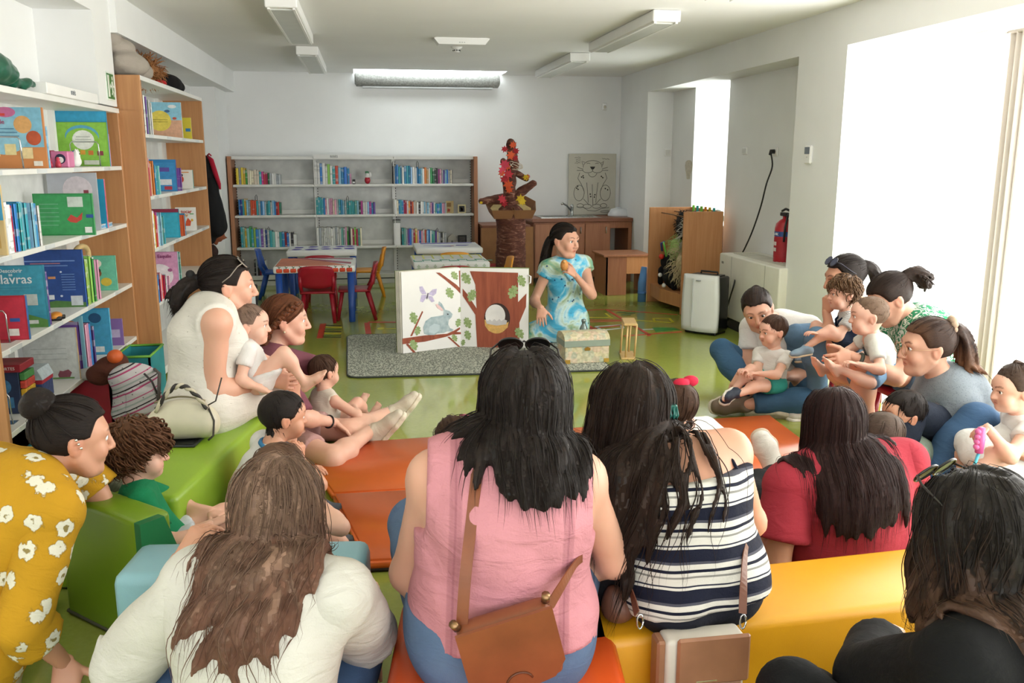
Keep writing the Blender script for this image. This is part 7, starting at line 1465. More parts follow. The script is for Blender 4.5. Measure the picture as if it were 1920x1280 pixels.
for k, sg in (('R', 1), ('L', -1)):
    c = f.sh[k]-f.sr*sg*.025; b.tube([c+f.u*.055*math.cos(a)+f.sf*.075*math.sin(a)+f.sr*sg*(.012*math.sin(a*9)) for a in np.linspace(-1.9, 1.9, 30)], .011, 6)
b.build('ruffle', m_eye, f.root)
f.hair(H_BLK, 'tied', tie=(0, -.125, .02), tail=.2, tail_dir=-f.hf+V3(0, 0, .1), n=210, width=.013, tail_w=1.3, spreadtail=.015, cap=.010)
b = MB(); b.ball(tuple(f.hl(0, -.128, .025)), (.03, .025, .03)); b.ball(tuple(f.hl(.0, -.15, .05)), (.02, .02, .02)); b.build('scrunchie', plain('#131214', .8), f.root)
def sunglasses(f, lift=.075, fw=.06, col='#141414', label=None, lens='#20201f', tilt=0, name='sunglasses'):
    o = empty(name, f.hl(0, fw, lift), label, 'sunglasses')
    for q in (-1, 1):
        b = MB(); M = Matrix.Translation(Vector(f.hl(q*.034, fw, lift))) @ Matrix(np.column_stack([f.hr, nrm(f.hf+f.hu*(1+tilt)), np.cross(f.hr, nrm(f.hf+f.hu*(1+tilt)))]).tolist()).to_4x4(); b.M = M
        b.prism([(.029*math.cos(a)*f.hs, .024*math.sin(a)*f.hs) for a in np.linspace(0, 5.9, 18)], (0, 0, 0), (1, 0, 0), (0, 0, 1), -.002); b.build('lens', plain(lens, .3), o)
        b = MB(); b.M = M; b.tube([(.030*math.cos(a)*f.hs, 0, .025*math.sin(a)*f.hs) for a in np.linspace(0, 6.3, 22)], .0028, 6); b.build('rim', plain(col, .3), o)
        b = MB(); b.tube([f.hl(q*.066, fw, lift+.002), f.hl(q*.083, fw-.02, lift-.01), f.hl(q*.088, .0, lift-.05), f.hl(q*.088, -.03, lift-.075)], .0026, 6); b.build('temple_arm', plain(col, .3), o)
    b = MB(); b.tube([f.hl(-.008, fw+.004, lift+.004), f.hl(0, fw+.006, lift+.008), f.hl(.008, fw+.004, lift+.004)], .0025, 6); b.build('bridge', plain(col, .3), o)
    return o
sunglasses(f, .105, .05, '#8d8377', 'thin-rimmed glasses pushed up on the mother in white', '#5a5048')
b = MB(); e = f.hl(.083, -.004, -.036); b.ball(tuple(e), .005); b.build('earring', plain('#c9b27a', .2, .9), f.root)
b = MB(); b.tube([f.sp(.98)+f.sr*.05*math.cos(a)+f.sf*(.03+.05*abs(math.sin(a)))+f.u*(.03-.04*abs(math.sin(a))) for a in np.linspace(0, 3.14, 12)], .0015, 5); b.build('necklace', plain('#b58a5a', .3, .8), f.root)
w = f.arm['L'][1]; b = MB(); dd = nrm(f.arm['L'][1]-f.arm['L'][0]); a1 = nrm(np.cross(dd, V3(0, 0, 1))); a2 = np.cross(dd, a1); b.tube([w-dd*.03+(a1*math.cos(a)+a2*math.sin(a))*.034 for a in np.linspace(0, 6.3, 18)], .006, 6); b.build('watch_strap', plain('#c2c0bb', .3, .7), f.root)
MOTHER = f

# --- baby on her lap
y = 3.93
f = Fig('person', 'baby in a white top sitting on the lap of the mother in white', A(487, 712, y-.03), A(462, 645, y-.02), 78, head=A(470, 611, y), face=(92, -2, 0), child=True, scale=.46, headscale=.80, skin=SK3, slouch=.01,
        arms={'R': (A(478, 720, y-.14), A(500, 733, y-.14), {'curl': .5}), 'L': (A(520, 690, y+.1), A(535, 700, y+.05), {})},
        legs={'R': (A(530, 690, y-.08), A(570, 716, y-.08), {'toe': (.75, -.1, .65), 'up': (-.5, 0, .7)}), 'L': (A(535, 690, y+.1), A(572, 712, y+.06), {'toe': (.75, 0, .65), 'up': (-.5, 0, .7)})})
f.body(feet='LR'); f.top('shirt', white('white baby cotton', '#d8d5d2'), sleeve=.55, g=.014, hem=-.12, amp=.004); f.garment('nappy_shorts', [f.torso[0].grow(.012)]+[Cone(f.hip[k], f.hip[k]+(f.leg[k][0]-f.hip[k])*.5, .05, .045, .03) for k in 'LR'], white('white baby cotton', '#d8d5d2'), cuts=[(f.sp(.2), f.u)], amp=.003)
f.hair(hair_mat('#6a5346', '#8f7768'), 'short', .03, n=260, vol=.002, width=.008, fine=90, cap=.003, wave=.001)

# --- woman in mauve on the floor
y = 4.55
f = Fig('person', 'woman in a mauve shirt with braided auburn hair sitting on the floor', on(A(512, 800, y), .11), A(512, 664, y+.0), 80, head=A(537, 601, y+.02), face=(88, -4, 0), scale=1.0, girth=1.05, skin=SK3, headscale=1.08,
        arms={'R': (A(560, 760, y-.25), A(628, 792, y-.12), {'dir': (.7, -.1, -.6), 'palm': (0, -.3, -1), 'curl': .2}), 'L': (A(590, 720, y+.25), A(620, 770, y+.25), {'palm': (0, 0, -1)})},
        legs={'R': (on(A(600, 800, y-.6), .05), on(A(694, 800, y-.03), .09), {'toe': (.62, -.1, .75), 'up': (-.7, 0, .6)}), 'L': (on(A(650, 770, y+.05), .1), on(A(728, 778, y+.3), .09), {'toe': (.62, .1, .75), 'up': (-.7, 0, .6)})})
f.body(nails=(.8, .5, .5)); m_mv = cloth_mat('mauve cotton', '#7d4a56'); f.top('shirt', m_mv, sleeve=.95, g=.016, hem=-.1); f.trousers(cloth_mat('pale floral shorts', '#b08a86'), .7, name='shorts')
for k in 'LR': f.shoe(k, white('cream canvas', '#cfc6b4'), plain('#d9cfba', .8, 0, .12, 60), 'trainer', 1.05, plain('#e3dccb', .7))
hm = hair_mat('#2c170d', '#8a5232'); f.hair(hm, 'tied', tie=(.03, -.09, -.055), tail=.16, tail_dir=V3(0, -.2, -1), n=210, width=.011, tail_w=.6, cap=.010)
b = MB()
for i in range(9):
    t_ = i/8; a = 2.2-2.6*t_; c = f.hl(.072+.012*math.sin(3*t_), .045-.15*t_, .085-.17*t_**1.3)
    for q in (-1, 1): b.ball(tuple(c+f.hu*q*.008+f.hf*.004*q), (.017, .017, .016), 10, 8)
for i in range(7): c = f.hl(.03, -.1, -.06)+V3(.015, -.02, -.028*i-.01); b.ball(tuple(c+V3(.006*(-1)**i, 0, 0)), (.02-.001*i, .02-.001*i, .022), 10, 8)
me = b.mesh('braid'); at = me.attributes.new('loc', 'FLOAT_VECTOR', 'POINT'); at.data.foreach_set('vector', np.array(b.v, np.float32).ravel()*6); place('braid', me, hm, f.root)
b = MB(); b.ball(tuple(f.hl(.086, -.004, -.04)), .006); b.build('earring', plain('#d9cdb0', .2, .6), f.root)
w, dd = f.arm['R'][1], nrm(f.arm['R'][1]-f.arm['R'][0]); a1 = nrm(np.cross(dd, V3(0, 0, 1))); a2 = np.cross(dd, a1); b = MB(); b.tube([w-dd*.05+(a1*math.cos(a)+a2*math.sin(a))*.031 for a in np.linspace(0, 6.3, 18)], .005, 6); b.build('bracelet', plain('#17161a', .6), f.root)

# --- toddler between her legs
y = 4.72
f = Fig('person', 'toddler in a sleeveless cream romper sitting between outstretched legs', on(A(622, 800, y), .09), A(612, 738, y-.02), 55, head=A(608, 698, y), face=(52, -4, 0), child=True, scale=.50, headscale=.80, skin=SK3,
        arms={'R': (A(656, 770, y-.12), A(664, 762, y+.0), {'curl': .6}), 'L': (A(590, 750, y+.1), A(620, 760, y+.2), {})}, legs={'R': (A(660, 770, y+.05), on(A(690, 790, y+.18), .05), {'toe': (.5, .3, .8)}), 'L': (A(650, 765, y+.25), on(A(670, 780, y+.4), .05), {'toe': (.5, .3, .8)})})
f.body(feet='LR'); f.top('romper', white('cream romper', '#d6cdbf'), sleeve=0, g=.014, hem=-.3, amp=.005); f.garment('romper_seat', [q.grow(.016) for q in (f.torso[0], f.torso[-1], f.torso[-2])], white('cream romper', '#d6cdbf'), amp=.004)
f.hair(H_KID, 'short', .06, n=210, vol=.004, width=.011, fine=90, wave=.001, cap=.006)

# --- boy in white tee, blue collar
y = 3.42
f = Fig('person', 'boy with short black hair in a white shirt with blue collar', on(A(470, 945, y), .10), A(515, 840, y-.03), 70, head=A(533, 782, y), face=(72, -6, 0), child=True, scale=.62, headscale=.84, skin=SK2,
        arms={'R': (A(545, 905, y-.2), A(563, 862, y-.08), {'dir': (0, .1, 1), 'palm': (-.6, .6, 0), 'curl': .8}), 'L': (A(560, 900, y+.15), A(570, 880, y+.12), {})}, legs={'R': (A(560, 880, y-.1), on(A(600, 920, y-.1), .06), {'toe': (1, 0, 0)}), 'L': (A(560, 880, y+.2), on(A(600, 900, y+.2), .06), {'toe': (1, 0, 0)})})
f.body(); f.top('shirt', white('boy white shirt', '#d3d1cc', fn=None), sleeve=.6, g=.016, hem=-.1, amp=.006); f.trousers(cloth_mat('boy shorts', '#3a4a5c'), .8, name='shorts')
b = MB(); ring = [f.N+f.u*.012+(f.sr*math.cos(a)*.056+f.sf*math.sin(a)*.06) for a in np.linspace(0, 6.3, 24)]; b.tube(ring, .009, 6); b.build('collar', plain('#2f6f9a', .8), f.root)
for k in 'LR': f.shoe(k, plain('#3a3d46', .6), plain('#d6d3cc', .7))
f.hair(hair_mat('#100c0b', '#2b211d'), 'short', .075, n=210, vol=.006, width=.011, fine=90, wave=.001, cap=.010)

# --- child hidden behind the long brown hair
y = 2.78
f = Fig('person', 'small child mostly hidden behind the long-haired woman in white', on(A(540, 1010, y), .10), A(525, 935, y), 65, head=A(527, 888, y), face=(65, -8, 0), child=True, lod=1.7, scale=.56, headscale=.82, skin=SK3,
        arms={'R': (A(585, 980, y-.1), A(588, 930, y-.02), {'dir': (.2, 0, 1), 'palm': (-1, 0, 0), 'curl': .7})}, legs={'R': (A(600, 960, y), on(A(640, 1000, y), .05), {'toe': (1, 0, 0)}), 'L': (A(600, 960, y+.15), on(A(640, 990, y+.15), .05), {'toe': (1, 0, 0)})})
f.body(feet='LR'); f.top('shirt', white('pale child shirt', '#cfc4b6'), sleeve=.6, g=.014); f.trousers(cloth_mat('child shorts', '#8a8a90'), .7, name='shorts')
f.hair(H_TOD, 'short', .075, n=210, vol=.006, width=.011, fine=90, cap=.007)

# --- curly toddler in green
y = 2.96
f = Fig('person', 'curly-haired toddler in a green t-shirt sitting by the foam block', on(A(318, 1000, y), .20), A(262, 912, y), 72, head=A(262, 848, y+.02), face=(80, -6, 0), child=True, scale=.58, headscale=.86, skin=SK3, slouch=.04,
        arms={'R': (A(340, 1030, y-.15), A(395, 985, y-.08), {'curl': .5}), 'L': (A(380, 960, y+.15), A(395, 960, y+.1), {})}, legs={'R': (A(420, 955, y+.02), on(A(450, 1010, y+.05), .06), {'toe': (1, 0, 0)}), 'L': (A(410, 950, y+.15), on(A(460, 990, y+.15), .06), {'toe': (1, 0, 0)})})
f.body(feet='LR'); f.top('shirt', cloth_mat('green jersey', '#147a4f'), sleeve=.65, g=.016, hem=-.05, amp=.006); f.trousers(cloth_mat('patterned toddler shorts', '#c9ccd4'), .45, name='shorts')
f.hair(hair_mat('#33200f', '#86583c'), 'curly', .085, n=520, vol=.018, width=.008, fine=120, curl=.011, cap=.016, wave=.003)
cush = empty('foam_cushion', (f.P[0], f.P[1], 0), 'low lime foam step under the curly toddler', 'cushion'); b = MB(); b.box((f.P[0]-.14, f.P[1]-.13, 0.001), (f.P[0]+.16, f.P[1]+.16, .12), .02); b.build('cushion', v_lime, cush); b = MB(); b.tube([(f.P[0]-.135, f.P[1]-.125, .01), (f.P[0]+.155, f.P[1]-.125, .01)], .006, 6); b.build('seam_piping', plain('#4a4a3a', .6), cush)

# --- woman in yellow floral
y = 2.55
f = Fig('person', 'woman in a yellow floral blouse with a bun leaning on her hand', on(A(-60, 1130, y-.05), .16), A(62, 890, y), 42, head=A(138, 822, y+.08), face=(62, -8, 0), scale=1.03, girth=.9, sw=.15, skin=SK2, slouch=.05, headscale=1.0,
        arms={'R': (A(20, 1020, y-.25), on(A(114, 1195, y-.06), .07), {'dir': (.15, -.55, -.85), 'palm': (0, .35, -.9), 'curl': .06, 'spread': .3, 'thumb': 1.3}), 'L': (A(240, 960, y+.35), A(250, 1000, y+.3), {})},
        legs={'R': (on(A(60, 1180, y-.02), .1), on(A(-220, 1200, y-.25), .09), {'toe': (-1, -.2, -.2)}), 'L': (on(A(60, 1100, y+.3), .1), on(A(-200, 1120, y+.1), .09), {'toe': (-1, 0, -.2)})})
f.body(nails=(.62, .55, .8))
def floral(t, v, base):
    vo = t.new('ShaderNodeTexVoronoi', i_Scale=14.0); vo.inputs['Randomness'].default_value = .8; t.link(v, vo.inputs['Vector']); n = t.noise(v, 60, 2); d = t.math('ADD', vo.outputs['Distance'], t.math('MULTIPLY', n.outputs[0], .42)); m = t.ramp(d, [(.51, (1, 1, 1)), (.55, (0, 0, 0))]); m2 = t.ramp(d, [(.53, (1, 1, 1)), (.60, (0, 0, 0))]); m3 = t.ramp(d, [(.30, (1, 1, 1)), (.34, (0, 0, 0))])
    return t.mix(m3, t.mix(m, t.mix(t.math('MULTIPLY', m2, .6), base, srgb('#6a5a2a')), srgb('#d9d4c2')), srgb('#8a7a4a'))
f.top('blouse', cloth_mat('yellow floral cotton', '#b98a1c', fn=floral), sleeve=1.3, g=.022, hem=-.12, amp=.007, flare=.025); f.trousers(cloth_mat('beige trousers', '#a8997a'), 1.95)
for k in 'LR': f.shoe(k, plain('#cfc8ba', .6), plain('#e0dbd0', .6))
f.hair(H_BLK, 'tied', tie=(0, -.085, .085), tail=.1, bun=.040, tail_dir=-f.hf*.6+f.hu*.8, n=210, width=.011, cap=.010)
b = MB(); [b.ball(tuple(f.hl(.0885, -.012+.007*i, .018-.012*i)), .0045) for i in range(3)]; b.build('earring', plain('#d6d2c8', .15, .9), f.root)

# --- woman in white shirt with long light brown hair
y = 1.92
f = Fig('person', 'woman in a white shirt with long light brown hair, seen from behind', on(A(490, 1300, y-.12), .12), A(505, 1062, y-.02), 18, head=A(525, 952, y+.04), face=(25, -12, 0), lod=1.7, scale=1.02, girth=1.0, skin=SK2, sw=.16, slouch=.06, headscale=.93,
        arms={'L': (A(262, 1180, y+.12), A(336, 1052, y+.14), {'dir': (.55, .2, .8), 'palm': (.6, .3, 0), 'curl': .7}), 'R': (A(740, 1180, y+.1), A(690, 1240, y+.35), {})},
        legs={'L': (A(330, 1150, y+.5), on(A(420, 1180, y+.55), .06), {'toe': (.2, 1, 0)}), 'R': (A(640, 1150, y+.5), on(A(560, 1180, y+.55), .06), {'toe': (0, 1, 0)})})
f.body(feet=''); m_ws = white('white poplin', '#c4c0b7', bump=.16); f.top('shirt', m_ws, sleeve=1.12, g=.028, hem=-.12, amp=.017, flare=.02, freq=11, ani=(1, 1, .6)); f.trousers(cloth_mat('blue jeans', '#42597a'))
for k in 'LR': f.shoe(k, plain('#d2cfc8', .6), plain('#e6e2da', .6))
f.hair(H_LB, 'long', .41, n=760, width=.009, vol=.024, wave=.02, back2=.9, fine=300, part=.01, seed=11, cap=.012, back=.35)

# --- woman in pink
y = 1.99
f = Fig('person', 'woman in a sleeveless pink top and jeans, seen from behind on the orange seat', on(A(938, 1170, y), .385), A(952, 862, y-.0), 4, head=A(985, 757, y+.04), face=(8, -6, 0), lod=1.7, scale=1.04, girth=1.2, skin=SK1, sw=.158, slouch=.05, hw=.09,
        arms={'L': (A(755, 1000, y-.05), A(830, 1060, y+.3), {}), 'R': (A(1140, 990, y-.02), A(1080, 1040, y+.3), {})},
        legs={'L': (A(800, 1060, y+.5), on(A(830, 1150, y+.55), .06), {'toe': (0, 1, 0)}), 'R': (A(1080, 1060, y+.5), on(A(1060, 1140, y+.55), .06), {'toe': (0, 1, 0)})})
f.body()
def pinkfn(t, v, base):
    s = t.new('ShaderNodeSeparateXYZ'); t.link(v, s.inputs[0]); ax = t.math('ABSOLUTE', s.outputs[0]); d = t.math('ABSOLUTE', t.math('SUBTRACT', ax, .128)); return t.mix(t.ramp(d, [(.0, (.8,)*3), (.006, (.25,)*3), (.010, (.7,)*3), (.014, (0, 0, 0))]), base, srgb('#8d5560'))
m_pk = cloth_mat('pink crinkle cotton', '#c08189', fn=pinkfn, bump=.2); f.top('top', m_pk, sleeve=0, g=.022, hem=-.0, amp=.010, freq=17, ani=(.15, .3, 1.6), seed=12)
f.garment('top_yoke', [Cone(f.sp(.93)-f.sr*.12, f.sp(.93)+f.sr*.12, .066, .066, .05), Cone(f.sp(.8)-f.sr*.09, f.sp(.8)+f.sr*.09, .115, .115, .05)], m_pk, amp=.006, freq=17)
m_jn = cloth_mat('blue denim', '#46597a', weave=500, fn=lambda t, v, b_: t.mix(t.math('MULTIPLY', t.noise(v, 9, 4).outputs[0], .7), b_, srgb('#6f86a0'))); f.trousers(m_jn, 1.9, g=.02, waist=.14)
for k in 'LR': f.shoe(k, plain('#8a5a3c', .5), plain('#d8cdbb', .6))
f.hair(H_BLK, 'long', .275, n=700, width=.009, vol=.034, wave=.008, fine=300, back2=.3, seed=5, cap=.012, back=.3)
PINK = f
sunglasses(f, .137, .078, '#15100e', 'black sunglasses pushed up on the woman in pink', '#0f0d0d')
# crossbody bag
m_br = plain('#7d4428', .42, 0, .18, 9, .1)
bc = A(955, 1205, y-.24)
o = empty('crossbody_bag', bc-V3(0, 0, .12), 'brown leather saddle bag hanging behind the woman in pink', 'bag')
R_ = Matrix.Translation(Vector(bc)) @ Matrix.Rotation(RAD(-14), 4, 'Y') @ Matrix.Rotation(RAD(12), 4, 'X')
b = MB(); b.M = R_; b.box((-.105, -.028, -.115), (.105, .03, .085), .02); b.build('bag_body', m_br, o)
b = MB(); b.M = R_; b.prism([(-.108, .092), (.108, .092), (.11, -.06), (.08, -.1), (.0, -.112), (-.08, -.1), (-.11, -.06)], (0, -.028, 0), (1, 0, 0), (0, 0, 1), .008); b.build('flap', m_br, o)
b = MB(); b.M = R_; b.tube([(.03*math.cos(a), -.038, -.085+.03*math.sin(a)) for a in np.linspace(.2, 2.9, 10)], .0025, 5); b.build('thumb_notch', plain('#5c301c', .5), o)
m_st = plain('#7a4327', .45, 0, .12, 20)
def strap(o, pts, w, m, push=None, off=.012, nm='strap', th=.003):
    """flat strap draped over clothing"""
    P = [Vector(p) for p in pts]; out = []
    for i in range(len(P)-1):
        a, b_, c_, d_ = P[max(i-1, 0)], P[i], P[i+1], P[min(i+2, len(P)-1)]
        for k in range(8): tt = k/8; out.append(.5*((2*b_)+(c_-a)*tt+(2*a-5*b_+4*c_-d_)*tt**2+(3*b_-a-3*c_+d_)*tt**3))
    out.append(P[-1]); Q = np.array([tuple(p) for p in out]); N_ = np.repeat(V3(0, -1, .2)[None], len(Q), 0)
    if push is not None:
        for _ in range(3):
            d = sdf_at(push, Q); g = np.stack([sdf_at(push, Q+np.eye(3)[j]*.004)-d for j in range(3)], 1); g /= np.linalg.norm(g, axis=1, keepdims=True)+1e-9
            m_ = np.abs(d-off) < .08; Q = np.where((m_)[:, None] & (d < off)[:, None], Q+g*(off-d)[:, None], Q); N_ = np.where(m_[:, None], g, N_)
    for _ in range(6): Q[1:-1] = (Q[:-2]+2*Q[1:-1]+Q[2:])/4; N_[1:-1] = (N_[:-2]+2*N_[1:-1]+N_[2:])/4
    t_ = np.gradient(Q, axis=0); t_ /= np.linalg.norm(t_, axis=1, keepdims=True); s_ = np.cross(t_, N_); s_ /= np.linalg.norm(s_, axis=1, keepdims=True); n_ = np.cross(s_, t_)
    vs = np.concatenate([Q+s_*w/2+n_*th, Q-s_*w/2+n_*th, Q-s_*w/2, Q+s_*w/2]); k = len(Q); fs = [(a*k+i, b_*k+i, b_*k+i+1, a*k+i+1) for i in range(k-1) for a, b_ in ((0, 1), (1, 2), (2, 3), (3, 0))]+[(0, k, 2*k, 3*k), (k-1, 4*k-1, 3*k-1, 2*k-1)]
    b = MB(); b.add([tuple(v) for v in vs], fs); return b.build(nm, m, o)
pw = f.cloth+f.torso
strap(o, [A(905, 838, y-.03), A(897, 900, y-.13), A(882, 1000, y-.2), A(872, 1090, y-.24), A(866, 1180, y-.25)], .026, m_st, pw, .012)
strap(o, [A(1030, 1135, y-.25), A(1060, 1085, y-.22), A(1085, 1045, y-.16), A(1100, 1020, y-.05)], .024, m_st, pw, .012)
b = MB(); b.M = R_; b.tube([(-.1, 0, .085), (-.106, -.005, .105)], .01, 8); b.build('ring', plain('#8a6a4a', .3, .8), o); b = MB(); b.M = R_; b.tube([(.1, 0, .085), (.104, -.005, .105)], .01, 8); b.build('ring', plain('#8a6a4a', .3, .8), o)

# --- girl in front of pink woman
y = 2.75
f = Fig('person', 'small girl with a pink hair clip in front of the pink top', on(A(870, 1000, y), .2), A(860, 880, y), -20, head=A(855, 838, y+.02), face=(-25, -14, 0), child=True, lod=1.7, scale=.52, headscale=.82, skin=SK3, arms={'L': (A(800, 950, y), A(810, 980, y+.2), {})}, legs={'L': (A(830, 1000, y+.3), on(A(830, 1060, y+.3), .06), {'toe': (0, 1, 0)}), 'R': (A(900, 1000, y+.3), on(A(900, 1060, y+.3), .06), {'toe': (0, 1, 0)})})
f.body(feet='LR'); f.top('dress', cloth_mat('girl dress', '#c99aa0'), sleeve=.5); f.garment('skirt', [Cone(f.P, f.P+V3(0, .12, -.1), .1, .14, .05)], cloth_mat('girl dress', '#c99aa0'), cuts=[((0, 0, .02), (0, 0, -1))])
f.hair(H_KID, 'tied', tie=(-.02, -.1, -.02), tail=.12, n=210, width=.011, fine=90, cap=.008); b = MB(); b.ball(tuple(f.hl(.05, -.01, .11)), (.022, .014, .014)); b.ball(tuple(f.hl(.075, -.01, .10)), (.014, .014, .014)); b.build('hair_clip', plain('#c95a78', .5), f.root)

# --- woman in stripes
y = 2.12
f = Fig('person', 'woman in a navy and white striped top with long dark wavy hair', on(A(1288, 1118, y), .385), A(1262, 852, y+.05), -10, head=A(1178, 772, y+.14), face=(-28, -14, 10), lod=1.7, scale=1.03, girth=1.02, skin=SK2, sw=.155, slouch=.05, tilt=.08,
        arms={'L': (A(1110, 990, y+.15), A(1130, 1030, y+.35), {}), 'R': (A(1400, 960, y+.15), A(1330, 960, y+.4), {})},
        legs={'L': (A(1180, 1040, y+.55), on(A(1190, 1120, y+.6), .06), {'toe': (0, 1, 0)}), 'R': (A(1330, 1000, y+.6), on(A(1330, 1080, y+.65), .06), {'toe': (0, 1, 0)})})
f.body()
def stripes(t, v, base):
    s = t.new('ShaderNodeSeparateXYZ'); t.link(v, s.inputs[0]); n = t.noise(v, 5, 2); d = t.math('ADD', t.math('ADD', s.outputs[2], t.math('MULTIPLY', s.outputs[0], .10)), t.math('MULTIPLY', n.outputs[0], .025)); w = t.math('FRACT', t.math('MULTIPLY', d, 9.5))
    c = t.ramp(w, [(0, srgb('#15182a')), (.30, srgb('#cfcbc2')), (.36, srgb('#2a2c3c')), (.40, srgb('#cfcbc2')), (.58, srgb('#85837e')), (.63, srgb('#cfcbc2')), (.72, srgb('#15182a')), (.80, srgb('#cfcbc2')), (.93, srgb('#4a4a55'))], 'CONSTANT'); return c
m_str = cloth_mat('striped jersey', '#1b1f33', fn=stripes)
f.top('top', m_str, sleeve=0, g=.018, hem=-.16, amp=.008, freq=13, cuts=[(f.sp(.88), f.u)], seed=8)
m_teal = plain('#2f6a66', .6)
b = MB()
for q in (-1, 1): b.tube([f.sp(.8)+f.sr*q*.115-f.sf*.11, f.sp(.9)+f.sr*q*.12-f.sf*.085, f.sp(.98)+f.sr*q*.115-f.sf*.03, f.sp(.98)+f.sr*q*.11+f.sf*.04, f.sp(.82)+f.sr*q*.1+f.sf*.12], .0045, 6)
b.build('top_strap', m_str, f.root); b = MB(); b.tube([f.sp(.76)-f.sr*.07-f.sf*.127, f.sp(.88)-f.sr*.125-f.sf*.1, f.sp(.99)-f.sr*.14-f.sf*.02], .007, 6); b.build('bra_strap', m_teal, f.root)
f.trousers(cloth_mat('dark trousers', '#1a1c26'), 1.9, waist=-.1, g=.006); 
for k in 'LR': f.shoe(k, plain('#2a2a2e', .6), plain('#c9c6c0', .6))
f.hair(H_DK, 'long', .62, n=760, width=.009, vol=.028, wave=.012, fine=320, back2=.15, bias=(-.16, 0, 0), seed=9, part=-.01, cap=.012, back=.3)
b = MB(); c = f.hl(.045, -.115, .0); b.box(tuple(c-V3(.018, .01, .02)), tuple(c+V3(.018, .008, .02)), .004); [b.tube([c+V3(-.015+.01*i, -.008, -.02), c+V3(-.015+.01*i, -.022, -.005), c+V3(-.015+.01*i, -.008, .014)], .0028, 5) for i in range(4)]; b.build('hair_claw', plain('#1f5f55', .25), f.root)
STRIPE = f
# shoulder bag, tan and white
o = empty('shoulder_bag', A(1315, 1270, y-.2), 'tan and white shoulder bag hanging behind the striped top', 'bag'); m_tan, m_wh = plain('#8f6248', .45, 0, .12, 12), plain('#c4bdb2', .5)
bc = A(1318, 1240, y-.20); b = MB(); b.box(tuple(bc+V3(-.105, -.02, -.13)), tuple(bc+V3(.105, .05, .075)), .012); b.build('bag_body', m_wh, o)
b = MB(); b.box(tuple(bc+V3(-.08, -.034, -.045)), tuple(bc+V3(.112, -.02, .085)), .006); fl_ = b.build('flap', m_tan, o); b = MB(); b.box(tuple(bc+V3(-.065, -.029, -.135)), tuple(bc+V3(.095, -.02, -.045)), .004); b.build('front_pocket', plain('#a98068', .5), o); b = MB(); b.box(tuple(bc+V3(-.125, -.01, -.13)), tuple(bc+V3(-.1, .045, .07)), .006); b.build('side_gusset', m_tan, o)
b = MB(); b.box(tuple(bc+V3(-.03, -.0352, -.034)), tuple(bc+V3(.025, -.034, -.031))); b.build('metal_bar', plain('#d6cdb8', .2, .9), fl_)
sw_ = f.cloth+f.torso
strap(o, [A(1392, 940, y+.0), A(1396, 1000, y-.1), A(1394, 1080, y-.17), A(1392, 1150, y-.22)], .02, plain('#6a3f2c', .45), sw_, .012)
strap(o, [A(1172, 1060, y-.02), A(1185, 1110, y-.12), A(1195, 1150, y-.19)], .02, plain('#6a3f2c', .45), sw_, .012)
for q, px in ((-1, 1200), (1, 1393)): b = MB(); c = A(px, 1165, y-.2); b.tube([c+V3(.008*math.cos(a), 0, .02*math.sin(a)) for a in np.linspace(0, 6.3, 12)], .0025, 5); b.build('clip', plain('#c9ccd0', .15, .95), o)
blob('black_jacket', 'dark jacket and grey pouch bundled between the pink and striped women', 'jacket', [Ell(A(1128, 1040, y+.04), (.045, .06, .08)), Ell(A(1140, 1095, y+.02), (.045, .05, .06))], cloth_mat('dark jacket', '#1c1b1e'), .01, 4, .008)
blob('brown_pouch', 'brown leather pouch wedged between two women on the benches', 'pouch', [Ell(A(1160, 1140, y-.04), (.045, .04, .04)), Ell(A(1150, 1120, y-.04), (.03, .03, .04))], plain('#6a4434', .5), .009, 4, .004)

# --- girl with red bow
y = 2.85
f = Fig('person', 'girl with a red hair bow on the lap of the striped woman', on(A(1300, 880, y), .33), A(1290, 800, y), -30, head=A(1262, 765, y), face=(-35, -10, 0), child=True, lod=1.7, scale=.5, headscale=.80, skin=SK3, arms={'R': (A(1350, 860, y), A(1340, 900, y), {})}, legs={'L': (A(1290, 900, y+.3), A(1290, 960, y+.3), {'toe': (0, 1, 0)}), 'R': (A(1330, 900, y+.3), A(1330, 960, y+.3), {'toe': (0, 1, 0)})})
f.body(feet='LR'); f.top('cardigan', white('white knit', '#d9d4cd'), sleeve=1.7, g=.018); f.hair(H_KID, 'short', .09, n=210, vol=.006, width=.011, fine=90)
b = MB(); c = f.hl(.03, -.06, .11)
for q in (-1, 1): b.ball(tuple(c+f.hr*q*.028), (.03, .02, .02), 12, 8)
b.ball(tuple(c), .014); b.build('hair_bow', cloth_mat('red bow', '#c22742'), f.root)

# --- woman in red tee
y = 2.78
f = Fig('person', 'woman in a red t-shirt with long straight dark hair, seen from behind', on(A(1585, 1045, y), .12), A(1580, 872, y), -2, head=A(1560, 792, y+.05), face=(-12, -10, 0), lod=1.7, scale=1.05, girth=1.12, skin=SK2, sw=.2, slouch=.05,
        arms={'L': (A(1440, 1050, y-.02), A(1418, 962, y+.14), {'dir': (-.4, .6, .3), 'curl': .5}), 'R': (A(1720, 1000, y+.1), A(1680, 1000, y+.35), {})},
        legs={'L': (A(1400, 960, y+.25), on(A(1455, 930, y+.75), .1), {'toe': (-.4, .2, .9), 'up': (-.3, -.9, 0)}), 'R': (A(1690, 930, y+.4), on(A(1600, 930, y+.7), .1), {'toe': (0, 1, 0)})})
f.body(); m_rd = cloth_mat('red cotton', '#9c2f3c'); f.top('t_shirt', m_rd, sleeve=.62, g=.030, hem=-.14, amp=.009, flare=.03, freq=11); f.trousers(cloth_mat('black leggings', '#141417'))
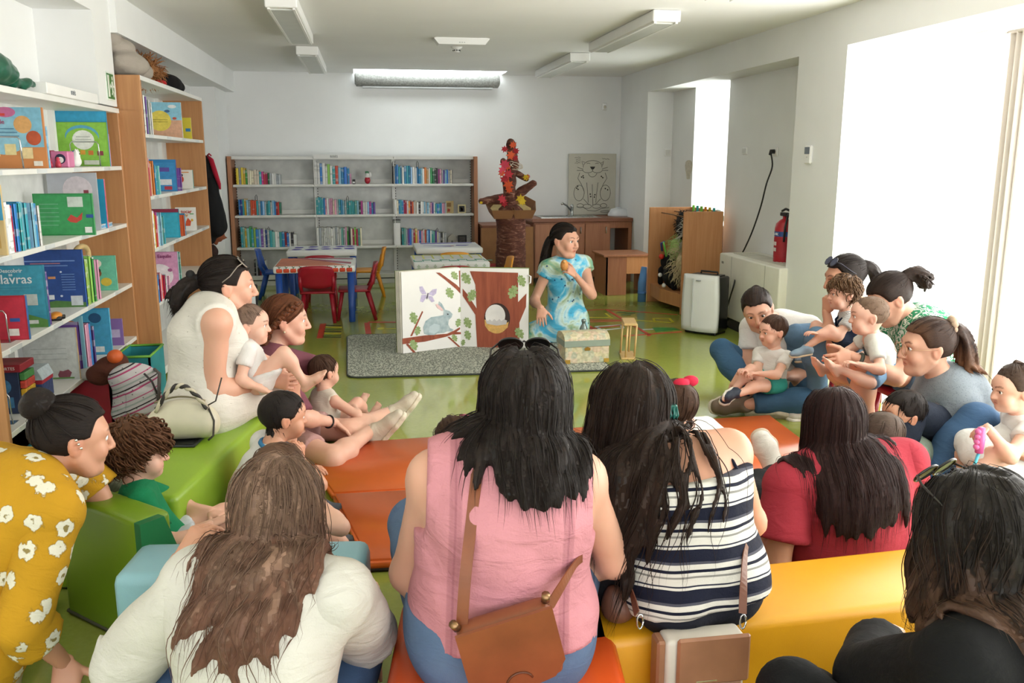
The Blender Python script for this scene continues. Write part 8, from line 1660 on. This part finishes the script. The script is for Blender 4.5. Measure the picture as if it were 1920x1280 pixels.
f.shoe('L', white('white sneaker', '#d8d4cc'), plain('#cbb9a4', .8), 'sneaker', 1.1); f.shoe('R', white('white sneaker', '#d8d4cc'), plain('#cbb9a4', .8), 'sneaker', 1.1)
w, dd = f.arm['L'][1], nrm(f.arm['L'][1]-f.arm['L'][0]); a1 = nrm(np.cross(dd, V3(0, 0, 1))); a2 = np.cross(dd, a1); b = MB(); b.tube([w-dd*.02+(a1*math.cos(a)+a2*math.sin(a))*.032 for a in np.linspace(0, 6.3, 18)], .009, 6); b.build('watch', plain('#6a4a3c', .35, .4), f.root)
f.hair(H_RD, 'long', .5, n=700, width=.008, vol=.022, wave=.004, fine=300, seed=21, cap=.010, back=.25)

# --- woman in black
y = 1.5
f = Fig('person', 'woman in black with sunglasses on her head at the bottom right', on(A(1900, 1420, y-.1), .12), A(1880, 1165, y-.03), -25, head=A(1822, 1000, y+.04), face=(-25, -8, 0), lod=1.7, scale=1.05, girth=1.05, skin=SK1, sw=.185, slouch=.05, headscale=1.04,
        arms={'L': (A(1600, 1300, y+.08), A(1655, 1195, y+.32), {'curl': .4}), 'R': (A(2060, 1300, y+.1), A(1980, 1350, y+.3), {})},
        legs={'L': (A(1480, 1290, y+.3), on(A(1600, 1420, y+.3), .06), {'toe': (-.2, 1, 0)}), 'R': (A(1800, 1180, y+.6), on(A(1700, 1300, y+.5), .06), {'toe': (0, 1, 0)})})
f.body(); m_bk = cloth_mat('black cotton', '#070708'); f.top('blouse', m_bk, sleeve=1.75, g=.025, hem=-.12, amp=.007, flare=.012); f.trousers(cloth_mat('black trousers', '#08080a'), 1.9, g=.02)
for k in 'LR': f.shoe(k, plain('#1a1a1c', .5), plain('#2a2a2c', .6))
f.hair(H_OMB, 'long', .37, n=760, width=.008, vol=.028, wave=.015, fine=320, seed=31, cap=.012, back=.35)
sunglasses(f, .119, .072, '#1c1512', 'brown tinted sunglasses on the head of the woman in black', '#2c1a18')

# --- mother in white tee, cross-legged (right, far)
y = 5.0
f = Fig('person', 'woman in a white t-shirt and jeans sitting cross-legged by the heater', on(A(1468, 745, y+.1), .11), A(1462, 605, y+.05), 215, head=A(1421, 582, y-.05), face=(206, -22, 14), scale=1.03, girth=1.05, skin=SK1, headscale=1.06,
        arms={'R': (A(1395, 690, y-.1), A(1388, 702, y-.2), {'dir': (-.5, -.4, -.75), 'palm': (.3, .3, -.8), 'curl': .25}), 'L': (A(1500, 690, y-.1), A(1472, 705, y-.25), {'dir': (-.85, -.35, -.1), 'palm': (0, 0, -1), 'curl': .2})},
        legs={'R': (A(1362, 690, y-.1), on(A(1420, 745, y-.22), .08), {'toe': (.8, -.4, 0)}), 'L': (A(1500, 760, y-.45), on(A(1400, 752, y-.28), .08), {'toe': (-.9, -.1, 0)})})
f.body(lips=(.85, .48, .45), nails=(.6, .2, .25)); f.top('t_shirt', white('white tee', '#dedcd8'), sleeve=.55, g=.018, hem=-.1); f.trousers(cloth_mat('mid blue jeans', '#3a5c7a'), 1.9)
for k in 'LR': f.shoe(k, plain('#6a5a4a', .6), plain('#c9bfae', .8, 0, .1, 60), 'loafer', 1.1)
f.hair(H_DK, 'tied', tie=(0, -.10, .06), tail=.06, bun=.026, tail_dir=-f.hf+f.hu, n=210, width=.011, cap=.009)

# --- toddler on her lap
y = 4.72
f = Fig('person', 'toddler in white with teal shorts and navy sandals on a lap', on(A(1444, 722, y), .2), A(1448, 660, y), 225, head=A(1449, 622, y), face=(262, -6, 0), child=True, scale=.5, headscale=.80, skin=SK3,
        arms={'R': (A(1415, 705, y-.05), A(1398, 695, y-.1), {'curl': .6}), 'L': (A(1465, 700, y-.12), A(1420, 700, y-.15), {'curl': .5})}, legs={'R': (A(1405, 705, y-.05), A(1375, 733, y-.1), {'toe': (-.6, -.5, -.1)}), 'L': (A(1410, 710, y-.12), A(1385, 738, y-.2), {'toe': (-.6, -.6, -.1)})})
f.body(); f.top('shirt', white('white toddler shirt', '#d9d7d2'), sleeve=.5, g=.014, hem=.0); f.trousers(cloth_mat('teal shorts', '#2f8a80'), .6, name='shorts')
for k in 'LR': f.shoe(k, plain('#1f2a3c', .6), plain('#d9d4c8', .6), 'sandal', 1.1)
f.hair(H_KID, 'short', .065, n=210, vol=.004, width=.010, fine=90, wave=.001, cap=.006)

# --- dark-haired mother, hand at mouth
y = 4.75
f = Fig('person', 'woman with sunglasses on her head and a hand at her mouth', on(A(1625, 720, y), .42), A(1612, 590, y), -78, head=A(1583, 522, y), face=(-84, -10, 0), scale=1.03, girth=1.0, skin=SK2, headscale=1.1,
        arms={'L': (A(1540, 650, y-.2), A(1549, 585, y-.12), {'dir': (.05, .05, 1), 'palm': (.9, .2, 0), 'curl': .75}), 'R': (A(1590, 660, y+.2), A(1560, 650, y+.1), {})},
        legs={'L': (A(1525, 670, y-.15), on(A(1530, 790, y-.1), .09), {'toe': (-1, -.2, 0)}), 'R': (A(1520, 665, y+.15), on(A(1525, 780, y+.2), .09), {'toe': (-1, 0, 0)})})
f.body(); f.top('shirt', white('white blouse', '#d6d6d4'), sleeve=.4, g=.016); f.trousers(cloth_mat('faded jeans', '#5a7690'), 1.88)
for k in 'LR': f.shoe(k, white('white sneaker', '#d8d4cc'), plain('#e2ded6', .6), 'sneaker')
f.hair(H_BLK, 'tied', tie=(0, -.11, .05), tail=.24, tail_dir=-f.hf+V3(0, 0, -.1), n=210, width=.012, cap=.010, tail_w=1.3)
sunglasses(f, .105, .06, '#2a2a38', 'dark sunglasses pushed up on the woman by the column', '#3a3f5a')
ch = empty('low_stool', (f.P[0]+.02, f.P[1], 0), 'low dark red stool under the mother by the window', 'stool'); b = MB(); b.box((f.P[0]-.17, f.P[1]-.18, .28), (f.P[0]+.2, f.P[1]+.18, .325), .015); b.build('seat', m_red, ch)
for dx in (-.13, .16):
    for dy in (-.14, .14): b = MB(); b.tube([(f.P[0]+dx, f.P[1]+dy, .28), (f.P[0]+dx*1.15, f.P[1]+dy*1.1, 0)], .02, 10); b.build('leg', m_red, ch)
# curly toddler in dungarees
y = 4.55
f = Fig('person', 'curly toddler in navy dungarees and a striped shirt on a lap', A(1582, 640, y), A(1587, 588, y), -72, head=A(1581, 551, y), face=(-84, -4, 0), child=True, scale=.46, headscale=.84, skin=SK3,
        arms={'L': (A(1560, 640, y-.12), A(1532, 625, y-.1), {'curl': .4}), 'R': (A(1550, 630, y+.1), A(1540, 620, y+.1), {})}, legs={'L': (A(1535, 625, y-.1), A(1513, 650, y-.08), {'toe': (-.9, 0, -.1)}), 'R': (A(1540, 620, y+.1), A(1520, 660, y+.1), {'toe': (-.9, 0, -.1)})})
f.body()
f.top('striped_shirt', cloth_mat('fine striped jersey', '#d9d8d4', fn=lambda t, v, b_: t.mix(t.ramp(t.new('ShaderNodeTexWave', wave_type='BANDS', bands_direction='Z', i_Scale=11.0).outputs[0], [(.7, (0, 0, 0)), (.8, (1, 1, 1))]), b_, srgb('#4a4f5c'))), sleeve=.5, g=.013, hem=.1)
m_nv = cloth_mat('navy denim', '#1d2940'); f.garment('dungarees', [q.grow(.02) for q in f.torso[:2]]+[f.torso[2].grow(.017), f.torso[-1].grow(.02), f.torso[-2].grow(.02)]+[Cone(f.hip[k], f.hip[k]+(f.leg[k][0]-f.hip[k])*.4, .05, .046, .03) for k in 'LR'], m_nv, cuts=[(f.sp(.52), f.u)], amp=.003)
b = MB()
for q in (-1, 1): b.tube([f.sp(.5)+f.sr*q*.035+f.sf*.07, f.sp(.75)+f.sr*q*.04+f.sf*.068, f.sp(.98)+f.sr*q*.045+f.sf*.015, f.sp(.9)+f.sr*q*.045-f.sf*.05, f.sp(.5)+f.sr*q*.03-f.sf*.078], .008, 6)
b.build('dungaree_strap', m_nv, f.root)
for k in 'LR': f.shoe(k, plain('#7d93a6', .6), plain('#c9b79c', .7), 'sandal', 1.05)
f.hair(hair_mat('#3a2618', '#8a6a4c'), 'curly', .07, n=400, vol=.008, width=.008, fine=90, curl=.007, cap=.008, wave=.002)

# --- mother in green and white blouse
y = 4.12
f = Fig('person', 'woman in a green and white print blouse bending over a baby', on(A(1725, 745, y), .40), A(1712, 602, y+.0), -75, head=A(1668, 562, y), face=(-80, -32, 0), scale=1.0, girth=1.08, skin=SK1, headscale=1.1, slouch=.06,
        arms={'L': (A(1680, 680, y-.2), A(1598, 668, y-.18), {'dir': (-.9, .0, -.2), 'palm': (.1, .9, -.2), 'curl': .35}), 'R': (A(1650, 670, y+.25), A(1600, 670, y+.05), {'dir': (-.9, -.2, 0), 'palm': (0, -.8, -.4)})},
        legs={'L': (A(1590, 700, y-.15), on(A(1625, 850, y-.1), .08), {'toe': (-1, -.1, 0)}), 'R': (A(1600, 700, y+.15), on(A(1640, 830, y+.2), .08), {'toe': (-1, 0, 0)})})
f.body(nails=(.8, .3, .35))
def greenfn(t, v, base):
    n = t.noise(v, 26, 2, .5, 1.5); m = t.ramp(n.outputs[0], [(.44, (1, 1, 1)), (.47, (0, 0, 0)), (.53, (0, 0, 0)), (.56, (1, 1, 1))]); return t.mix(m, srgb('#d9e0d8'), srgb('#2a8058'))
f.top('blouse', cloth_mat('green print blouse', '#2a8058', fn=greenfn), sleeve=.5, g=.018, flare=.02); f.trousers(cloth_mat('denim shorts', '#4a6a8a'), .42, name='shorts', g=.016)
for k in 'LR': f.shoe(k, white('white sneaker', '#d8d4cc'), plain('#e2ded6', .6), 'sneaker')
f.hair(H_DK, 'tied', tie=(0, -.11, .055), tail=.17, tail_dir=-f.hf+f.hu*.2, n=210, width=.012, cap=.010, tail_w=1.3, spreadtail=.05, wave=.012)
w, dd = f.arm['L'][1], nrm(f.arm['L'][1]-f.arm['L'][0]); a1 = nrm(np.cross(dd, V3(0, 0, 1))); a2 = np.cross(dd, a1); b = MB(); b.tube([w-dd*.04+(a1*math.cos(a)+a2*math.sin(a))*.031 for a in np.linspace(0, 6.3, 18)], .010, 6); b.build('watch', plain('#3a3f38', .4), f.root)
ch = empty('low_stool', (f.P[0]+.02, f.P[1], 0), 'low dark red stool under the woman in green print', 'stool'); b = MB(); b.box((f.P[0]-.2, f.P[1]-.18, .27), (f.P[0]+.18, f.P[1]+.18, .30), .012); b.build('seat', m_red, ch)
for dx in (-.16, .14):
    for dy in (-.14, .14): b = MB(); b.tube([(f.P[0]+dx, f.P[1]+dy, .28), (f.P[0]+dx*1.1, f.P[1]+dy*1.1, 0)], .022, 10); b.build('leg', m_red, ch)
# bald baby on her lap
y = 3.98
f = Fig('person', 'baby with a shaved head in a pale t-shirt on the green-print lap', A(1648, 690, y), A(1632, 632, y), -68, head=A(1628, 594, y), face=(-70, -3, 0), child=True, scale=.47, headscale=.86, skin=SK3,
        arms={'L': (A(1650, 690, y-.16), A(1606, 682, y-.14), {'curl': .6}), 'R': (A(1590, 660, y+.1), A(1585, 665, y+.05), {})}, legs={'L': (A(1600, 700, y-.1), A(1572, 690, y-.08), {'toe': (-.6, -.2, .75), 'up': (.5, 0, .7)}), 'R': (A(1590, 700, y+.1), A(1545, 690, y+.1), {'toe': (-.5, -.2, .8), 'up': (.5, 0, .7)})})
f.body(feet='LR'); f.top('t_shirt', cloth_mat('pale grey tee', '#cfcfc8'), sleeve=.6, g=.015, hem=.0); f.trousers(cloth_mat('light denim', '#6a8aa8'), .95, name='jeans', g=.012)
b = MB(); text_mesh(b, 'SMILE', f.sp(.62)+f.sf*.072, -f.sr, f.u, .032, .004, 0, 'CENTER'); b.build('shirt_print', plain('#3f3f42', .8), f.root)
f.hair(hair_mat('#5a4636', '#846a56'), 'short', .014, n=200, vol=.001, width=.006, fine=90, cap=.0015, wave=0)

# --- woman in grey with scrunchie and glasses
y = 3.52
f = Fig('person', 'woman in a grey top with glasses and a beige scrunchie', on(A(1795, 855, y), .28), A(1768, 722, y), -72, head=A(1736, 652, y), face=(-80, -4, 0), scale=1.02, girth=1.05, skin=SK1, headscale=1.08,
        arms={'L': (A(1735, 860, y-.2), A(1690, 868, y-.25), {'dir': (-.8, .2, -.4)}), 'R': (A(1700, 820, y+.2), A(1680, 850, y+.1), {})},
        legs={'L': (on(A(1640, 920, y-.3), .1), on(A(1640, 940, y-.3), .08), {'toe': (-1, 0, 0)}), 'R': (on(A(1640, 880, y+.1), .12), on(A(1640, 900, y+.15), .08), {'toe': (-1, 0, 0)})})
f.body(); f.top('t_shirt', cloth_mat('grey eyelet top', '#7d868e', fn=lambda t, v, b_: t.mix(t.ramp(t.new('ShaderNodeTexVoronoi', i_Scale=55.0).outputs['Distance'], [(.2, (.55,)*3), (.3, (0, 0, 0))]), b_, srgb('#4f5a66'))), sleeve=.5, g=.018, flare=.02); f.trousers(cloth_mat('dark navy trousers', '#1f2634'))
for k in 'LR': f.shoe(k, plain('#3a3a3e', .6), plain('#d2cec6', .6))
f.hair(hair_mat('#1e130e', '#4a3022', '#7a5236'), 'tied', tie=(0, -.09, .075), tail=.34, tail_dir=-f.hf*.9+V3(0, 0, -.1), n=210, width=.012, cap=.010, tail_w=1.5, spreadtail=.03)
b = MB(); c = f.hl(0, -.105, .085)
for i in range(9): a = i*.7; b.ball(tuple(c+f.hr*.026*math.cos(a)+f.hu*.032*math.sin(a)), (.017, .017, .017), 10, 8)
b.build('scrunchie', cloth_mat('beige scrunchie', '#b59c86'), f.root)
o = empty('eyeglasses', f.hl(0, .09, .008), 'round thin-rimmed eyeglasses worn by the woman in grey', 'glasses')
for q in (-1, 1):
    b = MB(); b.tube([f.hl(q*.034+.024*math.cos(a), .104, .004+.024*math.sin(a)) for a in np.linspace(0, 6.3, 20)], .0016, 5); b.build('rim', plain('#b08a6a', .3, .6), o); b = MB(); b.tube([f.hl(q*.058, .102, .01), f.hl(q*.08, .08, .012), f.hl(q*.086, -.01, .008)], .0015, 5); b.build('temple_arm', plain('#b08a6a', .3, .6), o)
b = MB(); b.tube([f.hl(-.01, .104, .008), f.hl(0, .108, .012), f.hl(.01, .104, .008)], .0015, 5); b.build('bridge', plain('#b08a6a', .3, .6), o)
o, M = block('foam_pouf', 'dark red foam seat under the woman in grey', (f.P[0]+.02, f.P[1]), (.46, .42, .175), 0, vinyl('dark red vinyl', '#8a2233'), .02)
# boy in front of her
y = 3.3
f = Fig('person', 'dark-haired boy in a grey-green shirt held by the woman in grey', on(A(1715, 880, y), .14), A(1704, 832, y), -75, head=A(1692, 778, y), face=(-86, -4, 0), child=True, scale=.56, headscale=.86, skin=SK2,
        arms={'L': (A(1680, 880, y-.12), A(1650, 870, y-.1), {})}, legs={'L': (A(1650, 880, y-.1), on(A(1620, 910, y-.1), .05), {'toe': (-1, 0, 0)}), 'R': (A(1650, 870, y+.1), on(A(1620, 900, y+.1), .05), {'toe': (-1, 0, 0)})})
f.body(feet='LR'); f.top('shirt', cloth_mat('sage shirt', '#7d8a7c'), sleeve=.6, g=.015); f.trousers(cloth_mat('sage shorts', '#5a6a5c'), .7, name='shorts')
f.hair(H_BLK, 'short', .055, n=210, vol=.007, width=.012, fine=240, cap=.010)
y = 3.12
f = Fig('person', 'child with smooth brown hair half hidden behind the red t-shirt', on(A(1672, 900, y), .13), A(1660, 860, y), -30, head=A(1652, 818, y), face=(-40, -10, 0), child=True, lod=1.7, scale=.54, headscale=.80, skin=SK3, legs={'L': (A(1620, 890, y+.2), on(A(1600, 910, y+.3), .05), {'toe': (0, 1, 0)}), 'R': (A(1680, 890, y+.2), on(A(1690, 910, y+.3), .05), {'toe': (0, 1, 0)})}, arms={'L': (A(1620, 880, y), A(1620, 900, y+.1), {})})
f.body(feet='LR'); f.top('shirt', white('pale child shirt', '#cfc4b6'), sleeve=.6, g=.014); f.trousers(cloth_mat('child shorts', '#8a8a90'), .7, name='shorts'); f.hair(hair_mat('#3c2d25', '#75645a'), 'short', .075, n=210, vol=.004, width=.013, fine=90, cap=.008)

# --- adult in jeans at the right edge
y = 3.1
f = Fig('person', 'adult in blue jeans at the right edge with knees drawn up', on(A(1985, 935, y), .12), A(2060, 740, y), -80, head=A(2040, 660, y), face=(-85, -8, 0), lod=1.7, scale=1.05, girth=1.1, skin=SK2,
        arms={'L': (A(1960, 880, y-.25), A(1915, 850, y-.2), {}), 'R': (A(1960, 860, y+.25), A(1930, 840, y+.1), {})},
        legs={'L': (on(A(1930, 980, y-.7), .05), on(A(1790, 1000, y-.3), .08), {'toe': (-1, -.1, 0)}), 'R': (A(1770, 760, y+.15), on(A(1720, 930, y+.1), .08), {'toe': (-1, 0, 0)})})
f.body(); f.top('shirt', cloth_mat('off white shirt', '#c9c4bc'), sleeve=1.5, g=.02); f.trousers(cloth_mat('dark blue jeans', '#3d5a7c', weave=500), 1.9, g=.022)
for k in 'LR': f.shoe(k, plain('#4a4038', .6), plain('#d2cec6', .6))
f.hair(H_DK, 'short', .07, n=210, vol=.006, width=.012)
# --- girl in white dress
y = 3.02
f = Fig('person', 'little girl in a white dress holding a pink toy at the right edge', A(1905, 868, y), A(1908, 785, y), -70, head=A(1900, 732, y), face=(-82, -6, 0), child=True, scale=.54, headscale=.82, skin=SK3,
        arms={'L': (A(1890, 850, y-.15), A(1851, 800, y-.1), {'dir': (-.7, -.1, -.5), 'curl': .75}), 'R': (A(1900, 830, y+.15), A(1860, 850, y+.12), {})}, legs={'L': (A(1830, 880, y-.08), A(1800, 920, y-.05), {'toe': (-1, 0, 0)}), 'R': (A(1830, 870, y+.1), A(1800, 910, y+.1), {'toe': (-1, 0, 0)})})
f.body(feet='LR'); m_gd = white('white smock', '#d9d8d6'); f.top('dress_bodice', m_gd, sleeve=.35, g=.016, hem=.3, flare=.02)
f.garment('dress_skirt', [Seg(f.sp(.75), f.P+V3(-.01, 0, -.02), (.085, .075), (.13, .13), f.TR, .05), Seg(f.P, (f.leg['L'][0]+f.leg['R'][0])/2, (.13, .10), (.15, .075), np.array([f.r, f.u, f.f]), .08)], m_gd, amp=.006, freq=26, ani=(2, 2, .2))
f.hair(hair_mat('#2a1c16', '#5f4a3c'), 'tied', tie=(.02, -.02, .125), tail=.05, n=210, width=.009, cap=.006, tail_w=.3, fine=90)
e = A(1838, 825, y-.13); o = empty('pink_toy', e, 'pink plastic toy key in the hand of the girl', 'toy'); b = MB(); b.tube([e+V3(.0, 0, .05), e, e-V3(0, 0, .05)], [.014, .017, .015], 10); b.build('handle', plain('#d05a9a', .35), o); b = MB(); b.tube([e-V3(0, 0, .05), e-V3(.01, 0, .09), e-V3(.02, 0, .12)], .006, 8); b.build('cord', plain('#4ab0c9', .4), o)
b = MB(); [b.ball(tuple(e+V3(-.012, 0, .035-.02*i)), .013, 10, 8) for i in range(4)]; b.build('bumps', plain('#d76aa6', .35), o)
